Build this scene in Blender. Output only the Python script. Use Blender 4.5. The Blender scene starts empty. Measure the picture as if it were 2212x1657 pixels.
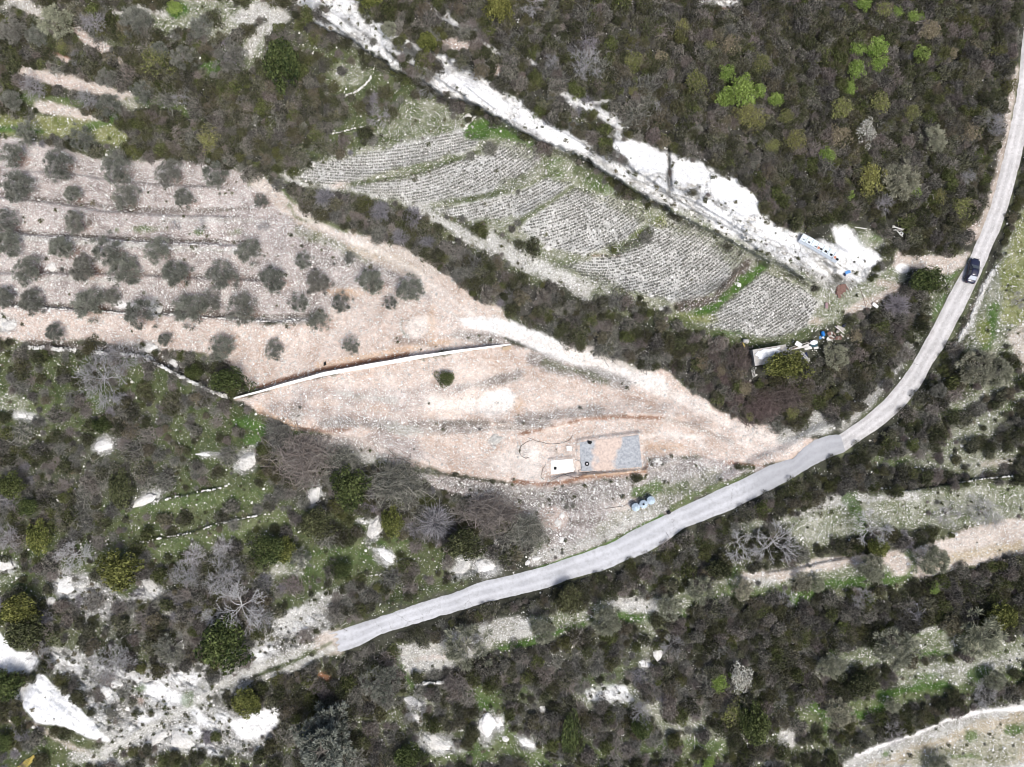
import bpy, math, random
import numpy as np
from mathutils import Vector, Matrix

SC = bpy.context.scene
H = 118.0                 # flying height of the camera above the mean ground, metres
PPM = 12.5                # map units (u, v) per metre; u runs east, v runs south, origin north-west
CU, CV = 1106.0, 828.5
# ---------------------------------------------------------------- camera, world, sun, exposure
cam_d = bpy.data.cameras.new('camera'); cam = bpy.data.objects.new('camera', cam_d)
SC.collection.objects.link(cam); SC.camera = cam
cam.location = (0, 0, H); cam.rotation_euler = (0, 0, 0)
cam_d.sensor_width = 36; cam_d.lens = 36 * H / (2212 / PPM)
cam_d.clip_start = 1; cam_d.clip_end = 20000
SUN_EL, SUN_AZ = math.radians(64), math.radians(140)      # azimuth clockwise from north (+Y)
world = bpy.data.worlds.new('World'); SC.world = world; world.use_nodes = True
wn = world.node_tree; wn.nodes.clear()
sky = wn.nodes.new('ShaderNodeTexSky'); sky.sky_type = 'NISHITA'; sky.sun_disc = False
sky.sun_elevation = SUN_EL; sky.sun_rotation = SUN_AZ; sky.air_density = 1.0; sky.dust_density = 4.0; sky.ozone_density = 0.6
bg = wn.nodes.new('ShaderNodeBackground'); bg.inputs[1].default_value = 0.105
wo = wn.nodes.new('ShaderNodeOutputWorld')
wn.links.new(sky.outputs[0], bg.inputs[0]); wn.links.new(bg.outputs[0], wo.inputs[0])
sun_d = bpy.data.lights.new('sun', 'SUN'); sun = bpy.data.objects.new('sun', sun_d); SC.collection.objects.link(sun)
sun_d.energy = 2.5; sun_d.angle = math.radians(20); sun_d.color = (1.0, 0.98, 0.955)
sdir = Vector((math.sin(SUN_AZ) * math.cos(SUN_EL), math.cos(SUN_AZ) * math.cos(SUN_EL), math.sin(SUN_EL)))
sun.rotation_euler = sdir.to_track_quat('Z', 'Y').to_euler(); sun.location = (60, -60, 100)
SC.view_settings.view_transform = 'Standard'; SC.view_settings.look = 'None'
SC.view_settings.gamma = 1; SC.view_settings.use_curve_mapping = False
SC.view_settings.exposure = 0.38
SC.cycles.filter_width = 0.95
SC.cycles.max_bounces = 5; SC.cycles.diffuse_bounces = 2; SC.cycles.glossy_bounces = 2; SC.cycles.transparent_max_bounces = 4

rng = np.random.default_rng(11)
random.seed(5)
COL = SC.collection

# ---------------------------------------------------------------- noise on numpy arrays
def _lat(n, seed):
    return np.random.default_rng(seed).random((n, n)).astype(np.float32)
_L = {}
def vnoise(u, v, scale, seed=0):
    n = 128
    if seed not in _L: _L[seed] = _lat(n, seed)
    g = _L[seed]
    x = u / scale + seed * 3.7; y = v / scale + seed * 1.3
    xi = np.floor(x).astype(np.int64); yi = np.floor(y).astype(np.int64)
    fx = x - xi; fy = y - yi
    fx = fx * fx * (3 - 2 * fx); fy = fy * fy * (3 - 2 * fy)
    a = g[yi % n, xi % n]; b = g[yi % n, (xi + 1) % n]; c = g[(yi + 1) % n, xi % n]; d = g[(yi + 1) % n, (xi + 1) % n]
    return (a * (1 - fx) + b * fx) * (1 - fy) + (c * (1 - fx) + d * fx) * fy
def fbm(u, v, scale, seed=0, octs=4):
    s = 0; a = 1; t = 0
    for k in range(octs):
        s = s + a * vnoise(u, v, scale / 2 ** k, seed + k); t += a; a *= 0.55
    return s / t          # 0..1
def sstep(a, b, x):
    t = np.clip((x - a) / (b - a), 0, 1)
    return t * t * (3 - 2 * t)

# ---------------------------------------------------------------- the map grid
def axis(lo, hi, step):
    core = np.arange(lo, hi + step, step)
    out = []; x = core[-1]; s = step
    while x < hi + 12000:
        s = min(s * 1.16, 900) if x > hi + 350 else min(s * 1.2, 14)
        x = x + s; out.append(x)
    lo_out = []; x = core[0]; s = step
    while x > lo - 12000:
        s = min(s * 1.16, 900) if x < lo - 350 else min(s * 1.2, 14)
        x = x - s; lo_out.append(x)
    return np.concatenate([lo_out[::-1], core, out])
AU = axis(-40, 2252, 2.7); AV = axis(-40, 1697, 2.7)
GU, GV = np.meshgrid(AU, AV); GU = GU.astype(np.float64); GV = GV.astype(np.float64)
NV, NU = GU.shape

def seg_dist(U, V, pts, closed=False):
    """distance to a polyline, side (cross of the nearest segment, > 0 = right hand side in v-down map, i.e. south of an eastward line)"""
    best = np.full(U.shape, 1e9); side = np.zeros(U.shape)
    P = list(pts) + ([pts[0]] if closed else [])
    for (ax, ay), (bx, by) in zip(P[:-1], P[1:]):
        dx, dy = bx - ax, by - ay; L2 = dx * dx + dy * dy + 1e-9
        t = np.clip(((U - ax) * dx + (V - ay) * dy) / L2, 0, 1)
        d = np.hypot(U - ax - t * dx, V - ay - t * dy)
        c = dx * (V - ay) - dy * (U - ax)
        m = d < best
        best = np.where(m, d, best); side = np.where(m, c, side)
    return best, side
def inside(U, V, pts):
    r = np.zeros(U.shape, bool); n = len(pts)
    for i in range(n):
        ax, ay = pts[i]; bx, by = pts[(i + 1) % n]
        if ay == by: continue
        c = ((ay > V) != (by > V)) & (U < (bx - ax) * (V - ay) / (by - ay) + ax)
        r ^= c
    return r
def bbox_slice(pts, pad):
    us = [p[0] for p in pts]; vs = [p[1] for p in pts]
    i0 = np.searchsorted(AU, min(us) - pad); i1 = np.searchsorted(AU, max(us) + pad)
    j0 = np.searchsorted(AV, min(vs) - pad); j1 = np.searchsorted(AV, max(vs) + pad)
    return slice(j0, j1), slice(i0, i1)
EDGE = (fbm(GU, GV, 46, 3, 4) - 0.5) * 2
EDGE2 = (fbm(GU, GV, 11, 9, 3) - 0.5) * 2
def m_poly(pts, soft=6, rough=10):
    s = bbox_slice(pts, 60); U, V = GU[s], GV[s]
    d, _ = seg_dist(U, V, pts, True); sd = np.where(inside(U, V, pts), d, -d)
    return s, sstep(-soft, soft, sd + EDGE[s] * rough * 1.6 + EDGE2[s] * rough * 0.7)
def m_stroke(pts, w, soft=5, rough=8):
    s = bbox_slice(pts, w + 50); U, V = GU[s], GV[s]
    d, _ = seg_dist(U, V, pts)
    return s, sstep(-soft, soft, w / 2 - d + EDGE[s] * rough * 1.2 + EDGE2[s] * rough * 0.7)
def m_blob(u, v, ru, rv=None, ang=0, soft=5, rough=7):
    rv = rv or ru; R = max(ru, rv)
    s = bbox_slice([(u, v)], R + 40); U, V = GU[s] - u, GV[s] - v
    c, n = math.cos(math.radians(ang)), math.sin(math.radians(ang))
    x = (U * c + V * n) / ru; y = (-U * n + V * c) / rv
    d = (1 - np.sqrt(x * x + y * y)) * min(ru, rv)
    return s, sstep(-soft, soft, d + EDGE[s] * rough + EDGE2[s] * rough * 0.7)

# ---------------------------------------------------------------- relief
VALLEY = [(-900, 60), (0, 270), (400, 330), (700, 430), (1000, 610), (1300, 740), (1600, 860), (1900, 760), (2100, 500), (2600, 100)]
dval, sval = seg_dist(GU, GV, VALLEY)
Z = np.where(sval < 0, 9.0, 7.0) * (1 - np.exp(-np.maximum(dval - 30, 0) / 750.0))
Z += (fbm(GU, GV, 420, 21, 3) - 0.5) * 3.0 + (fbm(GU, GV, 90, 31, 3) - 0.5) * 0.7
far = np.clip((np.maximum(np.abs(GU - CU), np.abs(GV - CV)) - 1500) / 3000, 0, 1)
Z += far * (fbm(GU, GV, 2600, 41, 3) - 0.45) * 60
FINE = np.ones(Z.shape)
def ledge(pts, h, ramp, high='n', lip=2.6, endfade=40):
    """a step in the ground along a line; the high side falls back to the old level over `ramp`"""
    s = bbox_slice(pts, ramp + 10); U, V = GU[s], GV[s]
    d, side = seg_dist(U, V, pts)
    sg = np.where(side < 0, d, -d) if high == 'n' else np.where(side > 0, d, -d)
    sg = sg + EDGE[s] * (9 if h > 1.9 else 2.2) + EDGE2[s] * (4 if h > 1.9 else 1.2)
    prof = sstep(-lip, lip, sg) * (1 - sstep(0, ramp, sg))
    (a0, b0), (a1, b1) = pts[0], pts[-1]
    L = math.hypot(a1 - a0, b1 - b0) + 1e-6
    t = ((U - a0) * (a1 - a0) + (V - b0) * (b1 - b0)) / L
    fade = sstep(-4, endfade, t) * sstep(-4, endfade, L - t)
    Z[s] += h * prof * fade
CLIFF_LOW = [(640, 20), (700, 62), (760, 84), (800, 118), (850, 150), (905, 168), (960, 205), (1030, 222), (1075, 252), (1110, 275), (1160, 300), (1240, 332), (1310, 372), (1400, 430), (1480, 470), (1590, 530), (1680, 572), (1770, 615)]
ledge(CLIFF_LOW, 3.2, 330, 'n', lip=3.2)
ledge([(640, 0), (700, 40), (745, 72), (770, 88)], 1.5, 60, 'n')
ledge([(815, 90), (850, 122), (930, 160), (1000, 205), (1040, 240)], 1.3, 60, 'n')
ledge([(968, 133), (985, 139), (1010, 150), (1042, 161)], 2.2, 34, 'n', endfade=6)
ledge([(985, 170), (1030, 205), (1085, 245)], 0.9, 40, 'n')
ledge([(1175, 262), (1240, 300), (1290, 330)], 0.9, 50, 'n')
ledge([(1290, 318), (1345, 350), (1400, 385), (1440, 415), (1500, 435), (1570, 478), (1640, 520)], 1.6, 80, 'n')
ledge([(1345, 372), (1420, 410), (1500, 452), (1600, 508), (1650, 550), (1710, 580)], 1.1, 40, 'n')
ledge([(1440, 320), (1443, 365), (1446, 415)], -1.4, 9, 'n', endfade=8)
# terrace steps, high side to the south
SOUTH = [
 ([(505, 861), (620, 829), (700, 807), (800, 789), (900, 771), (1000, 756), (1085, 745)], 1.5, 170),
 ([(62, 748), (110, 750), (165, 755)], 1.2, 80), ([(195, 761), (250, 763), (300, 766), (345, 788), (400, 815), (450, 841), (500, 860)], 1.5, 110),
 ([(-60, 655), (0, 660), (130, 667), (220, 672), (290, 678), (395, 680), (440, 685), (540, 692), (590, 694), (680, 689)], 1.1, 66),
 ([(-60, 498), (0, 502), (110, 512), (215, 517), (330, 525), (545, 530)], 1.1, 70),
 ([(-60, 425), (0, 425), (100, 437), (220, 455), (350, 465), (520, 468)], 0.8, 60),
 ([(-60, 588), (0, 590), (80, 590), (220, 592), (400, 600), (600, 608)], 0.8, 60),
 ([(0, 370), (150, 375), (260, 392), (400, 402), (500, 405)], 0.6, 50),
 ([(292, 1174), (413, 1151), (470, 1131), (584, 1109)], 0.7, 60), ([(329, 1085), (386, 1071), (497, 1048)], 0.7, 50),
 ([(899, 1476), (926, 1473), (973, 1473), (1010, 1465)], 0.8, 50), ([(1873, 1058), (1920, 1054), (1960, 1060), (2078, 1041), (2145, 1031), (2230, 1022)], 0.9, 60),
 ([(715, 289), (755, 282), (802, 275)], 0.5, 30), ([(1640, 1240), (1750, 1222), (1850, 1200)], 0.5, 40),
 ([(1180, 925), (1300, 905), (1400, 905), (1520, 915), (1620, 950)], 0.001, 40)]
for p, h, r in SOUTH: ledge(p, h, r, 's')
# banks, high side to the north
for p, h, r in [([(560, 895), (620, 918), (700, 935), (800, 950), (860, 985), (930, 1010), (1050, 1037), (1180, 1052), (1260, 1030), (1400, 1018), (1480, 990)], 1.0, 60),
                ([(1000, 905), (1100, 918), (1180, 930), (1260, 905), (1350, 895), (1440, 900), (1560, 940)], 0.8, 40),
                ([(30, 1505), (77, 1562), (134, 1572), (188, 1593), (240, 1602)], 2.6, 160), ([(700, 400), (850, 372), (1000, 330), (1090, 290)], 0.4, 30),
                ([(960, 450), (1080, 428), (1180, 380)], 0.5, 30), ([(1110, 488), (1240, 402)], 0.6, 30), ([(1210, 545), (1330, 545), (1400, 470)], 0.5, 30),
                ([(1330, 628), (1480, 655), (1570, 625), (1600, 580)], 0.9, 40), ([(750, 1380), (860, 1357), (926, 1341), (1043, 1304), (1164, 1277), (1298, 1237), (1399, 1196), (1466, 1146)], 1.3, 30)]:
    ledge(p, h, r, 'n')

ROAD_N = [(714, 1366), (780, 1346), (842, 1325), (909, 1302), (976, 1282), (1043, 1255), (1107, 1241), (1181, 1221), (1248, 1198), (1315, 1174), (1382, 1137), (1436, 1112), (1500, 1082), (1560, 1054), (1618, 1027), (1662, 1004), (1712, 991), (1735, 967), (1759, 950), (1790, 940), (1816, 940)]
ROAD_S = [(726, 1413), (775, 1396), (825, 1369), (872, 1356), (926, 1339), (993, 1319), (1050, 1302), (1134, 1283), (1180, 1272), (1230, 1252), (1298, 1235), (1345, 1215), (1399, 1194), (1440, 1170), (1475, 1142), (1516, 1127), (1583, 1101), (1640, 1072), (1700, 1040), (1760, 1004), (1826, 975)]
GRAV_N = [(1806, 944), (1870, 900), (1910, 863), (1940, 826), (1970, 786), (1994, 742), (2017, 699), (2037, 658), (2058, 618), (2075, 590), (2088, 571), (2101, 544), (2118, 503), (2141, 443), (2155, 389), (2172, 322), (2188, 248), (2200, 180), (2206, 101), (2216, 20), (2240, -80), (2290, -200)]
GRAV_S = [(1822, 978), (1868, 945), (1910, 917), (1954, 880), (1987, 840), (2017, 783), (2041, 752), (2061, 712), (2088, 662), (2111, 611), (2128, 570), (2134, 556), (2144, 530), (2158, 503), (2175, 453), (2188, 413), (2208, 336), (2224, 250), (2238, 180), (2246, 101), (2258, 20), (2284, -80), (2336, -200)]
def resample(pts, n):
    p = np.array(pts, float); d = np.r_[0, np.cumsum(np.hypot(*np.diff(p, axis=0).T))]
    t = np.linspace(0, d[-1], n)
    return np.c_[np.interp(t, d, p[:, 0]), np.interp(t, d, p[:, 1])]
ROAD_C = (resample(ROAD_N, 40) + resample(ROAD_S, 40)) / 2
GRAV_C = (resample(GRAV_N, 50) + resample(GRAV_S, 50)) / 2
# level the road bed: pull the ground towards the height of the centreline, a little below the sheets of the road
def zsamp(u, v):
    u = np.atleast_1d(np.asarray(u, float)); v = np.atleast_1d(np.asarray(v, float))
    i = np.clip(np.searchsorted(AU, u) - 1, 0, NU - 2); j = np.clip(np.searchsorted(AV, v) - 1, 0, NV - 2)
    fu = (u - AU[i]) / (AU[i + 1] - AU[i]); fv = (v - AV[j]) / (AV[j + 1] - AV[j])
    return (Z[j, i] * (1 - fu) + Z[j, i + 1] * fu) * (1 - fv) + (Z[j + 1, i] * (1 - fu) + Z[j + 1, i + 1] * fu) * fv
def flatten(cpts, half, shoulder):
    cp = np.asarray(cpts); zc = zsamp(cp[:, 0], cp[:, 1])
    k = np.ones(9) / 9; zc = np.convolve(np.pad(zc, 4, mode='edge'), k, 'valid')
    s = bbox_slice([tuple(p) for p in cp], half + shoulder + 5); U, V = GU[s], GV[s]
    best = np.full(U.shape, 1e9); zz = np.zeros(U.shape)
    for a in range(len(cp) - 1):
        ax, ay = cp[a]; bx, by = cp[a + 1]; dx, dy = bx - ax, by - ay; L2 = dx * dx + dy * dy
        t = np.clip(((U - ax) * dx + (V - ay) * dy) / L2, 0, 1); d = np.hypot(U - ax - t * dx, V - ay - t * dy)
        m = d < best; best = np.where(m, d, best); zz = np.where(m, zc[a] * (1 - t) + zc[a + 1] * t, zz)
    w = 1 - sstep(half, half + shoulder, best)
    Z[s] = Z[s] * (1 - w) + zz * w
    return zc
flatten(ROAD_C, 34, 26); flatten(GRAV_C, 30, 26)
PADS = [([(1252.4, 955.3), (1379.9, 939.7), (1387.2, 1008.6), (1254.6, 1018.5)], 12), ([(1190, 995), (1237, 991), (1239.5, 1019), (1191, 1025)], 8), ([(1720, 512), (1738, 492), (1826, 548), (1808, 576), (1760, 548)], 10), ([(1612, 748), (1705, 734), (1712, 795), (1622, 806)], 10)]
for pts, sh in PADS:
    cu = sum(p[0] for p in pts) / len(pts); cv = sum(p[1] for p in pts) / len(pts); z0 = float(zsamp(cu, cv)[0])
    s = bbox_slice(pts, sh + 10); d, _ = seg_dist(GU[s], GV[s], pts, True); sd = np.where(inside(GU[s], GV[s], pts), d, -d)
    w = sstep(-sh, -2, sd); Z[s] = Z[s] * (1 - w) + z0 * w
ZS = Z.copy()     # smooth ground, for roads and slabs

def unproj(u, v, z):
    k = (H - z) / H
    return (np.asarray(u) - CU) / PPM * k, -(np.asarray(v) - CV) / PPM * k
def P(u, v, dz=0.0):
    z = float(zsamp(u, v)[0]) + dz
    x, y = unproj(u, v, z)
    return Vector((float(x), float(y), z))
def place(u, v, hc):
    """ground point under something whose middle, hc above the ground, is seen at map point (u, v)"""
    z0 = float(zsamp(u, v)[0])
    for _ in range(2):
        x, y = unproj(u, v, z0 + hc)
        u2 = x * PPM * H / (H - z0) + CU; v2 = -y * PPM * H / (H - z0) + CV
        z0 = float(zsamp(u2, v2)[0])
    return Vector((float(x), float(y), z0))

BOULDERS = [(225, 964, 21, 15, -20, 'lone white boulder with a pitted top on the grassy slope'), (530, 997, 22, 16, -40, 'tilted striped white boulder right of the thin white slab'), (450, 982, 25, 4, 0, 'thin flat white slab on the grassy slope'), (54, 900, 20, 6, 12, 'flat pale slab near the left edge'), (111, 576, 9, 9, 0, 'white boulder between two olive trees'),
        (336, 668, 11, 13, 0, 'rough white boulder among the lower olive trees'), (243, 655, 6, 5, 0, 'small white boulder left of the white stony patch'), (20, 702, 13, 10, -30, 'grey boulder in the dark bush at the left edge'), (2, 694, 11, 14, 0, 'grey boulder cut by the left edge'), (322, 752, 15, 12, 0, 'white stone heap at the corner of the rubble wall'), (375, 785, 10, 6, 40, 'white boulder on the rubble wall corner'), (312, 1081, 26, 8, -25, 'long flat white slab on the grassy slope'),
        (808, 1144, 13, 20, 30, 'tilted white boulder with grey stripes above the road'), (786, 1127, 14, 5, 0, 'small white ledge above the striped boulder'), (832, 1201, 22, 11, 30, 'white wedge-shaped boulder above the road'), (868, 1211, 8, 7, 0, 'small white boulder right of the wedge-shaped boulder'), (1000, 1226, 20, 15, -35, 'striped grey-white boulder beside the rubble heap'), (1050, 1226, 24, 16, -10, 'big cracked white rubble boulder just above the road'), (1073, 1173, 6, 8, 0, 'small round white boulder in the dark brush'),
        (946, 1607, 33, 14, 12, 'long white rock at the bottom between dark trees'), (1052, 1570, 16, 22, 0, 'jagged white boulder near the bottom, left half'), (1078, 1564, 10, 14, 0, 'jagged white boulder near the bottom, right half'), (1092, 1597, 7, 6, 0, 'small white boulder near the bottom'), (892, 1518, 18, 9, 20, 'white rock beside the grass strip at the bottom'), (900, 1550, 12, 6, 25, 'small white rock below another by the grass strip'), (678, 1071, 11, 18, 20, 'white streaked boulder left of the large oak'),
        (1392, 1436, 12, 7, 20, 'white boulder below the dark thicket'), (1422, 1416, 9, 16, 0, 'upright pale boulder among the bushes'), (1428, 1438, 9, 7, 0, 'round pale boulder among the bushes'), (1172, 1533, 6, 9, 0, 'upright white stone among the bushes'), (1139, 1607, 16, 9, 20, 'white boulder at the bottom among bushes'), (676, 354, 8, 6, 0, 'white block at the left end of the upper field'), (1184, 534, 8, 6, 20, 'white block at the left end of the middle field'), (1494, 460, 5, 5, 0, 'white block at the foot of the cliff'),
        (1460, 453, 4, 3, 0, 'small white block at the foot of the cliff'), (1610, 491, 4, 4, 0, 'round white stone on the lower cliff'), (1431, 667, 7, 4, 0, 'flat white stone below the largest field'), (1407, 637, 4, 5, 30, 'small white stone at the lower edge of the largest field'), (1597, 615, 5, 5, 0, 'white stone on the grass strip between two fields'), (1597, 342, 3, 3, 0, 'tiny white stone at the cliff top'), (1902, 499, 6, 6, 0, 'pinkish boulder below the thicket'), (276, 1531, 8, 5, -10, 'white block on the rocky ground'), (341, 1433, 5, 13, 0, 'upright narrow white slab'),
        (1843, 1399, 5, 7, 0, 'white boulder above the bright grass strip'), (138, 1270, 16, 20, 40, 'pitted white rock on the rocky slope'), (110, 1300, 10, 8, 0, 'white rock on the rocky slope'), (328, 1268, 20, 12, 40, 'striped grey rock beside the green oak'), (300, 1290, 14, 8, -40, 'grey striped rock below the green oak'), (5, 1220, 16, 13, 30, 'white rock at the left edge'), (228, 1500, 16, 12, 30, 'white rock above the bare slab'), (250, 1480, 12, 8, 0, 'rounded white rock above the bare slab'), (330, 1600, 34, 14, -25, 'long pale rock below the gravel patch'), (390, 1600, 26, 18, 10, 'large cracked white rock at the bottom left'), (1012, 250, 7, 5, 0, 'white stone at the cliff foot'),
        (1206, 1130, 7, 8, 0, 'white boulder in the stony patch above the road'), (1214, 1115, 5, 6, 0, 'white stone in the stony patch above the road'), (1215, 1168, 6, 7, 0, 'white boulder on the stony bank above the road'), (1418, 995, 6, 5, 0, 'white stone right of the concrete slab'), (1426, 1000, 5, 5, 0, 'second white stone right of the concrete slab'), (1158, 1207, 9, 4, -20, 'flat white stone at the road verge'), (1140, 1216, 6, 4, -40, 'white stone at the upper road verge'), (1072, 948, 12, 9, 0, 'pale grey rock heap on the pink plot'), (700, 1620, 0, 0, 0, '')]
# ---------------------------------------------------------------- ground cover: colour and what grows on it
# type: colour a, colour b, stones, leafy shrubs, leafless shrubs, dwarf shrubs, grass, rock
TY = {
 'floor':   ((.034, .037, .025), (.095, .094, .070), .10, .66, .24, .20, .10, 0),
 'maquis':  ((.022, .023, .017), (.062, .061, .048), .03, .92, .26, .30, .00, 0),
 'brush':   ((.032, .031, .026), (.085, .081, .070), .08, .45, .70, .30, .00, 0),
 'mixed':   ((.048, .060, .028), (.130, .137, .083), .22, .42, .17, .35, .45, 0),
 'grassd':  ((.045, .066, .022), (.118, .132, .068), .12, .15, .13, .30, .65, 0),
 'grass':   ((.058, .098, .026), (.160, .182, .092), .12, .02, .03, .10, .80, 0),
 'green':   ((.045, .100, .018), (.100, .165, .045), .16, .00, .00, .00, 1.0, 0),
 'stgrass': ((.090, .115, .045), (.340, .340, .270), .50, .02, .03, .10, .45, 0),
 'pale':    ((.280, .270, .230), (.560, .550, .510), .95, .00, .00, .04, .12, 0),
 'palep':   ((.390, .320, .265), (.580, .510, .450), .65, .00, .00, .03, .05, 0),
 'orch':    ((.200, .162, .148), (.520, .455, .425), .95, .00, .00, .05, .00, 0),
 'orchp':   ((.350, .265, .220), (.620, .515, .450), .90, .00, .00, .03, .00, 0),
 'soil':    ((.450, .335, .265), (.690, .585, .515), .70, .00, .00, .00, .00, 0),
 'soilw':   ((.660, .590, .530), (.780, .720, .660), .25, .00, .00, .00, .00, 0),
 'soilo':   ((.500, .330, .200), (.620, .450, .320), .10, .00, .00, .00, .00, 0),
 'white':   ((.740, .720, .690), (.860, .840, .810), .08, .00, .00, .00, .00, 0),
 'redsoil': ((.135, .060, .030), (.260, .130, .075), .16, .00, .00, .00, .00, 0),
 'dark':    ((.060, .050, .042), (.130, .110, .090), .40, .00, .10, .20, .03, 0),
 'darkst':  ((.110, .100, .090), (.300, .275, .250), .95, .00, .04, .22, .10, 0),
 'rock':    ((.560, .560, .550), (.820, .820, .810), .12, .05, .06, .34, .00, 1),
 'rockw':   ((.800, .800, .795), (.880, .880, .875), .00, .00, .00, .03, .00, .22),
 'rockd':   ((.160, .155, .135), (.500, .500, .480), .55, .05, .10, .60, .05, .7),
 'field':   ((.330, .325, .300), (.560, .555, .530), .60, .00, .00, .00, .00, 0),
 'fieldg':  ((.140, .165, .080), (.360, .360, .290), .45, .00, .00, .05, .35, 0),
 'yell':    ((.130, .160, .035), (.300, .300, .150), .30, .00, .00, .08, .60, 0),
 'tan':     ((.330, .270, .170), (.450, .380, .270), .30, .00, .00, .05, .15, 0),
}
N1 = fbm(GU, GV, 60, 51, 4); N2 = fbm(GU, GV, 9, 61, 3); N3 = fbm(GU, GV, 24, 71, 3)
nmix = np.clip((0.35 * N1 + 0.35 * N3 + 0.30 * N2 - 0.5) * 2.6 + 0.5, 0, 1)
CH = np.zeros((NV, NU, 9), np.float32)     # r g b stone leaf twig dwarf grass rock
def full(t):
    a, b, *d = TY[t]
    return a, b, d
def paint(t, sm, op=1.0):
    s, m = sm; a, b, d = full(t); m = (m * op)[..., None]
    k = nmix[s][..., None]
    col = np.array(a) * (1 - k) + np.array(b) * k
    tgt = np.concatenate([col, np.broadcast_to(np.array(d, float), col.shape[:2] + (6,))], -1)
    CH[s] = CH[s] * (1 - m) + tgt * m
ALL = (slice(None), slice(None)), np.ones((NV, NU))
paint('floor', ALL)
paint('mixed', (ALL[0], sstep(0.48, 0.56, N1)))
poly, stroke, blob = m_poly, m_stroke, m_blob
# the big thickets
paint('maquis', poly([(760, -400), (2600, -400), (2500, 100), (2200, 100), (2185, 250), (2155, 385), (2120, 470), (2095, 545), (1965, 545), (1925, 505), (1800, 470), (1690, 480), (1640, 430), (1540, 350), (1400, 300), (1300, 255), (1150, 205), (1080, 170), (1000, 120), (900, 70), (830, 40)], 8, 10))
paint('brush', poly([(830, -300), (1500, -300), (1480, 30), (1380, 130), (1420, 230), (1640, 300), (1720, 400), (1780, 480), (1640, 430), (1540, 355), (1400, 305), (1250, 250), (1100, 180), (1010, 130), (900, 70)], 14, 16), .7)
paint('maquis', poly([(180, 120), (330, 100), (460, 180), (560, 150), (640, 100), (700, 190), (760, 250), (700, 300), (620, 330), (560, 400), (500, 350), (330, 345), (250, 310), (250, 250), (320, 240), (250, 190)], 8, 14), .9)
paint('maquis', poly([(0, 60), (60, 70), (150, 90), (240, 160), (200, 190), (110, 170), (0, 140)], 6, 10), .8)
paint('brush', poly([(560, 385), (640, 400), (800, 430), (930, 500), (1080, 590), (1200, 640), (1330, 690), (1500, 745), (1600, 790), (1700, 850), (1760, 925), (1650, 920), (1567, 893), (1516, 860), (1470, 832), (1430, 797), (1365, 787), (1315, 770), (1231, 734), (1164, 703), (1060, 655), (1000, 620), (950, 570), (880, 530), (790, 500), (700, 450), (610, 410)], 6, 9))
paint('maquis', poly([(1560, 720), (1640, 770), (1760, 800), (1850, 700), (1900, 640), (1990, 585), (2030, 620), (2000, 700), (1950, 790), (1890, 860), (1800, 920), (1700, 880), (1600, 800)], 6, 8), .8)
paint('maquis', poly([(1560, 1120), (1800, 1000), (1900, 930), (2000, 880), (2040, 900), (1960, 1010), (2080, 1050), (1900, 1050), (1760, 1080), (1640, 1120), (1540, 1160)], 8, 10), .8)
paint('maquis', poly([(1380, 1330), (1520, 1290), (1700, 1290), (1900, 1300), (2060, 1240), (2212, 1200), (2500, 1150), (2500, 1400), (2212, 1380), (2080, 1330), (1950, 1370), (1800, 1410), (1830, 1500), (1720, 1560), (1600, 1420), (1500, 1370)], 8, 12))
paint('mixed', poly([(800, 1450), (1000, 1490), (1300, 1450), (1500, 1500), (1640, 1500), (1800, 1560), (1850, 1600), (1780, 1657), (1700, 1900), (820, 1900), (760, 1600)], 10, 14))
paint('brush', poly([(780, 1400), (1000, 1440), (1200, 1400), (1400, 1400), (1560, 1430), (1560, 1560), (1400, 1620), (1220, 1600), (1100, 1560), (900, 1500)], 14, 20), .75)
paint('maquis', stroke([(760, 1400), (900, 1350), (1050, 1315), (1180, 1285), (1320, 1248), (1470, 1190), (1560, 1140)], 40, 6, 6), .9)
paint('grassd', poly([(-300, 760), (200, 765), (320, 775), (500, 865), (640, 940), (800, 960), (1000, 1060), (1150, 1180), (1000, 1260), (720, 1350), (560, 1400), (300, 1350), (0, 1300), (-300, 1250)], 8, 12), .92)
paint('brush', poly([(0, 960), (90, 940), (200, 930), (260, 860), (330, 900), (300, 1000), (420, 1000), (250, 1130), (120, 1150), (0, 1120)], 14, 18), .55)
paint('brush', poly([(560, 950), (640, 945), (760, 1000), (900, 1020), (1060, 1080), (1160, 1150), (1120, 1200), (940, 1180), (800, 1120), (620, 1080), (560, 1010)], 8, 12), .9)
paint('brush', poly([(300, 1240), (450, 1180), (560, 1230), (620, 1330), (700, 1290), (780, 1260), (840, 1300), (700, 1350), (560, 1400), (330, 1450), (260, 1400)], 12, 16), .8)
paint('mixed', poly([(-300, 1260), (0, 1260), (60, 1280), (200, 1290), (330, 1360), (330, 1430), (180, 1450), (90, 1420), (0, 1370), (-300, 1400)], 12, 14))
paint('grass', stroke([(230, 1110), (330, 1090), (430, 1080), (560, 1070)], 34, 10, 12), .8)
paint('grass', stroke([(330, 1190), (450, 1170), (560, 1130), (620, 1120)], 26, 10, 10), .7)
paint('grass', stroke([(620, 1240), (720, 1200), (860, 1180)], 50, 14, 14), .8)
paint('grass', stroke([(0, 870), (120, 880), (200, 870)], 30, 14, 14), .7); paint('stgrass', blob(20, 870, 40, 22), .8)
paint('green', stroke([(515, 915), (560, 920), (615, 945)], 26, 6, 9)); paint('green', stroke([(610, 938), (680, 932), (760, 930), (810, 938)], 11, 5, 5))
paint('green', blob(545, 950, 20, 14), .8)
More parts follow.
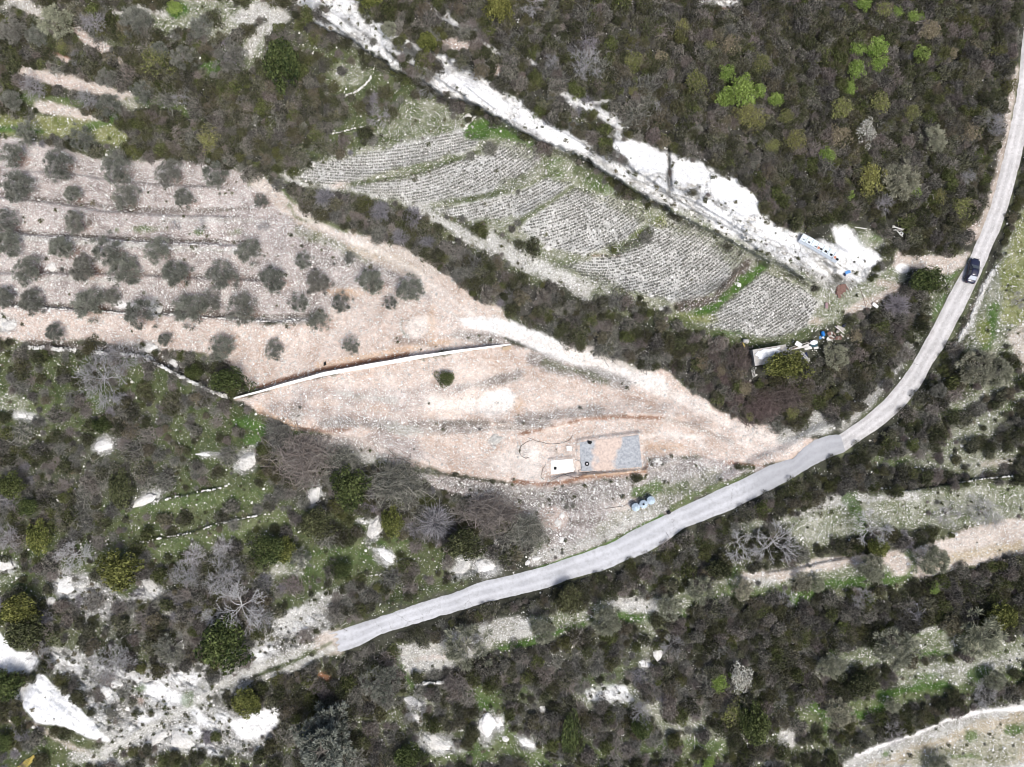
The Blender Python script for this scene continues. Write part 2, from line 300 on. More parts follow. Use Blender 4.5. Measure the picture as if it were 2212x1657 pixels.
# north-west openings
paint('stgrass', poly([(245, 30), (330, 10), (420, -10), (600, -10), (575, 60), (590, 120), (520, 140), (470, 90), (400, 60), (330, 70)], 10, 14), .9)
paint('pale', poly([(500, 30), (590, -10), (630, 40), (570, 80), (540, 130), (520, 110), (545, 60), (500, 50), (460, 70)], 6, 8))
paint('pale', stroke([(245, 28), (300, 18), (360, 30)], 16, 6, 6)); paint('grassd', blob(480, 150, 60, 26, -20), .8); paint('green', blob(382, 22, 24, 16)); paint('green', blob(450, 145, 34, 12), .7)
paint('maquis', stroke([(440, 110), (500, 85), (560, 50), (575, 42)], 16, 6, 6))
paint('palep', stroke([(45, -20), (75, 20), (100, 60)], 44, 8, 10), .8); paint('pale', stroke([(0, 5), (60, 10), (110, 40)], 30, 8, 8), .7)
paint('orchp', stroke([(160, 62), (190, 85), (228, 108)], 17, 5, 5)); paint('redsoil', stroke([(92, 98), (110, 112), (130, 122), (150, 128)], 12, 4, 4), .8); paint('soil', stroke([(110, 118), (145, 130)], 8, 4, 4), .8)
paint('palep', stroke([(50, 155), (130, 172), (210, 190), (290, 216)], 24, 6, 6)); paint('orchp', stroke([(60, 158), (130, 178), (180, 190)], 12, 4, 5), .8)
paint('grass', stroke([(40, 215), (130, 220), (170, 222)], 20, 6, 8)); paint('palep', stroke([(85, 230), (160, 245), (215, 262)], 22, 6, 7))
paint('stgrass', stroke([(220, 240), (300, 215), (380, 215)], 20, 8, 9), .8)
paint('yell', stroke([(-300, 262), (0, 268), (120, 275), (250, 292)], 46, 7, 8), .9); paint('green', stroke([(0, 278), (60, 282), (90, 285)], 14, 6, 6)); paint('green', stroke([(190, 275), (250, 255)], 18, 6, 6), .8)
paint('grass', stroke([(300, 210), (380, 232), (430, 250)], 18, 6, 8), .9)
paint('palep', blob(263, 130, 12, 8, 0, 3, 2))
paint('grassd', poly([(670, 75), (760, 110), (840, 150), (960, 215), (1010, 240), (1000, 285), (880, 310), (760, 320), (690, 340), (640, 330), (700, 290), (760, 250), (720, 190)], 8, 12), .9)
paint('stgrass', poly([(880, 210), (950, 220), (1005, 245), (1000, 270), (900, 285), (800, 295), (840, 250)], 8, 10), .75)
paint('stgrass', blob(760, 155, 45, 30), .5)
# cliff of bare rock
paint('rock', poly([(650, -300), (640, -10), (690, 60), (750, 78), (790, 108), (840, 140), (905, 165), (960, 205), (1020, 218), (1075, 250), (1100, 268), (1150, 295), (1180, 318), (1250, 335), (1310, 372), (1400, 428), (1480, 468), (1590, 528), (1680, 570), (1780, 618), (1870, 608), (1890, 560), (1800, 520), (1720, 500), (1650, 460), (1560, 372), (1450, 322), (1400, 310), (1330, 290), (1200, 262), (1140, 220), (1080, 190), (1000, 150), (960, 120), (900, 90), (830, 60), (770, 20), (760, -300)], 5, 10))
paint('maquis', poly([(1130, 218), (1180, 222), (1230, 262), (1300, 290), (1400, 330), (1330, 320), (1250, 300), (1180, 262)], 6, 8), .9)
paint('maquis', stroke([(860, 100), (905, 118), (945, 140)], 26, 7, 8), .9); paint('maquis', blob(935, 95, 34, 26), .9)
paint('brush', stroke([(745, 40), (800, 85), (860, 125), (930, 170)], 11, 7, 10), .8); paint('brush', blob(690, 20, 14, 26, -30), .7)
paint('brush', stroke([(870, 60), (960, 60), (1050, 100), (1130, 160)], 34, 10, 14), .8)
paint('orchp', blob(985, 96, 32, 15), .9); paint('rock', stroke([(930, 18), (980, 45), (1030, 60)], 14, 5, 7), .8); paint('rock', stroke([(1030, 85), (1060, 100), (1080, 125)], 10, 5, 6)); paint('orchp', blob(1075, 150, 10, 14, 60), .9); paint('redsoil', blob(1133, 165, 16, 5, 40), .6)
paint('soil', blob(1128, 160, 12, 5, 40)); paint('rock', stroke([(1105, 105), (1140, 125), (1160, 145)], 9, 4, 5))
paint('rock', stroke([(1215, 200), (1250, 222), (1300, 245), (1345, 268)], 20, 6, 8)); paint('rock', stroke([(1250, 225), (1310, 215)], 12, 6, 8), .8); paint('rock', blob(1200, 190, 20, 6, 20), .6)
paint('rock', stroke([(1500, 8), (1530, 3), (1590, 8)], 12, 5, 8)); paint('redsoil', blob(1560, 22, 22, 5), .6)
paint('rockd', stroke([(700, 62), (760, 92), (840, 140), (905, 165), (960, 210)], 12, 6, 8), .6)
paint('rockd', stroke([(1290, 350), (1400, 425), (1480, 465), (1590, 525), (1700, 575), (1770, 600)], 18, 7, 9), .65)
paint('rockd', stroke([(1100, 265), (1180, 300), (1260, 330)], 14, 6, 8), .6)
paint('rockw', poly([(985, 158), (1035, 175), (1080, 200), (1100, 235), (1070, 232), (1010, 195), (965, 170)], 4, 5)); paint('rockw', poly([(1130, 240), (1180, 262), (1240, 300), (1290, 330), (1260, 335), (1180, 300), (1120, 262)], 4, 6), .8)
paint('rockw', poly([(1330, 305), (1380, 308), (1440, 330), (1446, 365), (1440, 375), (1400, 372), (1335, 338), (1320, 320)], 3, 4))
paint('rockw', poly([(1452, 360), (1470, 340), (1520, 352), (1535, 375), (1520, 400), (1460, 395)], 3, 4)); paint('rockw', poly([(1528, 395), (1545, 378), (1590, 390), (1640, 430), (1640, 460), (1610, 470), (1540, 425)], 3, 4))
paint('rockw', poly([(1525, 430), (1580, 470), (1578, 485), (1530, 460)], 3, 4)); paint('rockw', poly([(1190, 275), (1240, 290), (1290, 320), (1285, 330), (1230, 310)], 4, 6), .6)
paint('brush', stroke([(1290, 318), (1315, 325), (1350, 352)], 14, 5, 7), .8); paint('maquis', stroke([(1443, 320), (1446, 345), (1443, 380), (1448, 425)], 8, 3, 4), .85); paint('maquis', blob(1302, 322, 16, 16)); paint('maquis', blob(1500, 418, 10, 8)); paint('brush', blob(1435, 322, 14, 8), .8)
paint('rockw', poly([(1640, 470), (1700, 500), (1740, 525), (1700, 540), (1630, 500)], 5, 8), .8); paint('rockw', poly([(1790, 485), (1830, 490), (1870, 520), (1905, 560), (1880, 580), (1830, 560), (1800, 530)], 5, 8), .9); paint('rockw', blob(1905, 595, 20, 10), .7)
paint('maquis', poly([(1740, 480), (1790, 480), (1800, 510), (1760, 520), (1735, 505)], 5, 7)); paint('stgrass', blob(1885, 520, 34, 18, 20), .9); paint('stgrass', poly([(1760, 600), (1850, 620), (1940, 570), (1960, 600), (1900, 640), (1820, 680), (1740, 720), (1680, 640), (1700, 600)], 8, 10)); paint('green', blob(1895, 515, 16, 8), .6)
paint('rockd', stroke([(1650, 545), (1700, 580), (1760, 610), (1830, 610)], 30, 7, 9), .8)
# fields of low plants
FIELDS = [([(625, 385), (680, 355), (760, 335), (880, 312), (1005, 282), (1040, 290), (1030, 315), (1000, 330), (850, 368), (760, 393), (690, 402)], (760, -700), 'n'),
          ([(750, 405), (850, 385), (1000, 345), (1060, 330), (1090, 300), (1165, 320), (1165, 350), (1120, 385), (1050, 410), (960, 432), (900, 440), (820, 425)], (820, -40), 'n'),
          ([(930, 450), (1020, 440), (1110, 418), (1180, 385), (1240, 395), (1190, 430), (1120, 465), (1010, 478)], (860, -200), 'n'),
          ([(1120, 495), (1180, 450), (1240, 405), (1300, 420), (1390, 450), (1395, 475), (1350, 520), (1260, 552), (1180, 530)], (1090, 117), 'n'),
          ([(1215, 575), (1330, 545), (1400, 490), (1450, 470), (1540, 500), (1610, 545), (1600, 585), (1560, 625), (1480, 655), (1400, 640), (1300, 615)], (1288, 250), 'n'),
          ([(1530, 700), (1560, 660), (1610, 615), (1650, 585), (1740, 625), (1770, 655), (1740, 710), (1670, 730), (1600, 725)], (1332, 162), 'n')]
paint('stgrass', poly([(600, 390), (720, 330), (880, 300), (1010, 265), (1080, 260), (1180, 315), (1300, 380), (1400, 430), (1500, 470), (1620, 530), (1700, 570), (1790, 630), (1780, 700), (1700, 745), (1560, 735), (1480, 690), (1330, 650), (1180, 590), (1080, 510), (960, 455), (850, 440), (740, 410)], 8, 8), .85)
for pts, c, _ in FIELDS: paint('field', poly(pts, 6, 8), .92)
paint('green', poly([(1010, 270), (1060, 255), (1110, 280), (1165, 310), (1150, 330), (1090, 310), (1040, 300), (1005, 290)], 6, 8)); paint('fieldg', poly([(1060, 290), (1120, 300), (1175, 315), (1150, 350), (1100, 340)], 8, 8), .7)
paint('green', blob(1205, 365, 18, 24), .9); paint('fieldg', blob(1225, 375, 40, 26, 20), .7)
paint('fieldg', poly([(1240, 395), (1300, 385), (1400, 440), (1400, 490), (1350, 460), (1290, 430)], 7, 9), .85); paint('green', blob(1300, 405, 36, 14, 20), .55); paint('grassd', stroke([(1250, 365), (1340, 400), (1410, 450)], 22, 6, 8), .8)
paint('fieldg', stroke([(1400, 455), (1480, 490), (1580, 530), (1605, 590)], 40, 10, 12), .7); paint('yell', blob(1385, 507, 16, 8, -20)); paint('yell', blob(1425, 480, 16, 14), .7)
for a in ([(760, 398), (880, 380), (1020, 335), (1080, 305)], [(960, 440), (1060, 422), (1150, 395), (1200, 372)], [(1110, 487), (1170, 448), (1235, 405)]): paint('grassd', stroke(a, 9, 4, 4), .8)
paint('grassd', stroke([(1330, 545), (1380, 520), (1400, 500)], 18, 6, 6), .8); paint('redsoil', stroke([(1280, 552), (1340, 553)], 5, 3, 3), .5)
paint('dark', stroke([(1470, 662), (1540, 650), (1590, 600), (1615, 565)], 24, 5, 6)); paint('green', stroke([(1480, 692), (1540, 665), (1590, 625), (1650, 575)], 20, 6, 7)); paint('yell', stroke([(1460, 688), (1540, 690)], 20, 7, 8), .8)
paint('green', stroke([(1540, 722), (1600, 718)], 12, 6, 7), .8); paint('grassd', stroke([(1560, 740), (1680, 742), (1740, 720)], 22, 7, 8), .8)
paint('orchp', stroke([(1900, 610), (1940, 620), (1880, 650), (1830, 675)], 14, 5, 7), .7); paint('soil', blob(1765, 693, 14, 7), .6)
# rubble margin between the fields and the gully
paint('pale', stroke([(612, 375), (650, 398), (720, 404)], 13, 5, 6)); paint('pale', stroke([(810, 412), (860, 425), (940, 470), (1000, 505), (1040, 530)], 18, 6, 8), .9); paint('orchp', blob(735, 400, 14, 7), .7)
paint('pale', stroke([(1060, 520), (1130, 560), (1200, 590), (1270, 630)], 38, 8, 12), .9); paint('pale', stroke([(1230, 605), (1290, 620), (1330, 650)], 20, 6, 9), .8); paint('grassd', stroke([(1080, 500), (1180, 560), (1240, 585), (1340, 620)], 18, 8, 10), .6)
paint('grassd', stroke([(1290, 640), (1400, 680), (1500, 710), (1600, 745)], 30, 9, 12), .8)
# orchard
paint('orch', poly([(-600, 300), (0, 296), (80, 305), (180, 330), (260, 345), (420, 352), (510, 360), (545, 390), (600, 430), (640, 480), (720, 520), (860, 570), (960, 640), (1000, 690), (900, 700), (760, 700), (680, 700), (540, 700), (400, 700), (0, 690), (-600, 680)], 5, 6))
paint('orchp', poly([(-600, 668), (0, 665), (200, 675), (440, 690), (600, 698), (680, 695), (760, 620), (860, 620), (960, 650), (1020, 690), (1100, 742), (1000, 758), (800, 790), (620, 832), (540, 852), (500, 780), (430, 760), (320, 748), (200, 735), (60, 735), (0, 735), (-600, 730)], 6, 8))
paint('soil', poly([(500, 705), (680, 700), (850, 650), (960, 660), (1060, 720), (1090, 742), (1000, 756), (800, 788), (620, 828), (550, 840), (510, 790), (490, 740)], 9, 12), .75)
paint('soilo', blob(740, 632, 32, 12), .7); paint('soilo', stroke([(690, 790), (800, 768), (900, 752)], 14, 5, 6), .6)
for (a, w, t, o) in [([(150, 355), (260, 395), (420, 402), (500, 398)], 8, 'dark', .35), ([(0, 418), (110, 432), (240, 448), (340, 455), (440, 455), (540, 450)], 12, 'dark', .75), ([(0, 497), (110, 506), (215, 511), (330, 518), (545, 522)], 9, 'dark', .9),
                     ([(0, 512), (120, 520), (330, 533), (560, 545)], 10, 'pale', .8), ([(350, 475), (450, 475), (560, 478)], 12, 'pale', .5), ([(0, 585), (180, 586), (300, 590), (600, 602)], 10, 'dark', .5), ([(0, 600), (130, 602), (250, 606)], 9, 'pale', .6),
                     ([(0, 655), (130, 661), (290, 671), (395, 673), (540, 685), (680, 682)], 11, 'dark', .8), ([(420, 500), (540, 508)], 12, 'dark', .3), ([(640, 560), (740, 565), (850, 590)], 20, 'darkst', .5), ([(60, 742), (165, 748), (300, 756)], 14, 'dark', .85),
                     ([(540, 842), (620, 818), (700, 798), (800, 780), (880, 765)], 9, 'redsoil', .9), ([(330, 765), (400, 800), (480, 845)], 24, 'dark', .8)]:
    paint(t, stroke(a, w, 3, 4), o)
paint('green', blob(315, 495, 24, 6), .8); paint('green', blob(430, 500, 10, 8), .8); paint('green', blob(510, 500, 18, 8), .7); paint('green', blob(251, 496, 5, 4)); paint('redsoil', blob(572, 430, 24, 20), .45)
paint('redsoil', blob(62, 585, 14, 8), .6); paint('redsoil', blob(42, 340, 10, 12), .5); paint('redsoil', blob(150, 360, 8, 10), .5)
paint('rockw', blob(262, 658, 24, 8), .9); paint('pale', blob(336, 668, 12, 12)); paint('darkst', stroke([(560, 690), (640, 692), (690, 690)], 16, 5, 6), .8)
paint('grass', stroke([(545, 390), (620, 420), (640, 440)], 18, 6, 8)); paint('palep', stroke([(560, 395), (600, 430), (650, 470), (700, 495), (760, 520)], 34, 5, 6)); paint('grass', stroke([(625, 440), (640, 470), (700, 480), (745, 500)], 12, 5, 7), .85); paint('stgrass', stroke([(640, 500), (720, 525), (820, 560)], 26, 8, 9), .7); paint('yell', stroke([(770, 520), (850, 545)], 14, 6, 7), .6)
# dirt track and the building plot
paint('palep', poly([(700, 500), (800, 515), (880, 540), (960, 585), (1010, 630), (1040, 655), (1080, 665), (1050, 690), (980, 690), (930, 650), (870, 600), (780, 550)], 5, 6)); paint('tan', stroke([(760, 535), (850, 560), (910, 600)], 18, 7, 8), .5)
paint('soil', poly([(900, 600), (960, 590), (1020, 635), (1080, 662), (1100, 700), (1000, 690), (940, 660)], 6, 7), .8)
paint('soil', poly([(505, 862), (620, 830), (800, 788), (1000, 757), (1100, 742), (1180, 770), (1300, 800), (1440, 800), (1520, 865), (1600, 905), (1720, 945), (1762, 948), (1735, 970), (1712, 993), (1640, 1008), (1560, 1005), (1520, 985), (1400, 990), (1400, 1030), (1300, 1036), (1180, 1052), (1060, 1036), (900, 1012), (850, 1000), (800, 962), (700, 938), (620, 922), (570, 895)], 5, 6))
paint('white', poly([(985, 688), (1040, 684), (1080, 687), (1164, 717), (1231, 748), (1315, 784), (1365, 801), (1430, 812), (1449, 846), (1400, 836), (1315, 819), (1281, 806), (1214, 779), (1147, 749), (1080, 724), (1010, 706)], 6, 6), .95)
paint('soilw', stroke([(1240, 762), (1330, 795), (1420, 830)], 40, 8, 8), .7); paint('soilw', stroke([(1080, 715), (1160, 740), (1260, 775)], 20, 5, 5), .5)
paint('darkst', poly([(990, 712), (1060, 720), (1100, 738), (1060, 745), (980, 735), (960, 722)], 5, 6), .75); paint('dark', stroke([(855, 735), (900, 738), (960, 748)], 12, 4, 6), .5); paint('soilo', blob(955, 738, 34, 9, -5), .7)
paint('soilw', blob(905, 705, 34, 22, -20), .75); paint('pale', stroke([(868, 690), (866, 712), (880, 728)], 5, 2, 2)); paint('soilo', blob(932, 695, 7, 30, 5), .5)
paint('darkst', stroke([(1150, 775), (1230, 800), (1300, 815), (1350, 830)], 26, 7, 8), .8); paint('grassd', stroke([(1180, 785), (1260, 805), (1310, 825)], 12, 6, 6), .6)
paint('darkst', stroke([(990, 838), (1060, 825), (1120, 808)], 20, 6, 7), .7); paint('dark', blob(1080, 815, 34, 8, -12), .5); paint('orch', stroke([(650, 850), (760, 850), (860, 862), (980, 842)], 40, 12, 14), .6); paint('pale', stroke([(730, 848), (790, 858), (850, 865)], 14, 6, 7), .6)
paint('white', blob(1075, 870, 42, 26, -12, 6, 7), .85); paint('soilw', stroke([(940, 870), (1010, 875), (1090, 880)], 34, 9, 9), .8); paint('soilo', blob(1118, 875, 10, 18), .5)
paint('orch', stroke([(600, 880), (700, 890), (800, 900), (900, 905)], 34, 12, 12), .5); paint('pale', blob(640, 900, 12, 20), .5)
paint('darkst', stroke([(700, 915), (800, 918), (870, 922), (960, 920), (1100, 925), (1180, 915)], 24, 7, 9), .75); paint('dark', stroke([(960, 915), (1030, 912), (1100, 912)], 13, 5, 6), .7); paint('pale', blob(870, 930, 32, 14, 10), .85)
paint('redsoil', stroke([(560, 890), (620, 920), (700, 932), (760, 928)], 7, 3, 4), .7); paint('soilo', stroke([(560, 880), (600, 905), (640, 922)], 14, 5, 5), .6)
paint('orch', poly([(640, 945), (800, 935), (900, 945), (930, 1000), (860, 1000), (760, 990), (680, 975)], 8, 9), .8); paint('pale', stroke([(700, 975), (760, 985), (830, 995)], 20, 6, 8), .7)
paint('redsoil', stroke([(1110, 940), (1180, 925), (1260, 905), (1340, 900), (1430, 903)], 6, 3, 4), .8); paint('dark', stroke([(1180, 905), (1260, 898), (1350, 895)], 7, 3, 4), .5); paint('redsoil', stroke([(1330, 853), (1380, 862), (1410, 872)], 7, 4, 4), .35)
paint('darkst', stroke([(1120, 905), (1200, 895), (1290, 885)], 18, 6, 8), .6); paint('darkst', stroke([(1440, 905), (1500, 920), (1560, 945), (1580, 955)], 9, 4, 5), .55)
paint('soilw', stroke([(640, 460), (720, 500), (820, 545), (900, 590), (960, 635), (1020, 680)], 14, 5, 6), .6); paint('soilw', stroke([(1400, 825), (1470, 860), (1540, 895), (1620, 935), (1720, 962)], 26, 7, 7), .7); paint('soilw', stroke([(1390, 945), (1440, 935), (1500, 945), (1522, 968)], 10, 4, 4), .65); paint('soilw', stroke([(1390, 965), (1430, 945), (1520, 945)], 9, 4, 4), .5); paint('soilo', blob(1430, 965, 40, 13), .5); paint('soilw', stroke([(1600, 955), (1650, 970), (1700, 978)], 12, 5, 5), .6)
paint('soilw', poly([(1060, 985), (1160, 950), (1170, 1030), (1100, 1035), (1050, 1010)], 8, 9), .7); paint('darkst', blob(1128, 972, 17, 13, 0, 4, 3), .35); paint('darkst', blob(1196, 973, 10, 11, 0, 2, 2), .25)
paint('redsoil', stroke([(1110, 1040), (1170, 1050), (1230, 1040), (1260, 1030), (1330, 1028), (1395, 1018), (1400, 1005)], 9, 3, 4), .9)
paint('soilo', stroke([(1265, 1026), (1330, 1022), (1392, 1015)], 9, 3, 3), .6); paint('redsoil', stroke([(1518, 992), (1545, 1002), (1600, 1002), (1650, 1008)], 10, 4, 4), .75)
# slope between the plot and the road
paint('orch', poly([(880, 1015), (1060, 1042), (1180, 1056), (1290, 1040), (1400, 1034), (1410, 995), (1520, 990), (1600, 1008), (1710, 998), (1610, 1028), (1500, 1080), (1400, 1128), (1300, 1178), (1200, 1215), (1150, 1215), (1190, 1170), (1120, 1110), (1020, 1075), (930, 1050)], 6, 8))
paint('darkst', poly([(940, 1035), (1180, 1058), (1400, 1036), (1600, 1010), (1500, 1080), (1300, 1178), (1160, 1215), (1190, 1170), (1120, 1110)], 8, 12), .5); paint('stgrass', stroke([(1300, 1150), (1420, 1080), (1540, 1035)], 40, 10, 16), .6); paint('darkst', poly([(880, 1020), (960, 1030), (1100, 1050), (1180, 1060), (1170, 1090), (1060, 1075), (960, 1050)], 8, 10), .7); paint('darkst', stroke([(1180, 1085), (1260, 1070), (1350, 1050)], 44, 12, 14), .7)
paint('darkst', poly([(1410, 985), (1500, 985), (1520, 1010), (1480, 1040), (1400, 1040)], 8, 10), .7); paint('pale', stroke([(1160, 1205), (1220, 1190), (1310, 1160), (1360, 1130), (1420, 1100)], 24, 9, 10), .75); paint('orchp', blob(1195, 1120, 30, 26), .8); paint('dark', stroke([(1240, 1130), (1300, 1120)], 14, 6, 8), .6)
paint('green', stroke([(1160, 1232), (1230, 1206), (1310, 1176), (1380, 1140), (1430, 1115)], 9, 3, 4)); paint('green', stroke([(1380, 1065), (1420, 1050)], 24, 6, 8), .8); paint('grass', stroke([(1455, 1098), (1500, 1070), (1560, 1048), (1610, 1030)], 14, 4, 6), .9); paint('grass', stroke([(1440, 1060), (1480, 1050), (1490, 1080)], 20, 7, 9), .6)
paint('palep', blob(1355, 1090, 30, 10, -15, 3, 3), .9)
# west of the junction, by the road bend
paint('pale', stroke([(1690, 945), (1740, 930), (1790, 920), (1760, 900)], 26, 6, 8), .9); paint('pale', stroke([(1820, 920), (1880, 860), (1940, 790), (1975, 730)], 18, 7, 7), .7); paint('stgrass', stroke([(1975, 720), (2010, 660), (2040, 610)], 34, 7, 8), .8); paint('green', stroke([(2015, 690), (2040, 640)], 8, 4, 4), .7); paint('green', stroke([(2050, 600), (2062, 590)], 12, 4, 5), .7)
paint('palep', poly([(1940, 545), (2000, 550), (2095, 545), (2090, 572), (2050, 588), (1990, 580), (1930, 575)], 5, 6)); paint('white', blob(1949, 580, 15, 10, 0, 3, 2))
paint('palep', stroke([(2112, 510), (2135, 450), (2155, 385), (2180, 250), (2195, 150)], 16, 5, 6), .8); paint('soil', blob(2095, 500, 12, 26, 20), .5)
# east of the road
paint('stgrass', poly([(2140, 575), (2180, 500), (2212, 420), (2500, 200), (2600, 900), (2300, 900), (2212, 860), (2110, 860), (2090, 760), (2100, 680)], 7, 9), .9); paint('yell', poly([(2165, 580), (2200, 480), (2260, 400), (2300, 640), (2212, 700), (2160, 700)], 8, 10), .85); paint('green', stroke([(2150, 660), (2140, 720), (2120, 770)], 22, 7, 9), .9); paint('yell', blob(2125, 720, 14, 30), .8)
paint('maquis', stroke([(2140, 545), (2155, 540), (2190, 460), (2212, 400), (2250, 300)], 16, 3, 4)); paint('maquis', stroke([(2055, 760), (2085, 700), (2110, 645), (2135, 590), (2150, 550)], 13, 3, 3)); paint('dark', stroke([(2046, 765), (2080, 715), (2105, 660)], 8, 2, 2), .8)  # 'dark' stroke: shadow of the roadside ditch painted into the ground colour
paint('pale', stroke([(2052, 772), (2075, 733), (2100, 692), (2122, 630), (2145, 590)], 9, 3, 4)); paint('stgrass', blob(2090, 745, 22, 14), .8)
paint('mixed', poly([(2000, 830), (2060, 750), (2160, 760), (2230, 780), (2230, 840), (2120, 870), (2000, 900), (1960, 900)], 8, 10), .8)
paint('palep', poly([(2180, 720), (2212, 700), (2300, 700), (2300, 800), (2212, 800), (2190, 770)], 8, 9), .7)
paint('stgrass', stroke([(2060, 880), (2110, 860), (2160, 830)], 22, 7, 8), .9); paint('grass', stroke([(1960, 920), (2040, 890), (2080, 900)], 20, 7, 8), .8); paint('stgrass', stroke([(2040, 960), (2110, 930), (2180, 880), (2212, 860)], 40, 10, 12), .85); paint('stgrass', poly([(1850, 980), (1960, 950), (2060, 960), (2190, 980), (2160, 1020), (2000, 1010), (1880, 1000)], 10, 12), .7)
paint('grass', stroke([(1860, 985), (1900, 990), (1960, 1000)], 16, 7, 8), .8); paint('palep', blob(2160, 1000, 34, 12), .5); paint('maquis', stroke([(2060, 900), (2120, 890), (2180, 850), (2212, 830)], 14, 6, 7), .8)
# terraces of the south-east
paint('stgrass', poly([(1690, 1140), (1780, 1090), (1870, 1068), (1960, 1068), (2080, 1055), (2260, 1040), (2260, 1110), (2100, 1130), (1960, 1150), (1830, 1160), (1720, 1180)], 7, 9)); paint('pale', stroke([(1700, 1120), (1800, 1085), (1900, 1074), (1980, 1075)], 20, 7, 9), .8); paint('stgrass', stroke([(1480, 1180), (1560, 1150), (1650, 1130), (1720, 1120)], 22, 8, 10), .7); paint('green', stroke([(1840, 1080), (1860, 1120), (1870, 1160)], 26, 8, 10), .8)
paint('green', stroke([(1720, 1295), (1790, 1250), (1860, 1255), (1950, 1240)], 34, 8, 9), .85); paint('stgrass', stroke([(1440, 1300), (1560, 1275), (1640, 1262), (1760, 1235), (1900, 1220), (2060, 1190)], 40, 7, 9), .9); paint('palep', stroke([(1600, 1256), (1700, 1242), (1760, 1224), (1840, 1210), (1930, 1205)], 24, 6, 8), .9); paint('pale', stroke([(1620, 1262), (1670, 1258)], 20, 6, 7), .9)
paint('palep', poly([(1910, 1200), (1960, 1185), (2060, 1160), (2140, 1130), (2300, 1110), (2300, 1190), (2190, 1195), (2080, 1225), (1990, 1250), (1930, 1240)], 6, 8)); paint('tan', stroke([(2000, 1225), (2100, 1195), (2200, 1180)], 20, 7, 9), .8); paint('green', stroke([(1960, 1190), (1975, 1215), (1965, 1240)], 18, 6, 7), .8)
paint('grass', stroke([(1480, 1290), (1560, 1280), (1620, 1280), (1700, 1275)], 22, 8, 9), .8); paint('green', stroke([(1470, 1320), (1510, 1300), (1570, 1285)], 9, 5, 6), .8); paint('green', blob(1585, 1255, 14, 22), .6)
paint('stgrass', stroke([(870, 1440), (1000, 1400), (1120, 1365), (1260, 1335), (1400, 1315), (1470, 1310)], 46, 7, 9), .9); paint('pale', poly([(860, 1400), (930, 1390), (990, 1360), (1080, 1335), (1150, 1330), (1150, 1370), (1060, 1385), (1060, 1400), (980, 1440), (900, 1455), (865, 1440)], 6, 8)); paint('orchp', stroke([(900, 1425), (980, 1412)], 12, 5, 6), .6)
paint('stgrass', stroke([(1150, 1335), (1200, 1345), (1270, 1320), (1290, 1310)], 22, 6, 7)); paint('pale', poly([(1320, 1300), (1380, 1290), (1425, 1298), (1420, 1325), (1350, 1325)], 6, 7)); paint('green', stroke([(1080, 1402), (1150, 1385), (1210, 1362), (1260, 1350)], 12, 5, 6), .9); paint('green', stroke([(1340, 1335), (1400, 1335)], 22, 6, 7), .9)
paint('green', stroke([(850, 1420), (870, 1455), (890, 1485)], 14, 6, 7), .8); paint('stgrass', stroke([(1395, 1340), (1405, 1370), (1390, 1410)], 22, 8, 10), .7); paint('green', blob(1470, 1325, 14, 14), .6)
paint('stgrass', poly([(1210, 1490), (1360, 1480), (1440, 1520), (1520, 1540), (1560, 1600), (1440, 1610), (1400, 1540), (1260, 1530)], 8, 10), .85); paint('rock', poly([(1255, 1485), (1350, 1482), (1365, 1510), (1270, 1515)], 4, 6), .9); paint('grass', stroke([(1030, 1500), (1060, 1520), (1080, 1560), (1100, 1600)], 40, 9, 12), .9); paint('green', blob(1045, 1515, 18, 24), .7)
paint('grass', stroke([(940, 1620), (1010, 1630), (1060, 1610)], 40, 10, 12), .8); paint('stgrass', stroke([(900, 1500), (940, 1530)], 20, 8, 10), .6); paint('green', stroke([(1420, 1610), (1500, 1600), (1560, 1610)], 12, 7, 8), .6); paint('green', blob(1170, 1640, 40, 18), .5)
paint('green', stroke([(1800, 1415), (1850, 1430), (1920, 1420)], 22, 5, 6)); paint('stgrass', stroke([(1850, 1408), (1900, 1402)], 10, 4, 5), .9); paint('green', stroke([(1970, 1380), (2030, 1365), (2070, 1370), (2050, 1400), (1990, 1410)], 26, 6, 8), .9); paint('pale', stroke([(1990, 1365), (2060, 1348)], 9, 4, 5), .8)
paint('stgrass', stroke([(1780, 1445), (1900, 1415), (2020, 1385), (2120, 1400), (2230, 1390)], 44, 8, 10), .9); paint('grass', stroke([(1720, 1560), (1800, 1540), (1900, 1520), (2020, 1490), (2212, 1465)], 30, 8, 10), .85); paint('stgrass', poly([(1930, 1440), (2000, 1430), (2100, 1415), (2212, 1400), (2260, 1420), (2212, 1450), (2100, 1470), (2000, 1480), (1940, 1490)], 6, 8)); paint('pale', stroke([(2010, 1450), (2100, 1440), (2212, 1420)], 18, 8, 10), .6); paint('green', stroke([(1900, 1500), (1960, 1490), (2040, 1478)], 16, 5, 7)); paint('green', blob(2000, 1465, 26, 12, -15), .7); paint('green', blob(2115, 1455, 24, 18), .8); paint('green', stroke([(2150, 1470), (2212, 1450)], 20, 6, 8), .6)
paint('green', stroke([(1760, 1520), (1790, 1550), (1780, 1580)], 26, 6, 8), .8); paint('green', stroke([(1810, 1530), (1860, 1545), (1910, 1525)], 18, 5, 6))
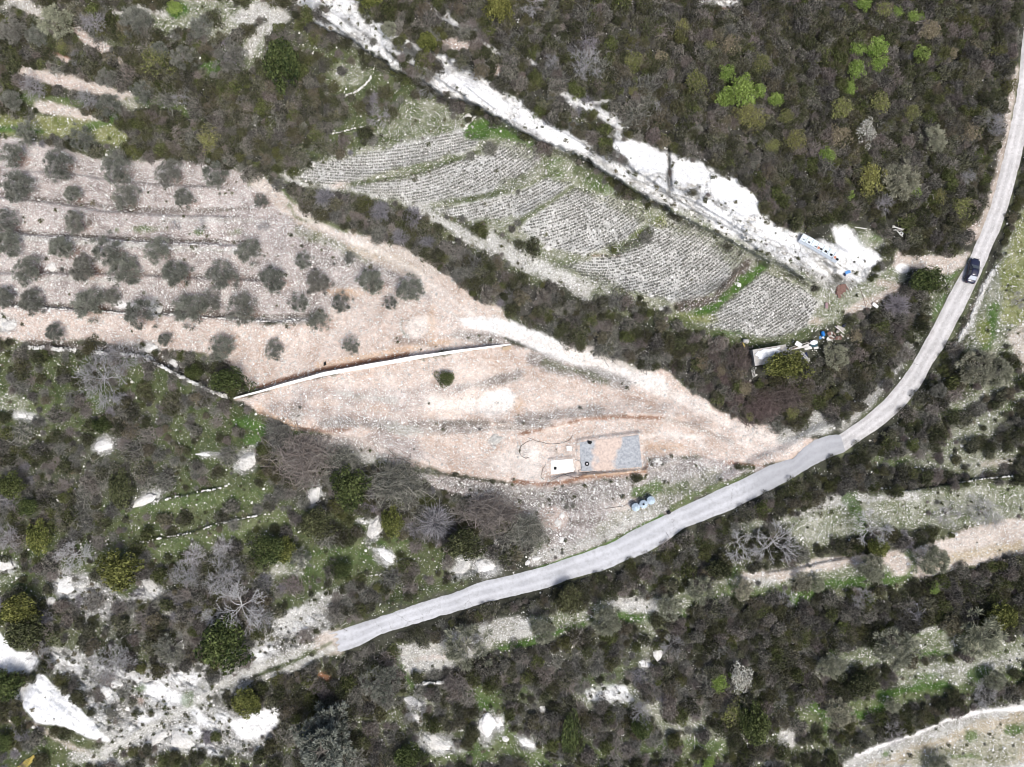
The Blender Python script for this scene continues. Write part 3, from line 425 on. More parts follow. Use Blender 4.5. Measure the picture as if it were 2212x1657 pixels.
paint('grass', stroke([(1380, 1430), (1300, 1470), (1200, 1500), (1060, 1500)], 26, 10, 14), .6); paint('grass', stroke([(1100, 1640), (1260, 1620), (1400, 1620), (1560, 1620)], 34, 10, 14), .6); paint('pale', poly([(1790, 1700), (1830, 1640), (1900, 1615), (1990, 1585), (2060, 1552), (2130, 1530), (2260, 1510), (2300, 1700)], 5, 6), .95); paint('tan', poly([(1880, 1657), (1940, 1625), (2050, 1585), (2140, 1552), (2260, 1540), (2260, 1657)], 8, 10), .75); paint('stgrass', poly([(1950, 1640), (2060, 1600), (2212, 1570), (2212, 1657), (2000, 1680)], 10, 14), .7); paint('green', blob(2095, 1590, 12, 12), .8); paint('green', blob(2190, 1575, 22, 12), .8); paint('green', blob(1912, 1628, 8, 6), .8); paint('green', blob(2080, 1634, 34, 5), .7)
paint('white', stroke([(1850, 1632), (1930, 1602), (1995, 1580), (2045, 1556), (2121, 1537), (2230, 1527)], 7, 3, 3)); paint('pale', blob(1699, 1597, 20, 24, 10), .95); paint('pale', blob(1666, 1650, 24, 10), .8)
# white rock and gravel of the south-west
paint('rockd', poly([(100, 1400), (180, 1400), (300, 1440), (400, 1430), (520, 1380), (600, 1350), (700, 1300), (720, 1370), (620, 1420), (520, 1470), (420, 1530), (520, 1500), (610, 1530), (600, 1580), (560, 1640), (420, 1620), (330, 1640), (240, 1600), (200, 1560), (120, 1460)], 7, 14), .9)
for bl in ((350, 1500, 44, 26, 30), (400, 1470, 40, 22, -20), (300, 1560, 40, 18, -35), (230, 1500, 26, 14, 35), (260, 1455, 40, 12, 25), (380, 1590, 46, 22, -20), (470, 1560, 34, 16, -35), (560, 1560, 40, 26, -30), (640, 1340, 40, 24, -30), (570, 1410, 34, 16, -25), (440, 1620, 40, 14, 0), (150, 1440, 40, 10, 25)): paint('rock', blob(*bl, 6, 12), .95)
paint('pale', stroke([(340, 1300), (420, 1390), (330, 1420)], 14, 8, 12), .5); paint('rockd', poly([(90, 1230), (170, 1240), (260, 1290), (300, 1360), (330, 1400), (260, 1400), (180, 1340), (120, 1300)], 10, 14), .97); paint('mixed', poly([(200, 1330), (330, 1340), (360, 1420), (280, 1450), (210, 1420)], 8, 10), .8)
paint('rockd', stroke([(140, 1450), (210, 1530), (280, 1560)], 30, 8, 10), .8); paint('rockd', stroke([(400, 1560), (470, 1500), (540, 1480)], 26, 8, 10), .8); paint('rockw', stroke([(330, 1490), (400, 1510), (440, 1560)], 24, 6, 8), .7)
paint('rockw', poly([(30, 1503), (47, 1476), (67, 1470), (87, 1450), (101, 1463), (114, 1480), (134, 1483), (161, 1510), (188, 1547), (215, 1580), (238, 1601), (188, 1591), (134, 1570), (77, 1560), (50, 1527)], 3, 3)); paint('rockw', poly([(-200, 1350), (0, 1369), (13, 1385), (34, 1409), (74, 1409), (84, 1430), (60, 1460), (0, 1450), (-200, 1440)], 3, 3))
paint('rockw', poly([(500, 1560), (560, 1530), (612, 1520), (600, 1570), (560, 1600), (510, 1600)], 5, 7), .9); paint('rockw', blob(410, 1585, 30, 20, -20), .8); paint('rockw', blob(330, 1560, 34, 16, -30), .6)
paint('maquis', stroke([(120, 1470), (160, 1500), (200, 1540)], 16, 5, 6), .8); paint('redsoil', blob(300, 1512, 20, 7, 30), .5); paint('redsoil', blob(290, 1620, 20, 8, 20), .3); paint('redsoil', blob(700, 1462, 14, 10, 0), .9)
paint('pale', stroke([(715, 1375), (620, 1418), (540, 1450), (460, 1490), (400, 1530), (330, 1570), (270, 1600), (200, 1640), (120, 1690)], 19, 6, 8))
paint('palep', stroke([(700, 1392), (725, 1388)], 50, 8, 10), .8); paint('pale', stroke([(720, 1400), (640, 1438), (560, 1468), (500, 1500)], 14, 4, 5), .9); paint('grassd', stroke([(716, 1388), (640, 1426), (560, 1458)], 7, 3, 4), .8)
paint('pale', stroke([(620, 1350), (680, 1300), (730, 1290)], 34, 9, 12), .7); paint('pale', stroke([(600, 1230), (640, 1240), (650, 1215)], 22, 8, 10), .7); paint('stgrass', stroke([(560, 1250), (640, 1230)], 20, 8, 10), .6)
paint('grassd', poly([(-300, 1560), (0, 1555), (80, 1570), (200, 1610), (240, 1657), (240, 1900), (-300, 1900)], 6, 8)); paint('palep', stroke([(0, 1556), (70, 1566), (130, 1600), (210, 1640)], 10, 5, 7), .7); paint('pale', stroke([(170, 1640), (260, 1650), (320, 1655)], 30, 9, 12), .8); paint('grassd', poly([(330, 1650), (430, 1640), (560, 1650), (640, 1560), (700, 1600), (700, 1900), (330, 1900)], 7, 9), .8)
paint('rock', stroke([(0, 1215), (22, 1225)], 28, 5, 7), .8); paint('stgrass', stroke([(0, 1255), (40, 1240)], 20, 8, 8), .6)
paint('green', blob(405, 1510, 16, 20), .6); paint('green', blob(295, 1488, 18, 7), .7)
for gu, gv, gr in ((124, 356, 35), (250, 366, 35), (364, 373, 31), (465, 376, 31), (25, 336, 30), (34, 400, 36), (156, 418, 22), (272, 426, 30), (396, 428, 26), (13, 480, 28), (164, 480, 28), (131, 534, 30), (231, 540, 34), (339, 540, 30), (57, 585, 32), (178, 581, 34), (265, 585, 38), (379, 591, 36), (480, 595, 34), (590, 604, 34), (688, 611, 32), (802, 608, 34), (191, 660, 38), (302, 678, 36), (409, 672, 40), (520, 668, 38), (477, 749, 29), (689, 695, 27)):
    paint('redsoil', blob(gu + (CU - gu) * .016 + 5, gv + (CV - gv) * .016 + 4, gr * .62, gr * .42, 0, 6, 8), .42)
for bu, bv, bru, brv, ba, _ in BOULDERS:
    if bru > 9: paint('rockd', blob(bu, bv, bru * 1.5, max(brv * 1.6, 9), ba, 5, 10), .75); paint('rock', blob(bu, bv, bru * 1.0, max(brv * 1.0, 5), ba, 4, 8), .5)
paint('maquis', stroke([(p[0] - 5, p[1] + 9) for p in CLIFF_LOW], 9, 5, 12), .75)
# roads suppress growth
for c, w in ((ROAD_C, 52), (GRAV_C, 46)):
    s = bbox_slice([tuple(p) for p in c], 60); d, _ = seg_dist(GU[s], GV[s], [tuple(p) for p in c]); m = (1 - sstep(w / 2 - 2, w / 2 + 5, d))[..., None]
    CH[s][..., 3:] *= (1 - m)
CHC = CH[..., :3]
# strata of the rock: little benches that follow the bedding
rk = CH[..., 8]
sa = math.radians(31); Ur = GU * math.cos(sa) + GV * math.sin(sa); Vr = -GU * math.sin(sa) + GV * math.cos(sa)
st = fbm(Ur / 5.0, Vr, 22, 91, 4); rg = np.abs(fbm(Ur / 3.2, Vr, 17, 95, 3) - 0.5) * 2
Z += rk * ((np.floor(st * 9) / 9 + st * 0.3 - 0.6) * 1.1 - 0.55 * (1 - sstep(0, 0.09, rg)) + (fbm(GU, GV, 14, 97, 3) - 0.5) * 0.5)
# clods and stones of open ground; joints of rock darker because soil sits in them
soft_m = 1 - np.clip(rk, 0, 1)
road_m = np.ones(Z.shape)
for c, w in ((ROAD_C, 60), (GRAV_C, 54)):
    s = bbox_slice([tuple(p) for p in c], 60); d, _ = seg_dist(GU[s], GV[s], [tuple(p) for p in c]); road_m[s] = np.minimum(road_m[s], sstep(w / 2, w / 2 + 12, d))
padm = np.ones(Z.shape)
for pts, sh in PADS:
    s = bbox_slice(pts, 20); d, _ = seg_dist(GU[s], GV[s], pts, True); padm[s] = np.where(inside(GU[s], GV[s], pts), 0, sstep(0, 6, d))
core = sstep(0, 1, (2500 - np.abs(GU - CU)) / 500) * sstep(0, 1, (2000 - np.abs(GV - CV)) / 500)
Z += soft_m * road_m * padm * core * ((fbm(GU, GV, 7, 101, 2) - 0.5) * 0.16 + (fbm(GU, GV, 34, 105, 2) - 0.5) * 0.25)
Z = np.where(road_m * padm < 1, ZS * (1 - road_m * padm) + Z * road_m * padm, Z)
crack = sstep(0.0, 0.045, np.abs(fbm(Ur / 2.4, Vr, 30, 111, 4) - 0.5)) * 0.75 + 0.25
CHC *= (1 - (rk * (1 - crack))[..., None] * np.array([.62, .64, .68]))
for s_ in (1,):
    lum = 1 + (fbm(GU, GV, 5.5, 121, 2) - 0.5) * 0.28
    CHC *= lum[..., None]
GZ = Z
# ---------------------------------------------------------------- node helpers
def new_mat(name):
    m = bpy.data.materials.new(name); m.use_nodes = True; nt = m.node_tree; nt.nodes.clear()
    o = nt.nodes.new('ShaderNodeOutputMaterial'); b = nt.nodes.new('ShaderNodeBsdfPrincipled'); nt.links.new(b.outputs[0], o.inputs[0])
    b.inputs['Roughness'].default_value = .9; b.inputs['Specular IOR Level'].default_value = .15
    return m, nt, b
class NT:
    def __init__(s, nt): s.nt = nt
    def n(s, typ, **kw):
        nd = s.nt.nodes.new(typ)
        for k, v in kw.items(): setattr(nd, k, v)
        return nd
    def set(s, sock, v):
        if hasattr(v, 'is_output') or isinstance(v, bpy.types.NodeSocket): s.nt.links.new(v, sock)
        else:
            if isinstance(v, tuple) and len(v) == 3 and sock.type == 'RGBA': v = v + (1,)
            sock.default_value = v
    def math(s, op, a, b=0.0, c=0.0, clamp=False):
        nd = s.n('ShaderNodeMath', operation=op, use_clamp=clamp); s.set(nd.inputs[0], a); s.set(nd.inputs[1], b); s.set(nd.inputs[2], c); return nd.outputs[0]
    def mix(s, f, a, b, typ='MIX'):
        nd = s.n('ShaderNodeMix', data_type='RGBA', blend_type=typ); s.set(nd.inputs[0], f); s.set(nd.inputs[6], a); s.set(nd.inputs[7], b); return nd.outputs[2]
    def noise(s, scale, detail=3, rough=.55, vec=None, out=0):
        nd = s.n('ShaderNodeTexNoise'); nd.inputs['Scale'].default_value = scale; nd.inputs['Detail'].default_value = detail; nd.inputs['Roughness'].default_value = rough
        if vec is not None: s.set(nd.inputs['Vector'], vec)
        return nd.outputs[out]
    def voro(s, scale, feature='F1', vec=None, rand=1.0):
        nd = s.n('ShaderNodeTexVoronoi', feature=feature); nd.inputs['Scale'].default_value = scale; nd.inputs['Randomness'].default_value = rand
        if vec is not None: s.set(nd.inputs['Vector'], vec)
        return nd
    def pos(s): return s.n('ShaderNodeNewGeometry').outputs['Position']
    def attr(s, name, out='Fac'):
        nd = s.n('ShaderNodeAttribute'); nd.attribute_name = name; return nd.outputs[out]
    def ramp(s, f, a, b, ca=0.0, cb=1.0):
        nd = s.n('ShaderNodeMapRange'); nd.inputs[1].default_value = a; nd.inputs[2].default_value = b; nd.inputs[3].default_value = ca; nd.inputs[4].default_value = cb; s.set(nd.inputs[0], f); return nd.outputs[0]
    def bump(s, h, dist, strength=1.0):
        nd = s.n('ShaderNodeBump'); nd.inputs['Strength'].default_value = strength; nd.inputs['Distance'].default_value = dist; s.set(nd.inputs['Height'], h); return nd.outputs[0]

def mesh_from(name, verts, faces):
    me = bpy.data.meshes.new(name); me.from_pydata([tuple(v) for v in verts], [], faces); me.update(); return me
def grid_mesh(name, X, Y, Zz):
    nv, nu = X.shape; me = bpy.data.meshes.new(name)
    co = np.stack([X, Y, Zz], -1).reshape(-1, 3).astype(np.float32)
    idx = np.arange(nv * nu).reshape(nv, nu)
    q = np.stack([idx[:-1, :-1], idx[1:, :-1], idx[1:, 1:], idx[:-1, 1:]], -1).reshape(-1, 4).astype(np.int32)
    me.vertices.add(len(co)); me.vertices.foreach_set('co', co.ravel())
    me.loops.add(q.size); me.loops.foreach_set('vertex_index', q.ravel())
    me.polygons.add(len(q)); me.polygons.foreach_set('loop_start', np.arange(0, q.size, 4, dtype=np.int32))
    me.polygons.foreach_set('use_smooth', np.ones(len(q), bool))
    me.update(calc_edges=True); return me
def quad_soup(name, V4, rnd=None):
    """V4: (n, 4, 3) quads"""
    n = len(V4); me = bpy.data.meshes.new(name)
    me.vertices.add(n * 4); me.vertices.foreach_set('co', V4.astype(np.float32).ravel())
    me.loops.add(n * 4); me.loops.foreach_set('vertex_index', np.arange(n * 4, dtype=np.int32))
    me.polygons.add(n); me.polygons.foreach_set('loop_start', np.arange(0, n * 4, 4, dtype=np.int32))
    me.update(calc_edges=True)
    a = me.attributes.new('rnd', 'FLOAT', 'FACE'); a.data.foreach_set('value', (rnd if rnd is not None else rng.random(n)).astype(np.float32))
    return me
def link(name, me, mat=None, parent=None, loc=None, coll=None):
    o = bpy.data.objects.new(name, me); (coll or COL).objects.link(o)
    if mat is not None and me is not None:
        if len(me.materials) == 0: me.materials.append(mat)
        elif me.materials[0] != mat:
            o.material_slots[0].link = 'OBJECT'; o.material_slots[0].material = mat
    if parent is not None: o.parent = parent
    if loc is not None: o.location = loc
    return o
def tag(o, label=None, cat=None, group=None, kind=None):
    if label: o['label'] = label
    if cat: o['category'] = cat
    if group: o['group'] = group
    if kind: o['kind'] = kind
    return o
def thing(name, loc, label, cat, rz=0, group=None):
    o = bpy.data.objects.new(name, None); COL.objects.link(o); o.empty_display_size = .3
    o.location = loc; o.rotation_euler = (0, 0, rz); return tag(o, label, cat, group)

# ---------------------------------------------------------------- ground
def ground_material():
    m, nt, b = new_mat('ground'); s = NT(nt); p = s.pos()
    tint = s.attr('tint', 'Color'); st = s.attr('stone'); rk_ = s.attr('rock')
    n1 = s.noise(2.2, 4, .6, p); n2 = s.noise(9, 3, .6, p)
    col = s.mix(1.0, tint, s.mix(s.ramp(n1, .3, .7), (.78, .78, .78), (1.2, 1.2, 1.2)), 'MULTIPLY')
    col = s.mix(1.0, col, s.mix(s.ramp(n2, .25, .75), (.72, .72, .72), (1.25, 1.25, 1.25)), 'MULTIPLY')
    hs = []
    for sc, k, r in ((4.4, .55, .44), (2.1, .22, .40), (8.5, .6, .46)):
        v = s.voro(sc, vec=p); sep = s.n('ShaderNodeSeparateColor'); s.set(sep.inputs[0], v.outputs['Color'])
        hit = s.math('LESS_THAN', sep.outputs[0], s.math('MULTIPLY', st, k))
        mask = s.math('MULTIPLY', hit, s.ramp(v.outputs['Distance'], r, r * .72))
        sc_ = s.mix(sep.outputs[1], (.46, .45, .42), (.88, .875, .85))
        col = s.mix(mask, col, sc_); hs.append(s.math('MULTIPLY', mask, s.math('SUBTRACT', 1.0, v.outputs['Distance'])))
    dk = s.math('MULTIPLY', s.math('LESS_THAN', sep.outputs[2], s.math('MULTIPLY', st, .42)), s.ramp(v.outputs['Distance'], .5, .3))
    col = s.mix(s.math('MULTIPLY', dk, .55), col, s.mix(1.0, tint, (.30, .29, .27), 'MULTIPLY'))
    e = s.voro(1.15, 'DISTANCE_TO_EDGE', vec=s.mix(.35, p, s.noise(1.5, 3, .6, p, 1), 'ADD'))
    joint = s.math('MULTIPLY', s.ramp(e.outputs['Distance'], .035, .0), s.math('MULTIPLY', rk_, s.ramp(s.noise(.45, 2, .5, p), .45, .6)))
    col = s.mix(s.math('MULTIPLY', joint, .75), col, (.16, .155, .13))
    nt.links.new(col, b.inputs['Base Color'])
    h = s.math('ADD', s.math('MULTIPLY', hs[0], .6), s.math('ADD', hs[1], s.math('MULTIPLY', n2, .45)))
    h = s.math('SUBTRACT', h, s.math('MULTIPLY', joint, 1.2))
    nt.links.new(s.bump(h, .14, .9), b.inputs['Normal'])
    return m
k = (H - np.minimum(GZ, 60)) / H
GX = (GU - CU) / PPM * k; GY = -(GV - CV) / PPM * k
ROADCUT = np.zeros(Z.shape)
for c, w in ((ROAD_C, 44), (GRAV_C, 40)):
    s = bbox_slice([tuple(p) for p in c], 60); d, _ = seg_dist(GU[s], GV[s], [tuple(p) for p in c]); ROADCUT[s] = np.maximum(ROADCUT[s], 1 - sstep(w / 2 - 6, w / 2 + 1, d))
gm = grid_mesh('ground', GX, GY, GZ - ROADCUT * .06)
for nm, arr in (('stone', CH[..., 3]), ('rock', CH[..., 8])):
    a = gm.attributes.new(nm, 'FLOAT', 'POINT'); a.data.foreach_set('value', arr.astype(np.float32).ravel())
a = gm.attributes.new('tint', 'FLOAT_COLOR', 'POINT')
rgba = np.ones((NV, NU, 4), np.float32); rgba[..., :3] = CHC; a.data.foreach_set('color', rgba.ravel())
ground = tag(link('ground', gm, ground_material()), 'hillside ground of bare soil, white limestone rock, grass and gravel', None, None, 'structure')

def ribbon(name, N, S, nl, nw, mat, up, label, wob=1.1, ragged=60):
    a = resample(N, nl); b_ = resample(S, nl); t = np.linspace(0, 1, nw)
    U = a[:, None, 0] * (1 - t) + b_[:, None, 0] * t; V = a[:, None, 1] * (1 - t) + b_[:, None, 1] * t
    n = (fbm(U * 1.0, V * 1.0, 15, 131, 4) - .5) * 2 * wob * np.where((t == 0) | (t == 1), 2.2, 0)[None, :]
    dx = (b_ - a); L = np.hypot(dx[:, 0], dx[:, 1])[:, None]
    U = U + dx[:, None, 0] / L * n; V = V + dx[:, None, 1] / L * n
    k0 = np.arange(nl)[:, None]; tx = np.gradient((a + b_) / 2, axis=0); tx /= np.linalg.norm(tx, axis=1, keepdims=True)
    pull = np.clip(1 - k0 / 14.0, 0, 1) * (fbm(t[None, :] * 40 + k0 * 0, t[None, :] * 0 + 3.3, 6, 135, 3) - .45) * ragged
    U = U + tx[:, None, 0] * pull; V = V + tx[:, None, 1] * pull
    zz = zsamp_s(U.ravel(), V.ravel()).reshape(U.shape) + up - np.where((t == 0) | (t == 1), .05, 0)[None, :]
    x, y = unproj(U, V, zz); me = grid_mesh(name, x.T, y.T, zz.T)
    at = me.attributes.new('across', 'FLOAT', 'POINT'); at.data.foreach_set('value', np.broadcast_to(t[:, None], (nw, nl)).astype(np.float32).ravel())
    at = me.attributes.new('along', 'FLOAT', 'POINT'); at.data.foreach_set('value', np.broadcast_to(np.linspace(0, 1, nl)[None, :], (nw, nl)).astype(np.float32).ravel())
    return tag(link(name, me, mat), label, None, None, 'structure')
def zsamp_s(u, v):
    global Z
    keep = Z; Z = ZS; r = zsamp(u, v); Z = keep; return r
def road_material(name, c1, c2, stain, gravel, dark=(2, 0)):
    m, nt, b = new_mat(name); s = NT(nt); p = s.pos(); ac = s.attr('across')
    n1 = s.noise(.22, 4, .6, p); n2 = s.noise(1.6, 5, .65, p); n3 = s.noise(18, 2, .6, p)
    wp = s.math('ADD', ac, s.math('MULTIPLY', s.math('SUBTRACT', n1, .5), .25))
    tr = s.math('MULTIPLY', s.ramp(s.math('ABSOLUTE', s.math('SUBTRACT', wp, .28)), .13, .03), 1.0)
    tr2 = s.ramp(s.math('ABSOLUTE', s.math('SUBTRACT', wp, .70)), .13, .03)
    tracks = s.math('MAXIMUM', tr, tr2)
    col = s.mix(s.ramp(n1, .3, .7), c1, c2)
    col = s.mix(s.math('MULTIPLY', s.ramp(n2, .45, .70), .75), col, stain)
    col = s.mix(s.math('MULTIPLY', tracks, .35), col, tuple(min(.85, x * 1.25) for x in c2))
    col = s.mix(1.0, col, s.mix(s.ramp(n3, .3, .7), (.86, .86, .86), (1.12, 1.12, 1.12)), 'MULTIPLY')
    h = n3
    if gravel:
        v = s.voro(7, vec=p); sep = s.n('ShaderNodeSeparateColor'); s.set(sep.inputs[0], v.outputs['Color'])
        mk = s.math('MULTIPLY', s.math('LESS_THAN', sep.outputs[0], .38), s.ramp(v.outputs['Distance'], .45, .3))
        col = s.mix(s.math('MULTIPLY', mk, .8), col, s.mix(sep.outputs[1], (.36, .35, .33), (.78, .77, .75))); h = s.math('ADD', n3, mk)
    else:
        e = s.voro(.28, 'DISTANCE_TO_EDGE', vec=s.mix(1.0, p, s.mix(1.0, s.noise(.8, 4, .7, p, 1), (1.6, 1.6, 1.6), 'MULTIPLY'), 'ADD'))
        cr = s.math('MULTIPLY', s.ramp(e.outputs['Distance'], .012, .0), s.ramp(s.noise(.15, 2, .5, p), .5, .62))
        col = s.mix(s.math('MULTIPLY', cr, .7), col, (.12, .115, .10))
    al = s.attr('along')
    col = s.mix(s.math('MULTIPLY', s.ramp(s.math('ADD', al, s.math('MULTIPLY', n2, .03)), dark[0], dark[0] + .05), dark[1]), col, (.30, .305, .32))
    nt.links.new(col, b.inputs['Base Color']); nt.links.new(s.bump(h, .03 if gravel else .01, .6), b.inputs['Normal'])
    return m
road = ribbon('concrete_road', ROAD_N, ROAD_S, 420, 17, road_material('road_concrete', (.40, .405, .425), (.53, .535, .555), (.33, .33, .335), False, (.80, .6)), .035, 'pale grey concrete road crossing the hillside from the lower left to the right', ragged=90)
grav = ribbon('gravel_road', GRAV_N, GRAV_S, 420, 9, road_material('road_gravel', (.40, .39, .385), (.60, .585, .58), (.33, .31, .30), True), .03, 'pale gravel road climbing along the right edge past the black car', ragged=10)

# ---------------------------------------------------------------- foliage materials 
def leaf_mat(name, c1, c2, twig=(.20, .19, .17), var=.5, trans=.12):
    m, nt, b = new_mat(name); s = NT(nt); r = s.attr('rnd'); oi = s.n('ShaderNodeObjectInfo').outputs['Random']
    r01 = s.math('MINIMUM', r, 1.0)
    col = s.mix(r01, c1, c2)
    hue = s.mix(oi, (1 - var * .45, 1 - var * .5, 1 - var * .45), (1 + var * .5, 1 + var * .45, 1 + var * .35))
    col = s.mix(1.0, col, hue, 'MULTIPLY')
    oi2 = s.math('FRACT', s.math('MULTIPLY', oi, 17.31))
    col = s.mix(s.math('MULTIPLY', s.ramp(oi2, .55, 1.0), .35 * var * 2), col, tuple(x for x in (c2[0] * 1.15, c2[1] * .88, c2[2] * .95)))
    col = s.mix(s.math('GREATER_THAN', r, 1.5), col, s.mix(1.0, twig, hue, 'MULTIPLY'))
    nt.links.new(col, b.inputs['Base Color']); b.inputs['Roughness'].default_value = .75; b.inputs['Specular IOR Level'].default_value = .2
    if trans:
        t = nt.nodes.new('ShaderNodeBsdfTranslucent'); mx = nt.nodes.new('ShaderNodeMixShader'); mx.inputs[0].default_value = trans
        nt.links.new(col, t.inputs[0]); nt.links.new(b.outputs[0], mx.inputs[1]); nt.links.new(t.outputs[0], mx.inputs[2])
        nt.links.new(mx.outputs[0], [n for n in nt.nodes if n.type == 'OUTPUT_MATERIAL'][0].inputs[0])
    return m
M = {}
M['maquis'] = leaf_mat('leaves_maquis', (.020, .024, .012), (.215, .220, .145), (.27, .265, .24), .7)
M['maquis_grey'] = leaf_mat('leaves_grey_scrub', (.030, .031, .025), (.280, .278, .240), (.32, .30, .28), .6)
M['maquis_green'] = leaf_mat('leaves_green_scrub', (.030, .042, .012), (.170, .200, .075), (.20, .19, .12), .6)
M['maquis_dark'] = leaf_mat('leaves_dark_scrub', (.024, .030, .013), (.130, .145, .072), (.17, .16, .13), .6)
M['brush'] = leaf_mat('dry_brush', (.042, .044, .037), (.270, .272, .240), (.32, .32, .30), .55, .1)
M['brush_purple'] = leaf_mat('purple_grey_twigs', (.075, .075, .080), (.310, .305, .325), (.38, .36, .38), .25, .1)
M['brush_red'] = leaf_mat('brown_red_twigs', (.045, .036, .033), (.200, .165, .150), (.24, .19, .18), .3, .1)
M['olive'] = leaf_mat('olive_leaves', (.062, .072, .054), (.310, .320, .275), (.25, .24, .22), .25)
M['olive_pale'] = leaf_mat('pale_olive_leaves', (.110, .122, .080), (.440, .450, .340), (.27, .26, .22), .3)
M['oak'] = leaf_mat('oak_leaves', (.014, .028, .008), (.140, .175, .062), (.10, .09, .06), .35)
M['oak_yellow'] = leaf_mat('yellow_green_oak_leaves', (.026, .040, .008), (.270, .290, .090), (.12, .11, .06), .3)
M['spring'] = leaf_mat('fresh_spring_leaves', (.110, .190, .030), (.480, .620, .190), (.25, .26, .15), .15, .35)
M['spring_dull'] = leaf_mat('dull_spring_leaves', (.085, .105, .025), (.440, .470, .170), (.26, .25, .16), .35, .3)
M['tan'] = leaf_mat('tan_leaves', (.120, .105, .060), (.450, .400, .270), (.28, .24, .18), .3)
M['pine'] = leaf_mat('blue_grey_needles', (.045, .056, .042), (.400, .425, .360), (.16, .15, .13), .2)
M['blossom'] = leaf_mat('white_blossom', (.45, .45, .38), (.80, .80, .74), (.30, .28, .24), .1)
M['barewood'] = leaf_mat('pale_bare_wood', (.27, .27, .27), (.46, .46, .46), (.4, .4, .4), .2, 0)
M['barewood_grey'] = leaf_mat('grey_bare_wood', (.15, .15, .15), (.36, .36, .365), (.3, .29, .28), .2, 0)
M['crop'] = leaf_mat('crop_leaves', (.085, .090, .075), (.170, .175, .150), (.12, .12, .10), .4)
M['grassb'] = leaf_mat('bright_grass_blades', (.055, .115, .018), (.170, .250, .070), (.2, .2, .1), .35, .3)
M['grassm'] = leaf_mat('meadow_grass_blades', (.075, .095, .030), (.190, .205, .090), (.2, .19, .12), .5, .3)
M['bark'] = leaf_mat('bark', (.12, .105, .09), (.20, .18, .16), (.2, .18, .16), .2, 0)
# ---------------------------------------------------------------- plant prototypes (unit crown radius)
def rdir(n, up=0.0):
    d = rng.normal(size=(n, 3)); d[:, 2] += up; return d / (np.linalg.norm(d, axis=1, keepdims=True) + 1e-9)
def perp(d):
    r = rng.normal(size=d.shape); r -= (r * d).sum(1, keepdims=True) * d
    return r / (np.linalg.norm(r, axis=1, keepdims=True) + 1e-9)
def rhomb(c, t, b_): return np.stack([c - t, c + b_, c + t, c - b_], 1)
def ribs(p0, p1, w0, w1):
    d = p1 - p0; d = d / (np.linalg.norm(d, axis=1, keepdims=True) + 1e-9)
    h = np.cross(d, np.array([0, 0, 1.0]) + rng.normal(size=d.shape) * .35); h /= (np.linalg.norm(h, axis=1, keepdims=True) + 1e-9)
    w0 = np.asarray(w0).reshape(-1, 1) / 2; w1 = np.asarray(w1).reshape(-1, 1) / 2
    return np.stack([p0 - h * w0, p0 + h * w0, p1 + h * w1, p1 - h * w1], 1)
def dome_points(n, flat=.75, inner=.25):
    d = rdir(n, .35); d[:, 2] = np.abs(d[:, 2]); r = (inner + (1 - inner) * rng.random(n) ** .45)[:, None]
    p = d * r; p[:, 2] *= flat; return p
def lobed(nl, npl, lobe_r, L, W, flat=.75, outer=.62, jag=.28, twigs=0.0):
    """leaf clumps gathered in lobes, uneven outline"""
    out, rnd = [], []
    ang0 = rng.random() * 6.28
    for i in range(nl):
        a = ang0 + i * 2.399; rr = outer * math.sqrt((i + .5) / nl) * (1 + rng.normal() * jag)
        lr = lobe_r * (0.7 + .6 * rng.random()); zc = flat * math.sqrt(max(0, 1 - rr * rr)) * (.62 + .25 * rng.random())
        c = np.array([rr * math.cos(a), rr * math.sin(a), max(zc - lr * .3, .12)])
        n = int(npl * (lr / lobe_r) ** 2); d = rdir(n, .45); rad = lr * (.55 + .5 * rng.random(n) ** .6)[:, None]
        p = c + d * rad * np.array([1, 1, .85])
        tt = d * .5 + rdir(n) * .9; tt /= np.linalg.norm(tt, axis=1, keepdims=True); bb = perp(tt)
        s = (0.7 + .6 * rng.random(n))[:, None]
        out.append(rhomb(p, tt * L / 2 * s, bb * W / 2 * s)); base = rng.random() * .45
        rnd.append(np.clip(base + (rng.random(n) ** 1.5) * .75 - .1, 0, 1))
        if twigs:
            m = int(n * twigs); d2 = rdir(m, .5); p0 = c + d2 * lr * .5; p1 = c + d2 * (lr * (1.05 + .35 * rng.random(m)))[:, None]
            out.append(ribs(p0, p1, np.full(m, .022), np.full(m, .01))); rnd.append(np.full(m, 2.0))
    return np.concatenate(out), np.concatenate(rnd)
def strands(n, flat=.7, w=.04, bend=.3, start=.1, droop=0.0, jag=.2):
    d = rdir(n, .25); d[:, 2] = np.abs(d[:, 2]) + .05; d /= np.linalg.norm(d, axis=1, keepdims=True)
    L = (.5 + .5 * rng.random(n) ** .5) * (1 + rng.normal(size=n) * jag * .5); p0 = np.c_[rng.normal(size=(n, 2)) * start, np.zeros(n)] + d * (start + rng.random(n)[:, None] * .25)
    e = d * L[:, None] * np.array([1, 1, flat]); mid = (p0 + e) / 2 + rng.normal(size=(n, 3)) * bend * .25; mid[:, 2] += .06
    e[:, 2] = np.maximum(e[:, 2] - droop * rng.random(n), .02)
    q = [ribs(p0, mid, np.full(n, w * 1.3), np.full(n, w)), ribs(mid, e, np.full(n, w), np.full(n, w * .5))]
    # side twigs
    m = n; s0 = mid + (e - mid) * rng.random((m, 1)) * .7; s1 = s0 + (d + rdir(m) * .9) * .17
    q.append(ribs(s0, s1, np.full(m, w * .8), np.full(m, w * .4)))
    r = rng.random(n); return np.concatenate(q), np.concatenate([r, r, np.clip(r + .2, 0, 1)])
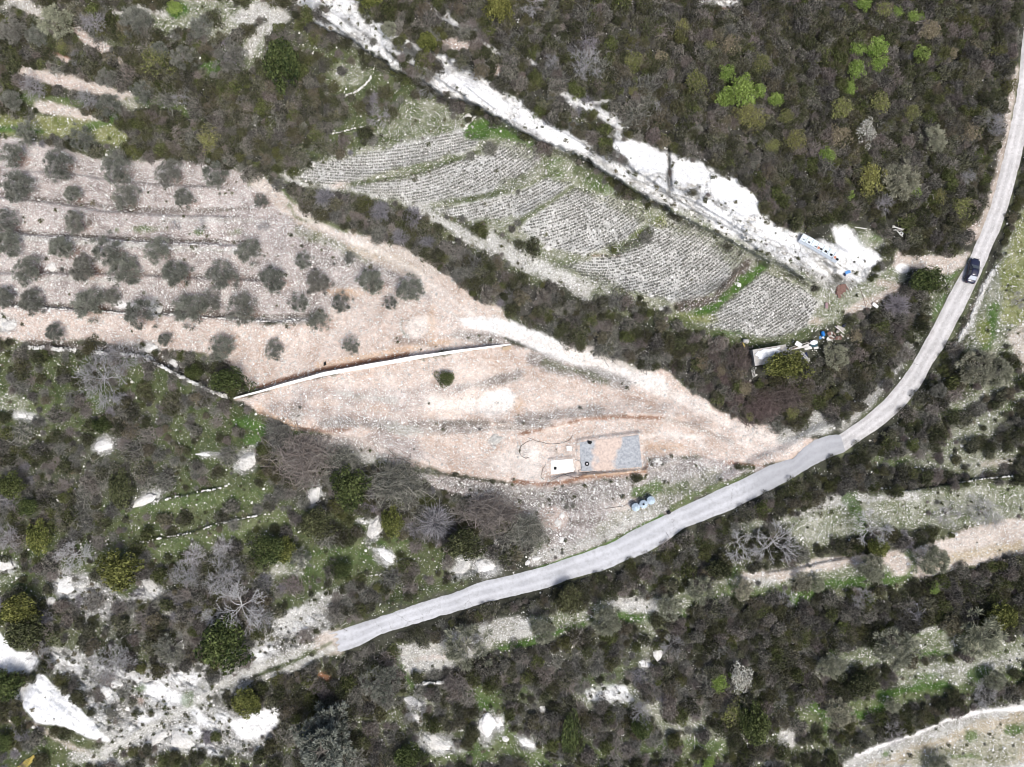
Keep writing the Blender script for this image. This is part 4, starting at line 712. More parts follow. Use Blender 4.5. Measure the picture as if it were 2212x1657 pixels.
def olive_crown(nc=52, per=52, L=.17, W=.034, flat=.62):
    out, rnd = [], []
    cpts = dome_points(nc, flat, .45); cpts[:, 2] += .22
    cpts[:, :2] *= (1 + rng.normal(size=(nc, 1)) * .13)
    for c in cpts:
        n = int(per * (.5 + rng.random())); od = c / (np.linalg.norm(c) + 1e-9); d = rdir(n) * .75 + od * .55; d[:, 2] += .15; d /= np.linalg.norm(d, axis=1, keepdims=True)
        p = c + d * (rng.random(n)[:, None] * .20); s = (.6 + .8 * rng.random(n))[:, None]
        out.append(rhomb(p + d * L * .4, d * L / 2 * s, perp(d) * W / 2 * s)); b0 = rng.random() * .55; rnd.append(np.clip(b0 + rng.random(n) * .45, 0, 1))
    m = nc; p0 = np.zeros((m, 3)) + np.array([0, 0, .1]); out.append(ribs(p0 + cpts * .15, cpts * .95, np.full(m, .035), np.full(m, .012))); rnd.append(np.full(m, 2.0))
    return np.concatenate(out), np.concatenate(rnd)
def branching(nmain=7, levels=5, spread=.55, w0=.05, kids=3, twist=.35, rise=.55, lenf=.74, first=.36):
    segs = []
    def rec(p, d, L, w, lv):
        q = p + d * L * .55; d2 = d + rng.normal(size=3) * twist * .35; d2 /= np.linalg.norm(d2); e = q + d2 * L * .45
        segs.append((p, q, w, w * .85, lv)); segs.append((q, e, w * .85, w * .62, lv))
        if lv == 0: return
        for k_ in range(kids):
            nd = d2 + rng.normal(size=3) * spread; nd[2] = nd[2] * .7 + .06; nd /= np.linalg.norm(nd)
            st = q if (k_ == 0 and lv > 1) else e
            rec(st, nd, L * lenf * (.75 + .45 * rng.random()), w * .58, lv - 1)
    for i in range(nmain):
        a = i * 6.283 / nmain + rng.random() * .6; el = rise * (.5 + .9 * rng.random())
        d = np.array([math.cos(a), math.sin(a), el]); d /= np.linalg.norm(d)
        rec(np.array([0, 0, .28]), d, first * (.8 + .4 * rng.random()), w0, levels)
    p0 = np.array([s[0] for s in segs]); p1 = np.array([s[1] for s in segs]); R = np.percentile(np.hypot(p1[:, 0], p1[:, 1]), 97)
    p0[:, :2] /= R; p1[:, :2] /= R; w0_ = np.array([max(s[2], .011) for s in segs]); w1_ = np.array([max(s[3], .008) for s in segs])
    q = np.concatenate([ribs(p0, p1, w0_, w1_), ribs(p0, p1, w0_ * .8, w1_ * .8)])
    r = rng.random(len(segs)); return q, np.concatenate([r, r])
def pine_crown():
    out, rnd = [], []
    for b_ in range(64):
        a = rng.random() * 6.283; lv = rng.random() ** .8; L = (1.0 - .62 * lv) * (.72 + .38 * rng.random()); z0 = .25 + lv * 1.15
        d = np.array([math.cos(a), math.sin(a), .12 + .25 * lv]); o = np.array([0, 0, z0])
        out.append(ribs(o[None], (o + d * L)[None], [.03], [.012])); rnd.append(np.full(1, 2.0))
        for j in range(9):
            t = .28 + .72 * (j + rng.random()) / 9; c = o + d * L * t; sd = np.array([-d[1], d[0], .1]) * (1 if j % 2 else -1)
            c = c + sd * (.20 * (1.15 - t)) * (.5 + rng.random()); n = 24; dd = rdir(n) * .7 + d * .6 + sd * .3; dd /= np.linalg.norm(dd, axis=1, keepdims=True)
            p = c + dd * (rng.random((n, 1)) * .07); out.append(rhomb(p, dd * .07, perp(dd) * .019)); b0 = rng.random() * .5; rnd.append(np.clip(b0 + rng.random(n) * .5, 0, 1))
    return np.concatenate(out), np.concatenate(rnd)
def trunk_mesh(name, h=.5, r=.09, lean=.08):
    """tapered trunk that forks into limbs"""
    V, F = [], []
    def tube(pts, rs, n=7):
        base = len(V)
        for (p, rr) in zip(pts, rs):
            for k_ in range(n):
                a = 6.283 * k_ / n; w = 1 + .15 * math.sin(3 * a + p[2] * 9); V.append((p[0] + rr * w * math.cos(a), p[1] + rr * w * math.sin(a), p[2]))
        for i in range(len(pts) - 1):
            for k_ in range(n): F.append((base + i * n + k_, base + i * n + (k_ + 1) % n, base + (i + 1) * n + (k_ + 1) % n, base + (i + 1) * n + k_))
        F.append(tuple(base + (len(pts) - 1) * n + k_ for k_ in range(n)))
    top = np.array([lean, lean * .4, h * .5]); tube([(0, 0, -.06), (0, 0, .05), tuple(top)], [r * 1.5, r, r * .8])
    for i in range(4):
        a = i * 1.57 + random.random(); e = top + np.array([math.cos(a) * .38, math.sin(a) * .38, h * .55]); md = (top + e) / 2 + np.array([0, 0, .03])
        tube([tuple(top - np.array([0, 0, .04])), tuple(md), tuple(e)], [r * .55, r * .38, r * .18], 6)
    me = mesh_from(name, V, F); me.polygons.foreach_set('use_smooth', np.ones(len(me.polygons), bool))
    at = me.attributes.new('rnd', 'FLOAT', 'FACE'); at.data.foreach_set('value', np.random.default_rng(3).random(len(me.polygons)).astype(np.float32)); return me
def Q(name, t): return quad_soup(name, *t)
PR = {}
PR['bush'] = [Q('bush', lobed(nl, 62, lr, .17, .085, fl, .68, .22, tw)) for nl, lr, fl, tw in ((12, .34, .75, .25), (9, .40, .7, .3), (15, .30, .8, .2), (11, .36, .65, .45), (14, .33, .75, .3), (8, .42, .8, .35))]
PR['brush'] = [Q('brush', strands(n, fl, .040, be, st, dr)) for n, fl, be, st, dr in ((190, .6, .5, .3, .1), (170, .55, .7, .45, .2), (210, .7, .35, .2, .0), (180, .5, .9, .55, .15))]
PR['bigbrush'] = [Q('bigbrush', strands(620, .55, .018, 1.1, .45, .15)) for _ in range(3)]
PR['sticks'] = [Q('sticks', strands(420, .75, .022, .25, .10, 0)) for _ in range(3)]
PR['olive'] = [Q('olive_crown', olive_crown(n, 64, .17, .036, fl)) for n, fl in ((56, .62), (48, .66), (62, .58), (52, .7), (58, .6))]
PR['oak'] = [Q('oak_crown', lobed(nl, 95, lr, .115, .07, .85, .70, .16, .03)) for nl, lr in ((26, .27), (32, .24), (22, .30))]
PR['spring'] = [Q('spring_crown', lobed(nl, 75, lr, .12, .075, .7, .74, .22, .12)) for nl, lr in ((24, .24), (20, .27), (28, .22), (16, .29))]
PR['airy'] = [Q('airy_crown', lobed(nl, 34, lr, .11, .06, .7, .74, .25, .5)) for nl, lr in ((24, .24), (18, .28), (26, .25))]
PR['bare'] = [Q('bare_crown', branching(*a)) for a in ((8, 4, .50, .028, 3, .55, .55), (10, 4, .60, .026, 3, .6, .4), (7, 4, .48, .030, 3, .55, .8))]
PR['barefine'] = [Q('bare_fine', branching(11, 4, .55, .026, 3, .4, .9)) for _ in range(2)]
PR['pine'] = [Q('pine_crown', pine_crown())]
PR['tuft'] = [Q('tuft', lobed(3, 16, .55, .55, .26, .6, .35, .2, .2)) for _ in range(4)]
def blades(n=26, L=.9, w=.09):
    d = rdir(n, 1.1); d[:, 2] = np.abs(d[:, 2]); p0 = np.c_[rng.normal(size=(n, 2)) * .45, np.zeros(n)]; return ribs(p0, p0 + d * L * (.5 + rng.random((n, 1)) * .7), np.full(n, w), np.full(n, w * .2)), rng.random(n)
PR['blades'] = [Q('blades', blades()) for _ in range(4)]
TR = [trunk_mesh('trunk', .6, .075), trunk_mesh('trunk', .8, .06, -.1)]

# ---------------------------------------------------------------- where things are, in words
ANCH = [(2100, 585, 'the black car'), (1770, 535, 'the row of pale blue hutches'), (1660, 765, 'the tarp-covered shed'), (1778, 722, 'the blue barrel'), (1390, 1088, 'the three steel tanks'), (1318, 980, 'the grey concrete slab'), (1214, 1008, 'the white cistern roof'),
        (700, 806, 'the long white wall'), (330, 770, 'the rubble retaining wall'), (225, 964, 'the lone white boulder'), (530, 997, 'the tilted striped boulder'), (715, 1590, 'the blue-grey pine'), (755, 1054, 'the tall oak below the plot'), (610, 134, 'the tall dark oak at the top left'),
        (130, 1520, 'the bare white slab at the lower left'), (715, 1390, 'the lower end of the concrete road'), (1000, 1275, 'the lower stretch of the concrete road'), (1300, 1205, 'the middle of the concrete road'), (1600, 1075, 'the upper stretch of the concrete road'), (1860, 940, 'the bend of the gravel road'),
        (2180, 300, 'the top of the gravel road'), (1010, 1215, 'the rubble heap above the road'), (1595, 200, 'the big bright green tree'), (1880, 110, 'the bright green trees at the top right'), (1873, 282, 'the white blossoming tree'), (1380, 340, 'the smooth white rock slab'), (1020, 175, 'the notch in the white cliff'), (1585, 425, 'the lower white rock slab'),
        (880, 320, 'the upper crop field'), (1000, 400, 'the middle crop field'), (1250, 480, 'the crop field below the cliff'), (1440, 580, 'the largest crop field'), (1650, 670, 'the small crop field'), (840, 470, 'the thicket north of the dirt track'), (1120, 600, 'the gully'), (1350, 720, 'the gully below the largest field'),
        (924, 89, 'the round green bush above the cliff'), (1077, 17, 'the round tree at the top edge'), (1263, 138, 'the big grey leafless bush'), (450, 299, 'the yellow-green tree'), (332, 128, 'the yellow tree of the upper left'), (75, 190, 'the pink soil strip'), (380, 250, 'the grassy gap of the upper left'), (1672, 1171, 'the big bare tree'), (1883, 1141, 'the forked bare tree'), (2131, 1107, 'the bare trees at the right edge'),
        (1320, 1310, 'the white stony clearing'), (1000, 1396, 'the pale olive below the road'), (1603, 1466, 'the creamy blossoming tree'), (1310, 1498, 'the pale rock ledge'), (1060, 1574, 'the jagged white boulder'), (1937, 1399, 'the ring-shaped olive'), (2121, 1369, 'the large pale olive'), (1850, 1425, 'the bright grass strip'), (2016, 1211, 'the rounded pale olive'), (1750, 1262, 'the pair of small pale olives'), (2050, 1560, 'the white path at the lower right'),
        (255, 1231, 'the green oak of the lower left'), (483, 1396, 'the big dark oak'), (500, 1300, 'the pale leafless thicket'), (221, 816, 'the spreading bare tree'), (493, 823, 'the green bush behind the wall corner'), (612, 1191, 'the round yellow-green bush'), (430, 1145, 'the thin stone terrace line'), (20, 1370, 'the white rock at the left edge'), (939, 1131, 'the purple-grey leafless tree'), (1942, 658, 'the lavender-grey bush'), (2090, 700, 'the roadside wall'), (1480, 90, 'the top edge of the thicket'), (1740, 60, 'the thicket at the top'), (240, 420, 'the olive grove'), (180, 1060, 'the grassy slope'), (620, 1330, 'the stony bank by the road end')]
def where(u, v, skip=None):
    best = min((a for a in ANCH if math.hypot(a[0] - u, a[1] - v) > 26), key=lambda a: math.hypot(a[0] - u, a[1] - v))
    du, dv = u - best[0], v - best[1]; a = math.degrees(math.atan2(-dv, du)) % 360
    w = ['right of', 'upper-right of', 'above', 'upper-left of', 'left of', 'lower-left of', 'below', 'lower-right of'][int((a + 22.5) // 45) % 8]
    return w + ' ' + best[2]
BOOK = {}      # label -> [(u, v, object)], made single at the end
def book(o, label, u, v): BOOK.setdefault((o['category'], label), []).append((u, v, o)); o['label'] = label

def crown_tree(u, v, r, kind, mat, name, cat, look, group, hc=None, flat=1.0, rv=None, seed=None, trunk=True, idx=None, label=None):
    """r: crown radius in map units"""
    r = r * (.80 if kind == 'olive' and mat == 'olive' else 1.0); R = r / PPM; hc = R * .9 if hc is None else hc
    loc = place(u, v, hc); lst = PR[kind]; me = lst[idx if idx is not None else int(rng.integers(len(lst)))]
    o = thing(name, loc, None, cat, 0, group)
    c = link('crown', me, M[mat], o); c.rotation_euler = (0, 0, float(rng.random() * 6.28))
    sy = (rv / r) if rv else 1.0
    if rv: c.rotation_euler = (0, 0, float(rng.choice([0, 3.1416])))
    zs = R * flat; c.scale = (R * 1.04, R * 1.04 * sy, zs); c.location = (0, 0, max(hc - .45 * zs, 0.05))
    if trunk:
        t = link('trunk', TR[int(rng.integers(2))], M['bark'], o); t.scale = (R * .9, R * .9, max(hc + .2, .5) * 1.1); t.rotation_euler = (0, 0, float(rng.random() * 6.28))
    book(o, label or (look + ' ' + where(u, v)), u, v); return o
# --- olive grove on the left
GROVE = [('top', [(124, 356, 35), (250, 366, 35), (364, 373, 31), (465, 376, 31), (25, 336, 30)]), ('second', [(34, 400, 36), (156, 418, 22), (272, 426, 30), (396, 428, 26), (564, 433, 18)]),
         ('third', [(13, 480, 28), (164, 480, 28)]), ('fourth', [(13, 527, 32), (131, 534, 30), (231, 540, 34), (339, 540, 30), (537, 545, 30), (656, 564, 20), (758, 558, 16)]),
         ('fifth', [(57, 585, 32), (178, 581, 34), (265, 585, 38), (379, 591, 36), (480, 595, 34), (590, 604, 34), (688, 611, 32), (802, 608, 34), (886, 621, 32)]),
         ('sixth', [(10, 642, 26), (67, 652, 32), (191, 660, 38), (302, 678, 36), (409, 672, 40), (520, 668, 38), (242, 642, 22), (456, 648, 28), (647, 655, 22), (738, 655, 23), (844, 655, 16), (689, 695, 27)]),
         ('lowest', [(117, 719, 24), (477, 749, 29), (592, 756, 22), (760, 746, 21), (356, 734, 18)])]
ORD = ['leftmost', 'second from the left', 'third from the left', 'fourth from the left', 'fifth from the left', 'sixth from the left', 'seventh from the left', 'eighth from the left', 'ninth from the left', 'tenth from the left', 'eleventh from the left', 'rightmost']
for row, lst in GROVE:
    for i, (u, v, r) in enumerate(sorted(lst)):
        sz = 'large' if r >= 34 else ('small' if r < 24 else 'medium-sized')
        o = crown_tree(u, v, r, 'olive', 'olive', 'olive_tree', 'tree', 'x', 'olive trees of the grove on the left', .9 + r / PPM * .5, .9, label='%s grey-green olive tree, %s in the %s row of the left grove' % (sz, ORD[i], row))
# --- pale olives elsewhere
for u, v, r, m in [(25, 215, 27, 0), (60, 285, 30, 0), (175, 299, 30, 0), (235, 228, 28, 0), (27, 67, 30, 0), (117, 47, 30, 1), (289, 44, 35, 0), (497, 121, 36, 0), (433, 57, 25, 0), (309, 198, 28, 0), (393, 124, 28, 0), (228, 168, 22, 0), (80, 74, 25, 0), (839, 64, 17, 1), (345, 110, 24, 0),
                   (1883, 1228, 30, 1), (2016, 1211, 33, 1), (1735, 1256, 18, 1), (1766, 1263, 17, 1), (1937, 1399, 37, 1), (2121, 1369, 42, 1), (1801, 1436, 26, 1), (1813, 1544, 27, 1), (1930, 1523, 15, 1), (2150, 1470, 22, 1), (1312, 1342, 31, 1), (1446, 1315, 25, 1), (1603, 1272, 20, 1), (1516, 1275, 26, 1),
                   (1006, 1396, 41, 1), (819, 1470, 44, 0), (840, 1500, 34, 0), (2115, 793, 34, 1), (2155, 806, 28, 1), (1950, 386, 35, 1), (2017, 299, 24, 1), (1174, 1362, 27, 1), (366, 1402, 33, 0), (648, 1205, 24, 0), (2027, 843, 22, 0), (1806, 769, 23, 1), (2030, 1660, 24, 1)]:
    crown_tree(u, v, r, 'olive', 'olive_pale' if m else 'olive', 'olive_tree', 'tree', ('silvery pale' if m else 'dull grey-green') + ' olive tree', 'olive trees scattered over the slopes', .7 + r / PPM * .5, .9)
# --- oaks and dense evergreens
for u, v, ru, rv, m, look in [(610, 134, 44, 58, 'oak', 'tall dark green oak with clumped foliage'), (924, 89, 23, 23, 'oak_yellow', 'round dense green tree'), (1077, 15, 32, 34, 'oak_yellow', 'broad olive-green round tree'), (802, -4, 30, 20, 'oak_yellow', 'brownish green tree cut by the top edge'),
        (755, 1054, 42, 52, 'oak', 'large dark green oak'), (845, 1131, 27, 36, 'oak_yellow', 'dark yellow-green oak'), (577, 1188, 38, 40, 'oak', 'dark evergreen oak'), (612, 1191, 30, 28, 'oak_yellow', 'round bright yellow-green bush tree'), (738, 1231, 24, 24, 'oak', 'small dark green oak'), (684, 1134, 40, 36, 'maquis_dark', 'dark olive-brown evergreen'),
        (255, 1231, 48, 46, 'oak_yellow', 'large green oak with yellowish tips'), (80, 1164, 28, 38, 'oak_yellow', 'mottled dark and yellow-green oak'), (483, 1396, 56, 60, 'oak', 'broad dark green oak'), (40, 1319, 44, 34, 'oak_yellow', 'green and brown oak'), (534, 1517, 34, 34, 'oak_yellow', 'dark yellow-green oak bush'), (493, 823, 42, 32, 'oak', 'dense dark green bush tree'),
        (20, 1051, 32, 30, 'oak', 'dark green oak'), (57, 1095, 24, 24, 'oak', 'small dark oak'), (258, 1061, 28, 44, 'maquis_dark', 'dark olive evergreen'), (218, 920, 24, 18, 'oak', 'low green evergreen bush'), (963, 818, 20, 21, 'oak', 'round dark green bush on the pink soil'), (1630, 1570, 36, 46, 'oak', 'dark green oak'), (1385, 1574, 26, 26, 'oak', 'dark green round oak'),
        (1234, 1587, 22, 56, 'oak', 'long narrow dark green evergreen clump'), (1698, 789, 50, 36, 'oak_yellow', 'dense green tree overhanging the shed'), (2004, 605, 40, 34, 'oak', 'dark green spreading bush tree'), (882, 1634, 32, 30, 'oak', 'dark green oak'), (1003, 1178, 46, 34, 'maquis_dark', 'dark brown-green evergreen'), (1231, 1299, 32, 34, 'maquis_dark', 'brownish green evergreen tree'),
        (1897, 1184, 26, 24, 'oak_yellow', 'dark green tree'), (13, 1480, 34, 34, 'oak', 'dark green oak at the left edge'), (57, 1369, 44, 40, 'maquis_dark', 'dark shaggy evergreen'), (5, 1605, 20, 26, 'oak', 'dark green oak'), (416, 806, 22, 18, 'oak', 'low dark green bush'), (1556, 1230, 30, 22, 'maquis_dark', 'brownish evergreen'), (2170, 1330, 34, 30, 'oak_yellow', 'olive-green round tree'), (2060, 1350, 26, 24, 'maquis', 'brownish round evergreen'), (1860, 1480, 34, 30, 'maquis_dark', 'broad dark evergreen')]:
    crown_tree(u, v, ru, 'oak', m, 'oak_tree', 'tree', look, 'evergreen oaks and dense trees', min(3.2, ru / PPM * .85), 1.0, rv)
# --- fresh green and blossoming trees
for u, v, r, m, look in [(1603, 195, 38, 'spring', 'large bright lime-green tree'), (1570, 157, 21, 'spring', 'small bright green tree'), (1566, 214, 22, 'spring', 'bright green tree'), (1636, 196, 20, 'spring', 'bright green tree'), (1677, 215, 18, 'spring', 'small round vivid green tree'), (1614, 248, 31, 'spring_dull', 'yellow-green airy tree'), (1644, 134, 24, 'spring_dull', 'dull yellow-green tree'),
        (1533, 94, 16, 'spring_dull', 'small yellow-green tree'), (1369, 130, 25, 'spring_dull', 'dull olive-green tree'), (1429, 124, 18, 'tan', 'tan-green airy tree'), (1369, 198, 14, 'spring_dull', 'small olive-green tree'), (1506, 175, 28, 'spring_dull', 'grey-green airy tree'), (1577, 97, 25, 'tan', 'tan airy tree'), (1476, 54, 19, 'spring_dull', 'small olive-green tree'), (1664, 312, 18, 'spring_dull', 'yellow-green tree'),
        (1866, 5, 20, 'spring', 'bright green tree at the top edge'), (1911, 17, 20, 'spring_dull', 'yellow-green tree'), (1940, 24, 14, 'spring', 'bright green small tree'), (1974, 33, 16, 'spring', 'bright green tree'), (1994, 34, 12, 'spring', 'small bright green tree'), (1856, 101, 19, 'spring', 'bright green tree'), (1896, 100, 26, 'spring', 'large pale lime-green tree'), (1899, 132, 22, 'spring', 'pale lime-green tree'), (1853, 148, 22, 'spring', 'bright green tree'),
        (1823, 131, 10, 'spring', 'tiny bright green bush'), (1836, 188, 17, 'spring', 'vivid green small tree'), (1992, 116, 20, 'spring', 'yellow-green spiky tree'), (2058, 114, 15, 'tan', 'tan airy tree'), (2011, 64, 26, 'tan', 'brown and tan airy tree'), (1819, 232, 28, 'spring_dull', 'yellow-green airy tree'), (1902, 220, 27, 'spring_dull', 'olive-yellow round tree'), (1970, 242, 22, 'spring_dull', 'pale yellow-green tree'),
        (1638, 258, 26, 'spring_dull', 'yellow-green tree'), (1699, 250, 20, 'spring_dull', 'yellow-green airy tree'), (1816, 292, 26, 'tan', 'pale yellowish tree'), (2101, 285, 25, 'tan', 'tan and green tree'), (1719, 300, 27, 'spring_dull', 'yellow-green spreading tree'), (1672, 314, 18, 'spring_dull', 'olive-yellow tree'), (1786, 336, 20, 'spring', 'green upright tree'), (1839, 342, 15, 'spring_dull', 'small pale green tree'),
        (1979, 414, 18, 'spring', 'bright green slanting tree'), (2031, 425, 20, 'spring_dull', 'olive-green tree'), (2081, 446, 27, 'spring_dull', 'olive-green tree'), (1836, 420, 12, 'spring', 'small green tree'), (1824, 390, 12, 'spring_dull', 'small olive-green tree'), (332, 128, 36, 'spring_dull', 'yellow-green spreading tree'), (131, 98, 16, 'spring_dull', 'bright yellow-green small tree'), (450, 299, 29, 'spring_dull', 'yellow-green tree among dark bushes'),
        (376, 15, 18, 'spring', 'bright green tree at the top edge'), (262, 77, 14, 'spring_dull', 'small yellow-green tree'), (1556, 1476, 22, 'spring', 'bright green tree'), (1587, 1545, 30, 'spring_dull', 'pale yellow-green tree'), (1530, 1648, 16, 'spring', 'bright green tree at the bottom edge'), (1705, 975, 0, 0, 0), (1712, 892, 18, 'spring_dull', 'yellow-green bush'), (1620, 900, 12, 'spring_dull', 'small yellow-green bush'),
        (1102, 675, 12, 'spring_dull', 'olive-green bush by the dirt track'), (1365, 722, 13, 'spring_dull', 'pale green bush'), (1371, 732, 10, 'spring_dull', 'yellow-green bush'), (2018, 1270, 16, 'spring', 'small yellow-green tree'), (1560, 800, 14, 'tan', 'tan bush'), (1518, 785, 18, 'tan', 'tan airy bush'), (1610, 840, 18, 'tan', 'tan bush'), (1850, 725, 16, 'tan', 'tan dead bush')]:
    if not r: continue
    crown_tree(u, v, r, 'airy' if m in ('spring_dull', 'tan') else 'spring', m, 'spring_tree', 'tree', look, 'leafing trees and bushes', r / PPM * .8, .95)
crown_tree(1883, 386, 29, 'spring', 'spring_dull', 'spring_tree', 'tree', 'strong olive-green upright tree', 'leafing trees and bushes', 2.2, 1.0, 38)
crown_tree(1873, 282, 23, 'airy', 'blossom', 'blossom_tree', 'tree', 'x', None, 2.2, 1.0, 31, label='white blossoming tree in the middle of the dark scrub at the upper right')
crown_tree(1603, 1466, 28, 'airy', 'blossom', 'blossom_tree', 'tree', 'x', None, 2.4, 1.0, 36, label='creamy white blossoming tree beside a bright green tree at the lower right')
# --- pine
crown_tree(712, 1590, 74, 'pine', 'pine', 'pine_tree', 'tree', 'x', None, 3.2, .9, label='large blue-grey pine with radiating boughs at the bottom')
# --- bare trees
for u, v, r, kd, m, look in [(221, 818, 58, 'bare', 'barewood_grey', 'spreading leafless tree below the rubble wall'), (270, 768, 38, 'bare', 'barewood_grey', 'leafless tree leaning over the rubble wall'), (1600, 1181, 36, 'bare', 'barewood', 'pale leafless fig-like tree'), (1672, 1171, 50, 'bare', 'barewood', 'large pale leafless tree'), (1883, 1141, 42, 'bare', 'barewood', 'pale forked leafless tree'), (2051, 1111, 30, 'bare', 'barewood_grey', 'grey leafless tree'), (2131, 1107, 36, 'bare', 'barewood_grey', 'grey leafless tree'),
        (1147, 8, 28, 'bare', 'barewood', 'white leafless tree at the top edge'), (1263, 138, 36, 'barefine', 'barewood_grey', 'big round grey leafless bush'), (1194, 136, 18, 'barefine', 'barewood_grey', 'small grey leafless bush'), (1416, 232, 13, 'barefine', 'barewood', 'small white dead bush'), (158, 1200, 38, 'bare', 'barewood', 'pale twisted leafless tree'), (420, 1198, 26, 'barefine', 'barewood', 'pale leafless tree'), (483, 1184, 24, 'barefine', 'barewood', 'pale leafless tree'),
        (487, 1251, 44, 'barefine', 'barewood_grey', 'grey leafless tree'), (400, 1240, 30, 'barefine', 'barewood_grey', 'grey leafless tree'), (520, 1310, 56, 'bare', 'barewood', 'wide pale leafless tree'), (453, 1335, 22, 'barefine', 'barewood', 'whitish leafless bush'), (562, 1330, 30, 'barefine', 'barewood_grey', 'grey leafless bush'), (242, 1433, 46, 'barefine', 'barewood_grey', 'round grey leafless tree'), (84, 1419, 30, 'bare', 'barewood_grey', 'leafless tree on the white rock'),
        (379, 487, 13, 'bare', 'barewood_grey', 'small bare vine stump'), (436, 487, 15, 'bare', 'barewood', 'small bare vine stump'), (570, 490, 13, 'bare', 'barewood_grey', 'small bare vine stump'), (2205, 648, 22, 'bare', 'barewood_grey', 'dark leafless tree at the right edge'), (2152, 272, 25, 'barefine', 'barewood_grey', 'grey leafless bush by the road'), (2090, 380, 18, 'barefine', 'barewood_grey', 'grey leafless bush'), (1910, 436, 22, 'barefine', 'barewood_grey', 'grey leafless bush'),
        (1860, 1290, 24, 'bare', 'barewood_grey', 'grey leafless tree'), (1450, 1395, 26, 'bare', 'barewood_grey', 'grey leafless tree'), (390, 205, 22, 'bare', 'barewood_grey', 'grey leafless tree'), (190, 215, 24, 'barefine', 'barewood_grey', 'purple-grey leafless bush'), (75, 190, 30, 'barefine', 'barewood_grey', 'purple-grey leafless bush'), (205, 50, 26, 'barefine', 'barewood_grey', 'purple-grey leafless bush'), (170, 125, 20, 'bare', 'barewood_grey', 'leafless grey tree'),
        (925, 190, 24, 'bare', 'barewood_grey', 'tangled grey leafless bush'), (820, 252, 26, 'bare', 'barewood_grey', 'tangled grey leafless bush'), (20, 1161, 28, 'barefine', 'barewood_grey', 'purple-grey leafless tree'), (1385, 1540, 26, 'barefine', 'barewood_grey', 'purple-grey leafless bush'), (1700, 1290, 20, 'bare', 'barewood_grey', 'grey leafless bush'), (2130, 1500, 30, 'bare', 'barewood_grey', 'grey leafless tree above the white path'), (1930, 1580, 26, 'bare', 'barewood_grey', 'grey leafless tree above the white path'), (900, 1530, 26, 'bare', 'barewood_grey', 'grey leafless tree'), (2040, 1645, 18, 'bare', 'barewood', 'pale leafless bush')]:
    crown_tree(u, v, r, kd, m, 'bare_tree', 'tree', look, 'leafless trees', r / PPM * .55 if kd == 'bare' else r / PPM * .7, .75)
for u, v, ru, rv, m, look in [(939, 1131, 44, 42, 'brush_purple', 'purple-grey leafless tree'), (1942, 658, 33, 27, 'brush_purple', 'lavender-grey round leafless bush'), (820, 455, 24, 26, 'brush_purple', 'purple-grey bush'), (890, 470, 22, 30, 'brush_purple', 'purple-grey bush'), (865, 510, 24, 22, 'brush_purple', 'purple-grey bush'), (700, 425, 26, 22, 'brush_purple', 'purple-grey bush'), (925, 520, 22, 18, 'brush_purple', 'purple-grey bush'),
        (651, 990, 50, 46, 'brush', 'wide tangled grey leafless thicket tree'), (852, 1046, 54, 40, 'brush', 'wide grey-brown twiggy tree'), (740, 1000, 34, 30, 'brush', 'grey-brown twiggy tree'), (600, 940, 26, 34, 'brush', 'grey twiggy tree'), (1060, 1110, 50, 34, 'brush', 'sprawling grey-brown bramble'), (1140, 1150, 34, 30, 'brush', 'grey-brown bramble'), (1640, 700, 0, 0, 0, 0), (1600, 775, 22, 26, 'brush_red', 'red-brown twiggy bush beside the shed'), (1650, 880, 30, 24, 'brush_red', 'red-brown twiggy bush'), (1700, 860, 34, 26, 'brush_red', 'red-brown twiggy bush')]:
    if not ru: continue
    crown_tree(u, v, ru, 'sticks' if m == 'brush_purple' else 'bigbrush', m, 'leafless_bush', 'bush', look, 'twiggy leafless bushes', ru / PPM * .6, .95, rv, trunk=False)
# ---------------------------------------------------------------- scrub: many shrubs, the largest as things, the rest as stuff
CHK = CH
def chan(u, v, k_):
    i = np.clip(np.searchsorted(AU, u) - 1, 0, NU - 1); j = np.clip(np.searchsorted(AV, v) - 1, 0, NV - 1)
    return CHK[j, i, k_]
def jitter(lo_u, hi_u, lo_v, hi_v, step):
    a = np.arange(lo_u, hi_u, step); b_ = np.arange(lo_v, hi_v, step); U, V = np.meshgrid(a, b_)
    U = U + (rng.random(U.shape) - .5) * step * 1.1; V = V + (rng.random(V.shape) - .5) * step * 1.1
    return U.ravel(), V.ravel()
TREES = [(x[0], x[1], 0) for l in BOOK.values() for x in l]
KEEP = [(1770, 535, 46), (1665, 762, 46), (1740, 755, 24), (1800, 722, 32), (2100, 585, 50), (1390, 1088, 40), (1609, 737, 12), (1628, 806, 12), (1740, 771, 14), (1831, 588, 10), (1940, 496, 18), (1860, 492, 18), (1949, 580, 20), (1820, 632, 16), (1786, 660, 10), (1890, 660, 10), (1700, 750, 20), (1444, 1107, 10), (221, 850, 22), (225, 964, 24), (530, 997, 24), (808, 1144, 20), (832, 1201, 20), (1003, 1225, 26), (1053, 1228, 26), (946, 1607, 30), (1060, 1574, 28), (1392, 1436, 16), (1422, 1416, 12), (892, 1520, 16), (678, 1071, 16), (312, 1081, 22), (450, 982, 24), (54, 900, 20), (1139, 1607, 16), (1172, 1533, 9), (1699, 1597, 20), (20, 702, 14)]
def keepout(u, v, pad=0):
    m = np.ones(u.shape, bool)
    for a, b_, r in KEEP: m &= np.hypot(u - a, v - b_) > r + pad
    return m
WALLS = [[p for p in l[0]] for l in SOUTH if l[1] >= .7][:10]
U, V = jitter(-420, 2640, -380, 2040, 11.6)
rad = 7 + 13 * rng.random(U.shape) ** 2.0
leaf, twig = chan(U, V, 4), chan(U, V, 5)
edge = np.ones(U.shape)
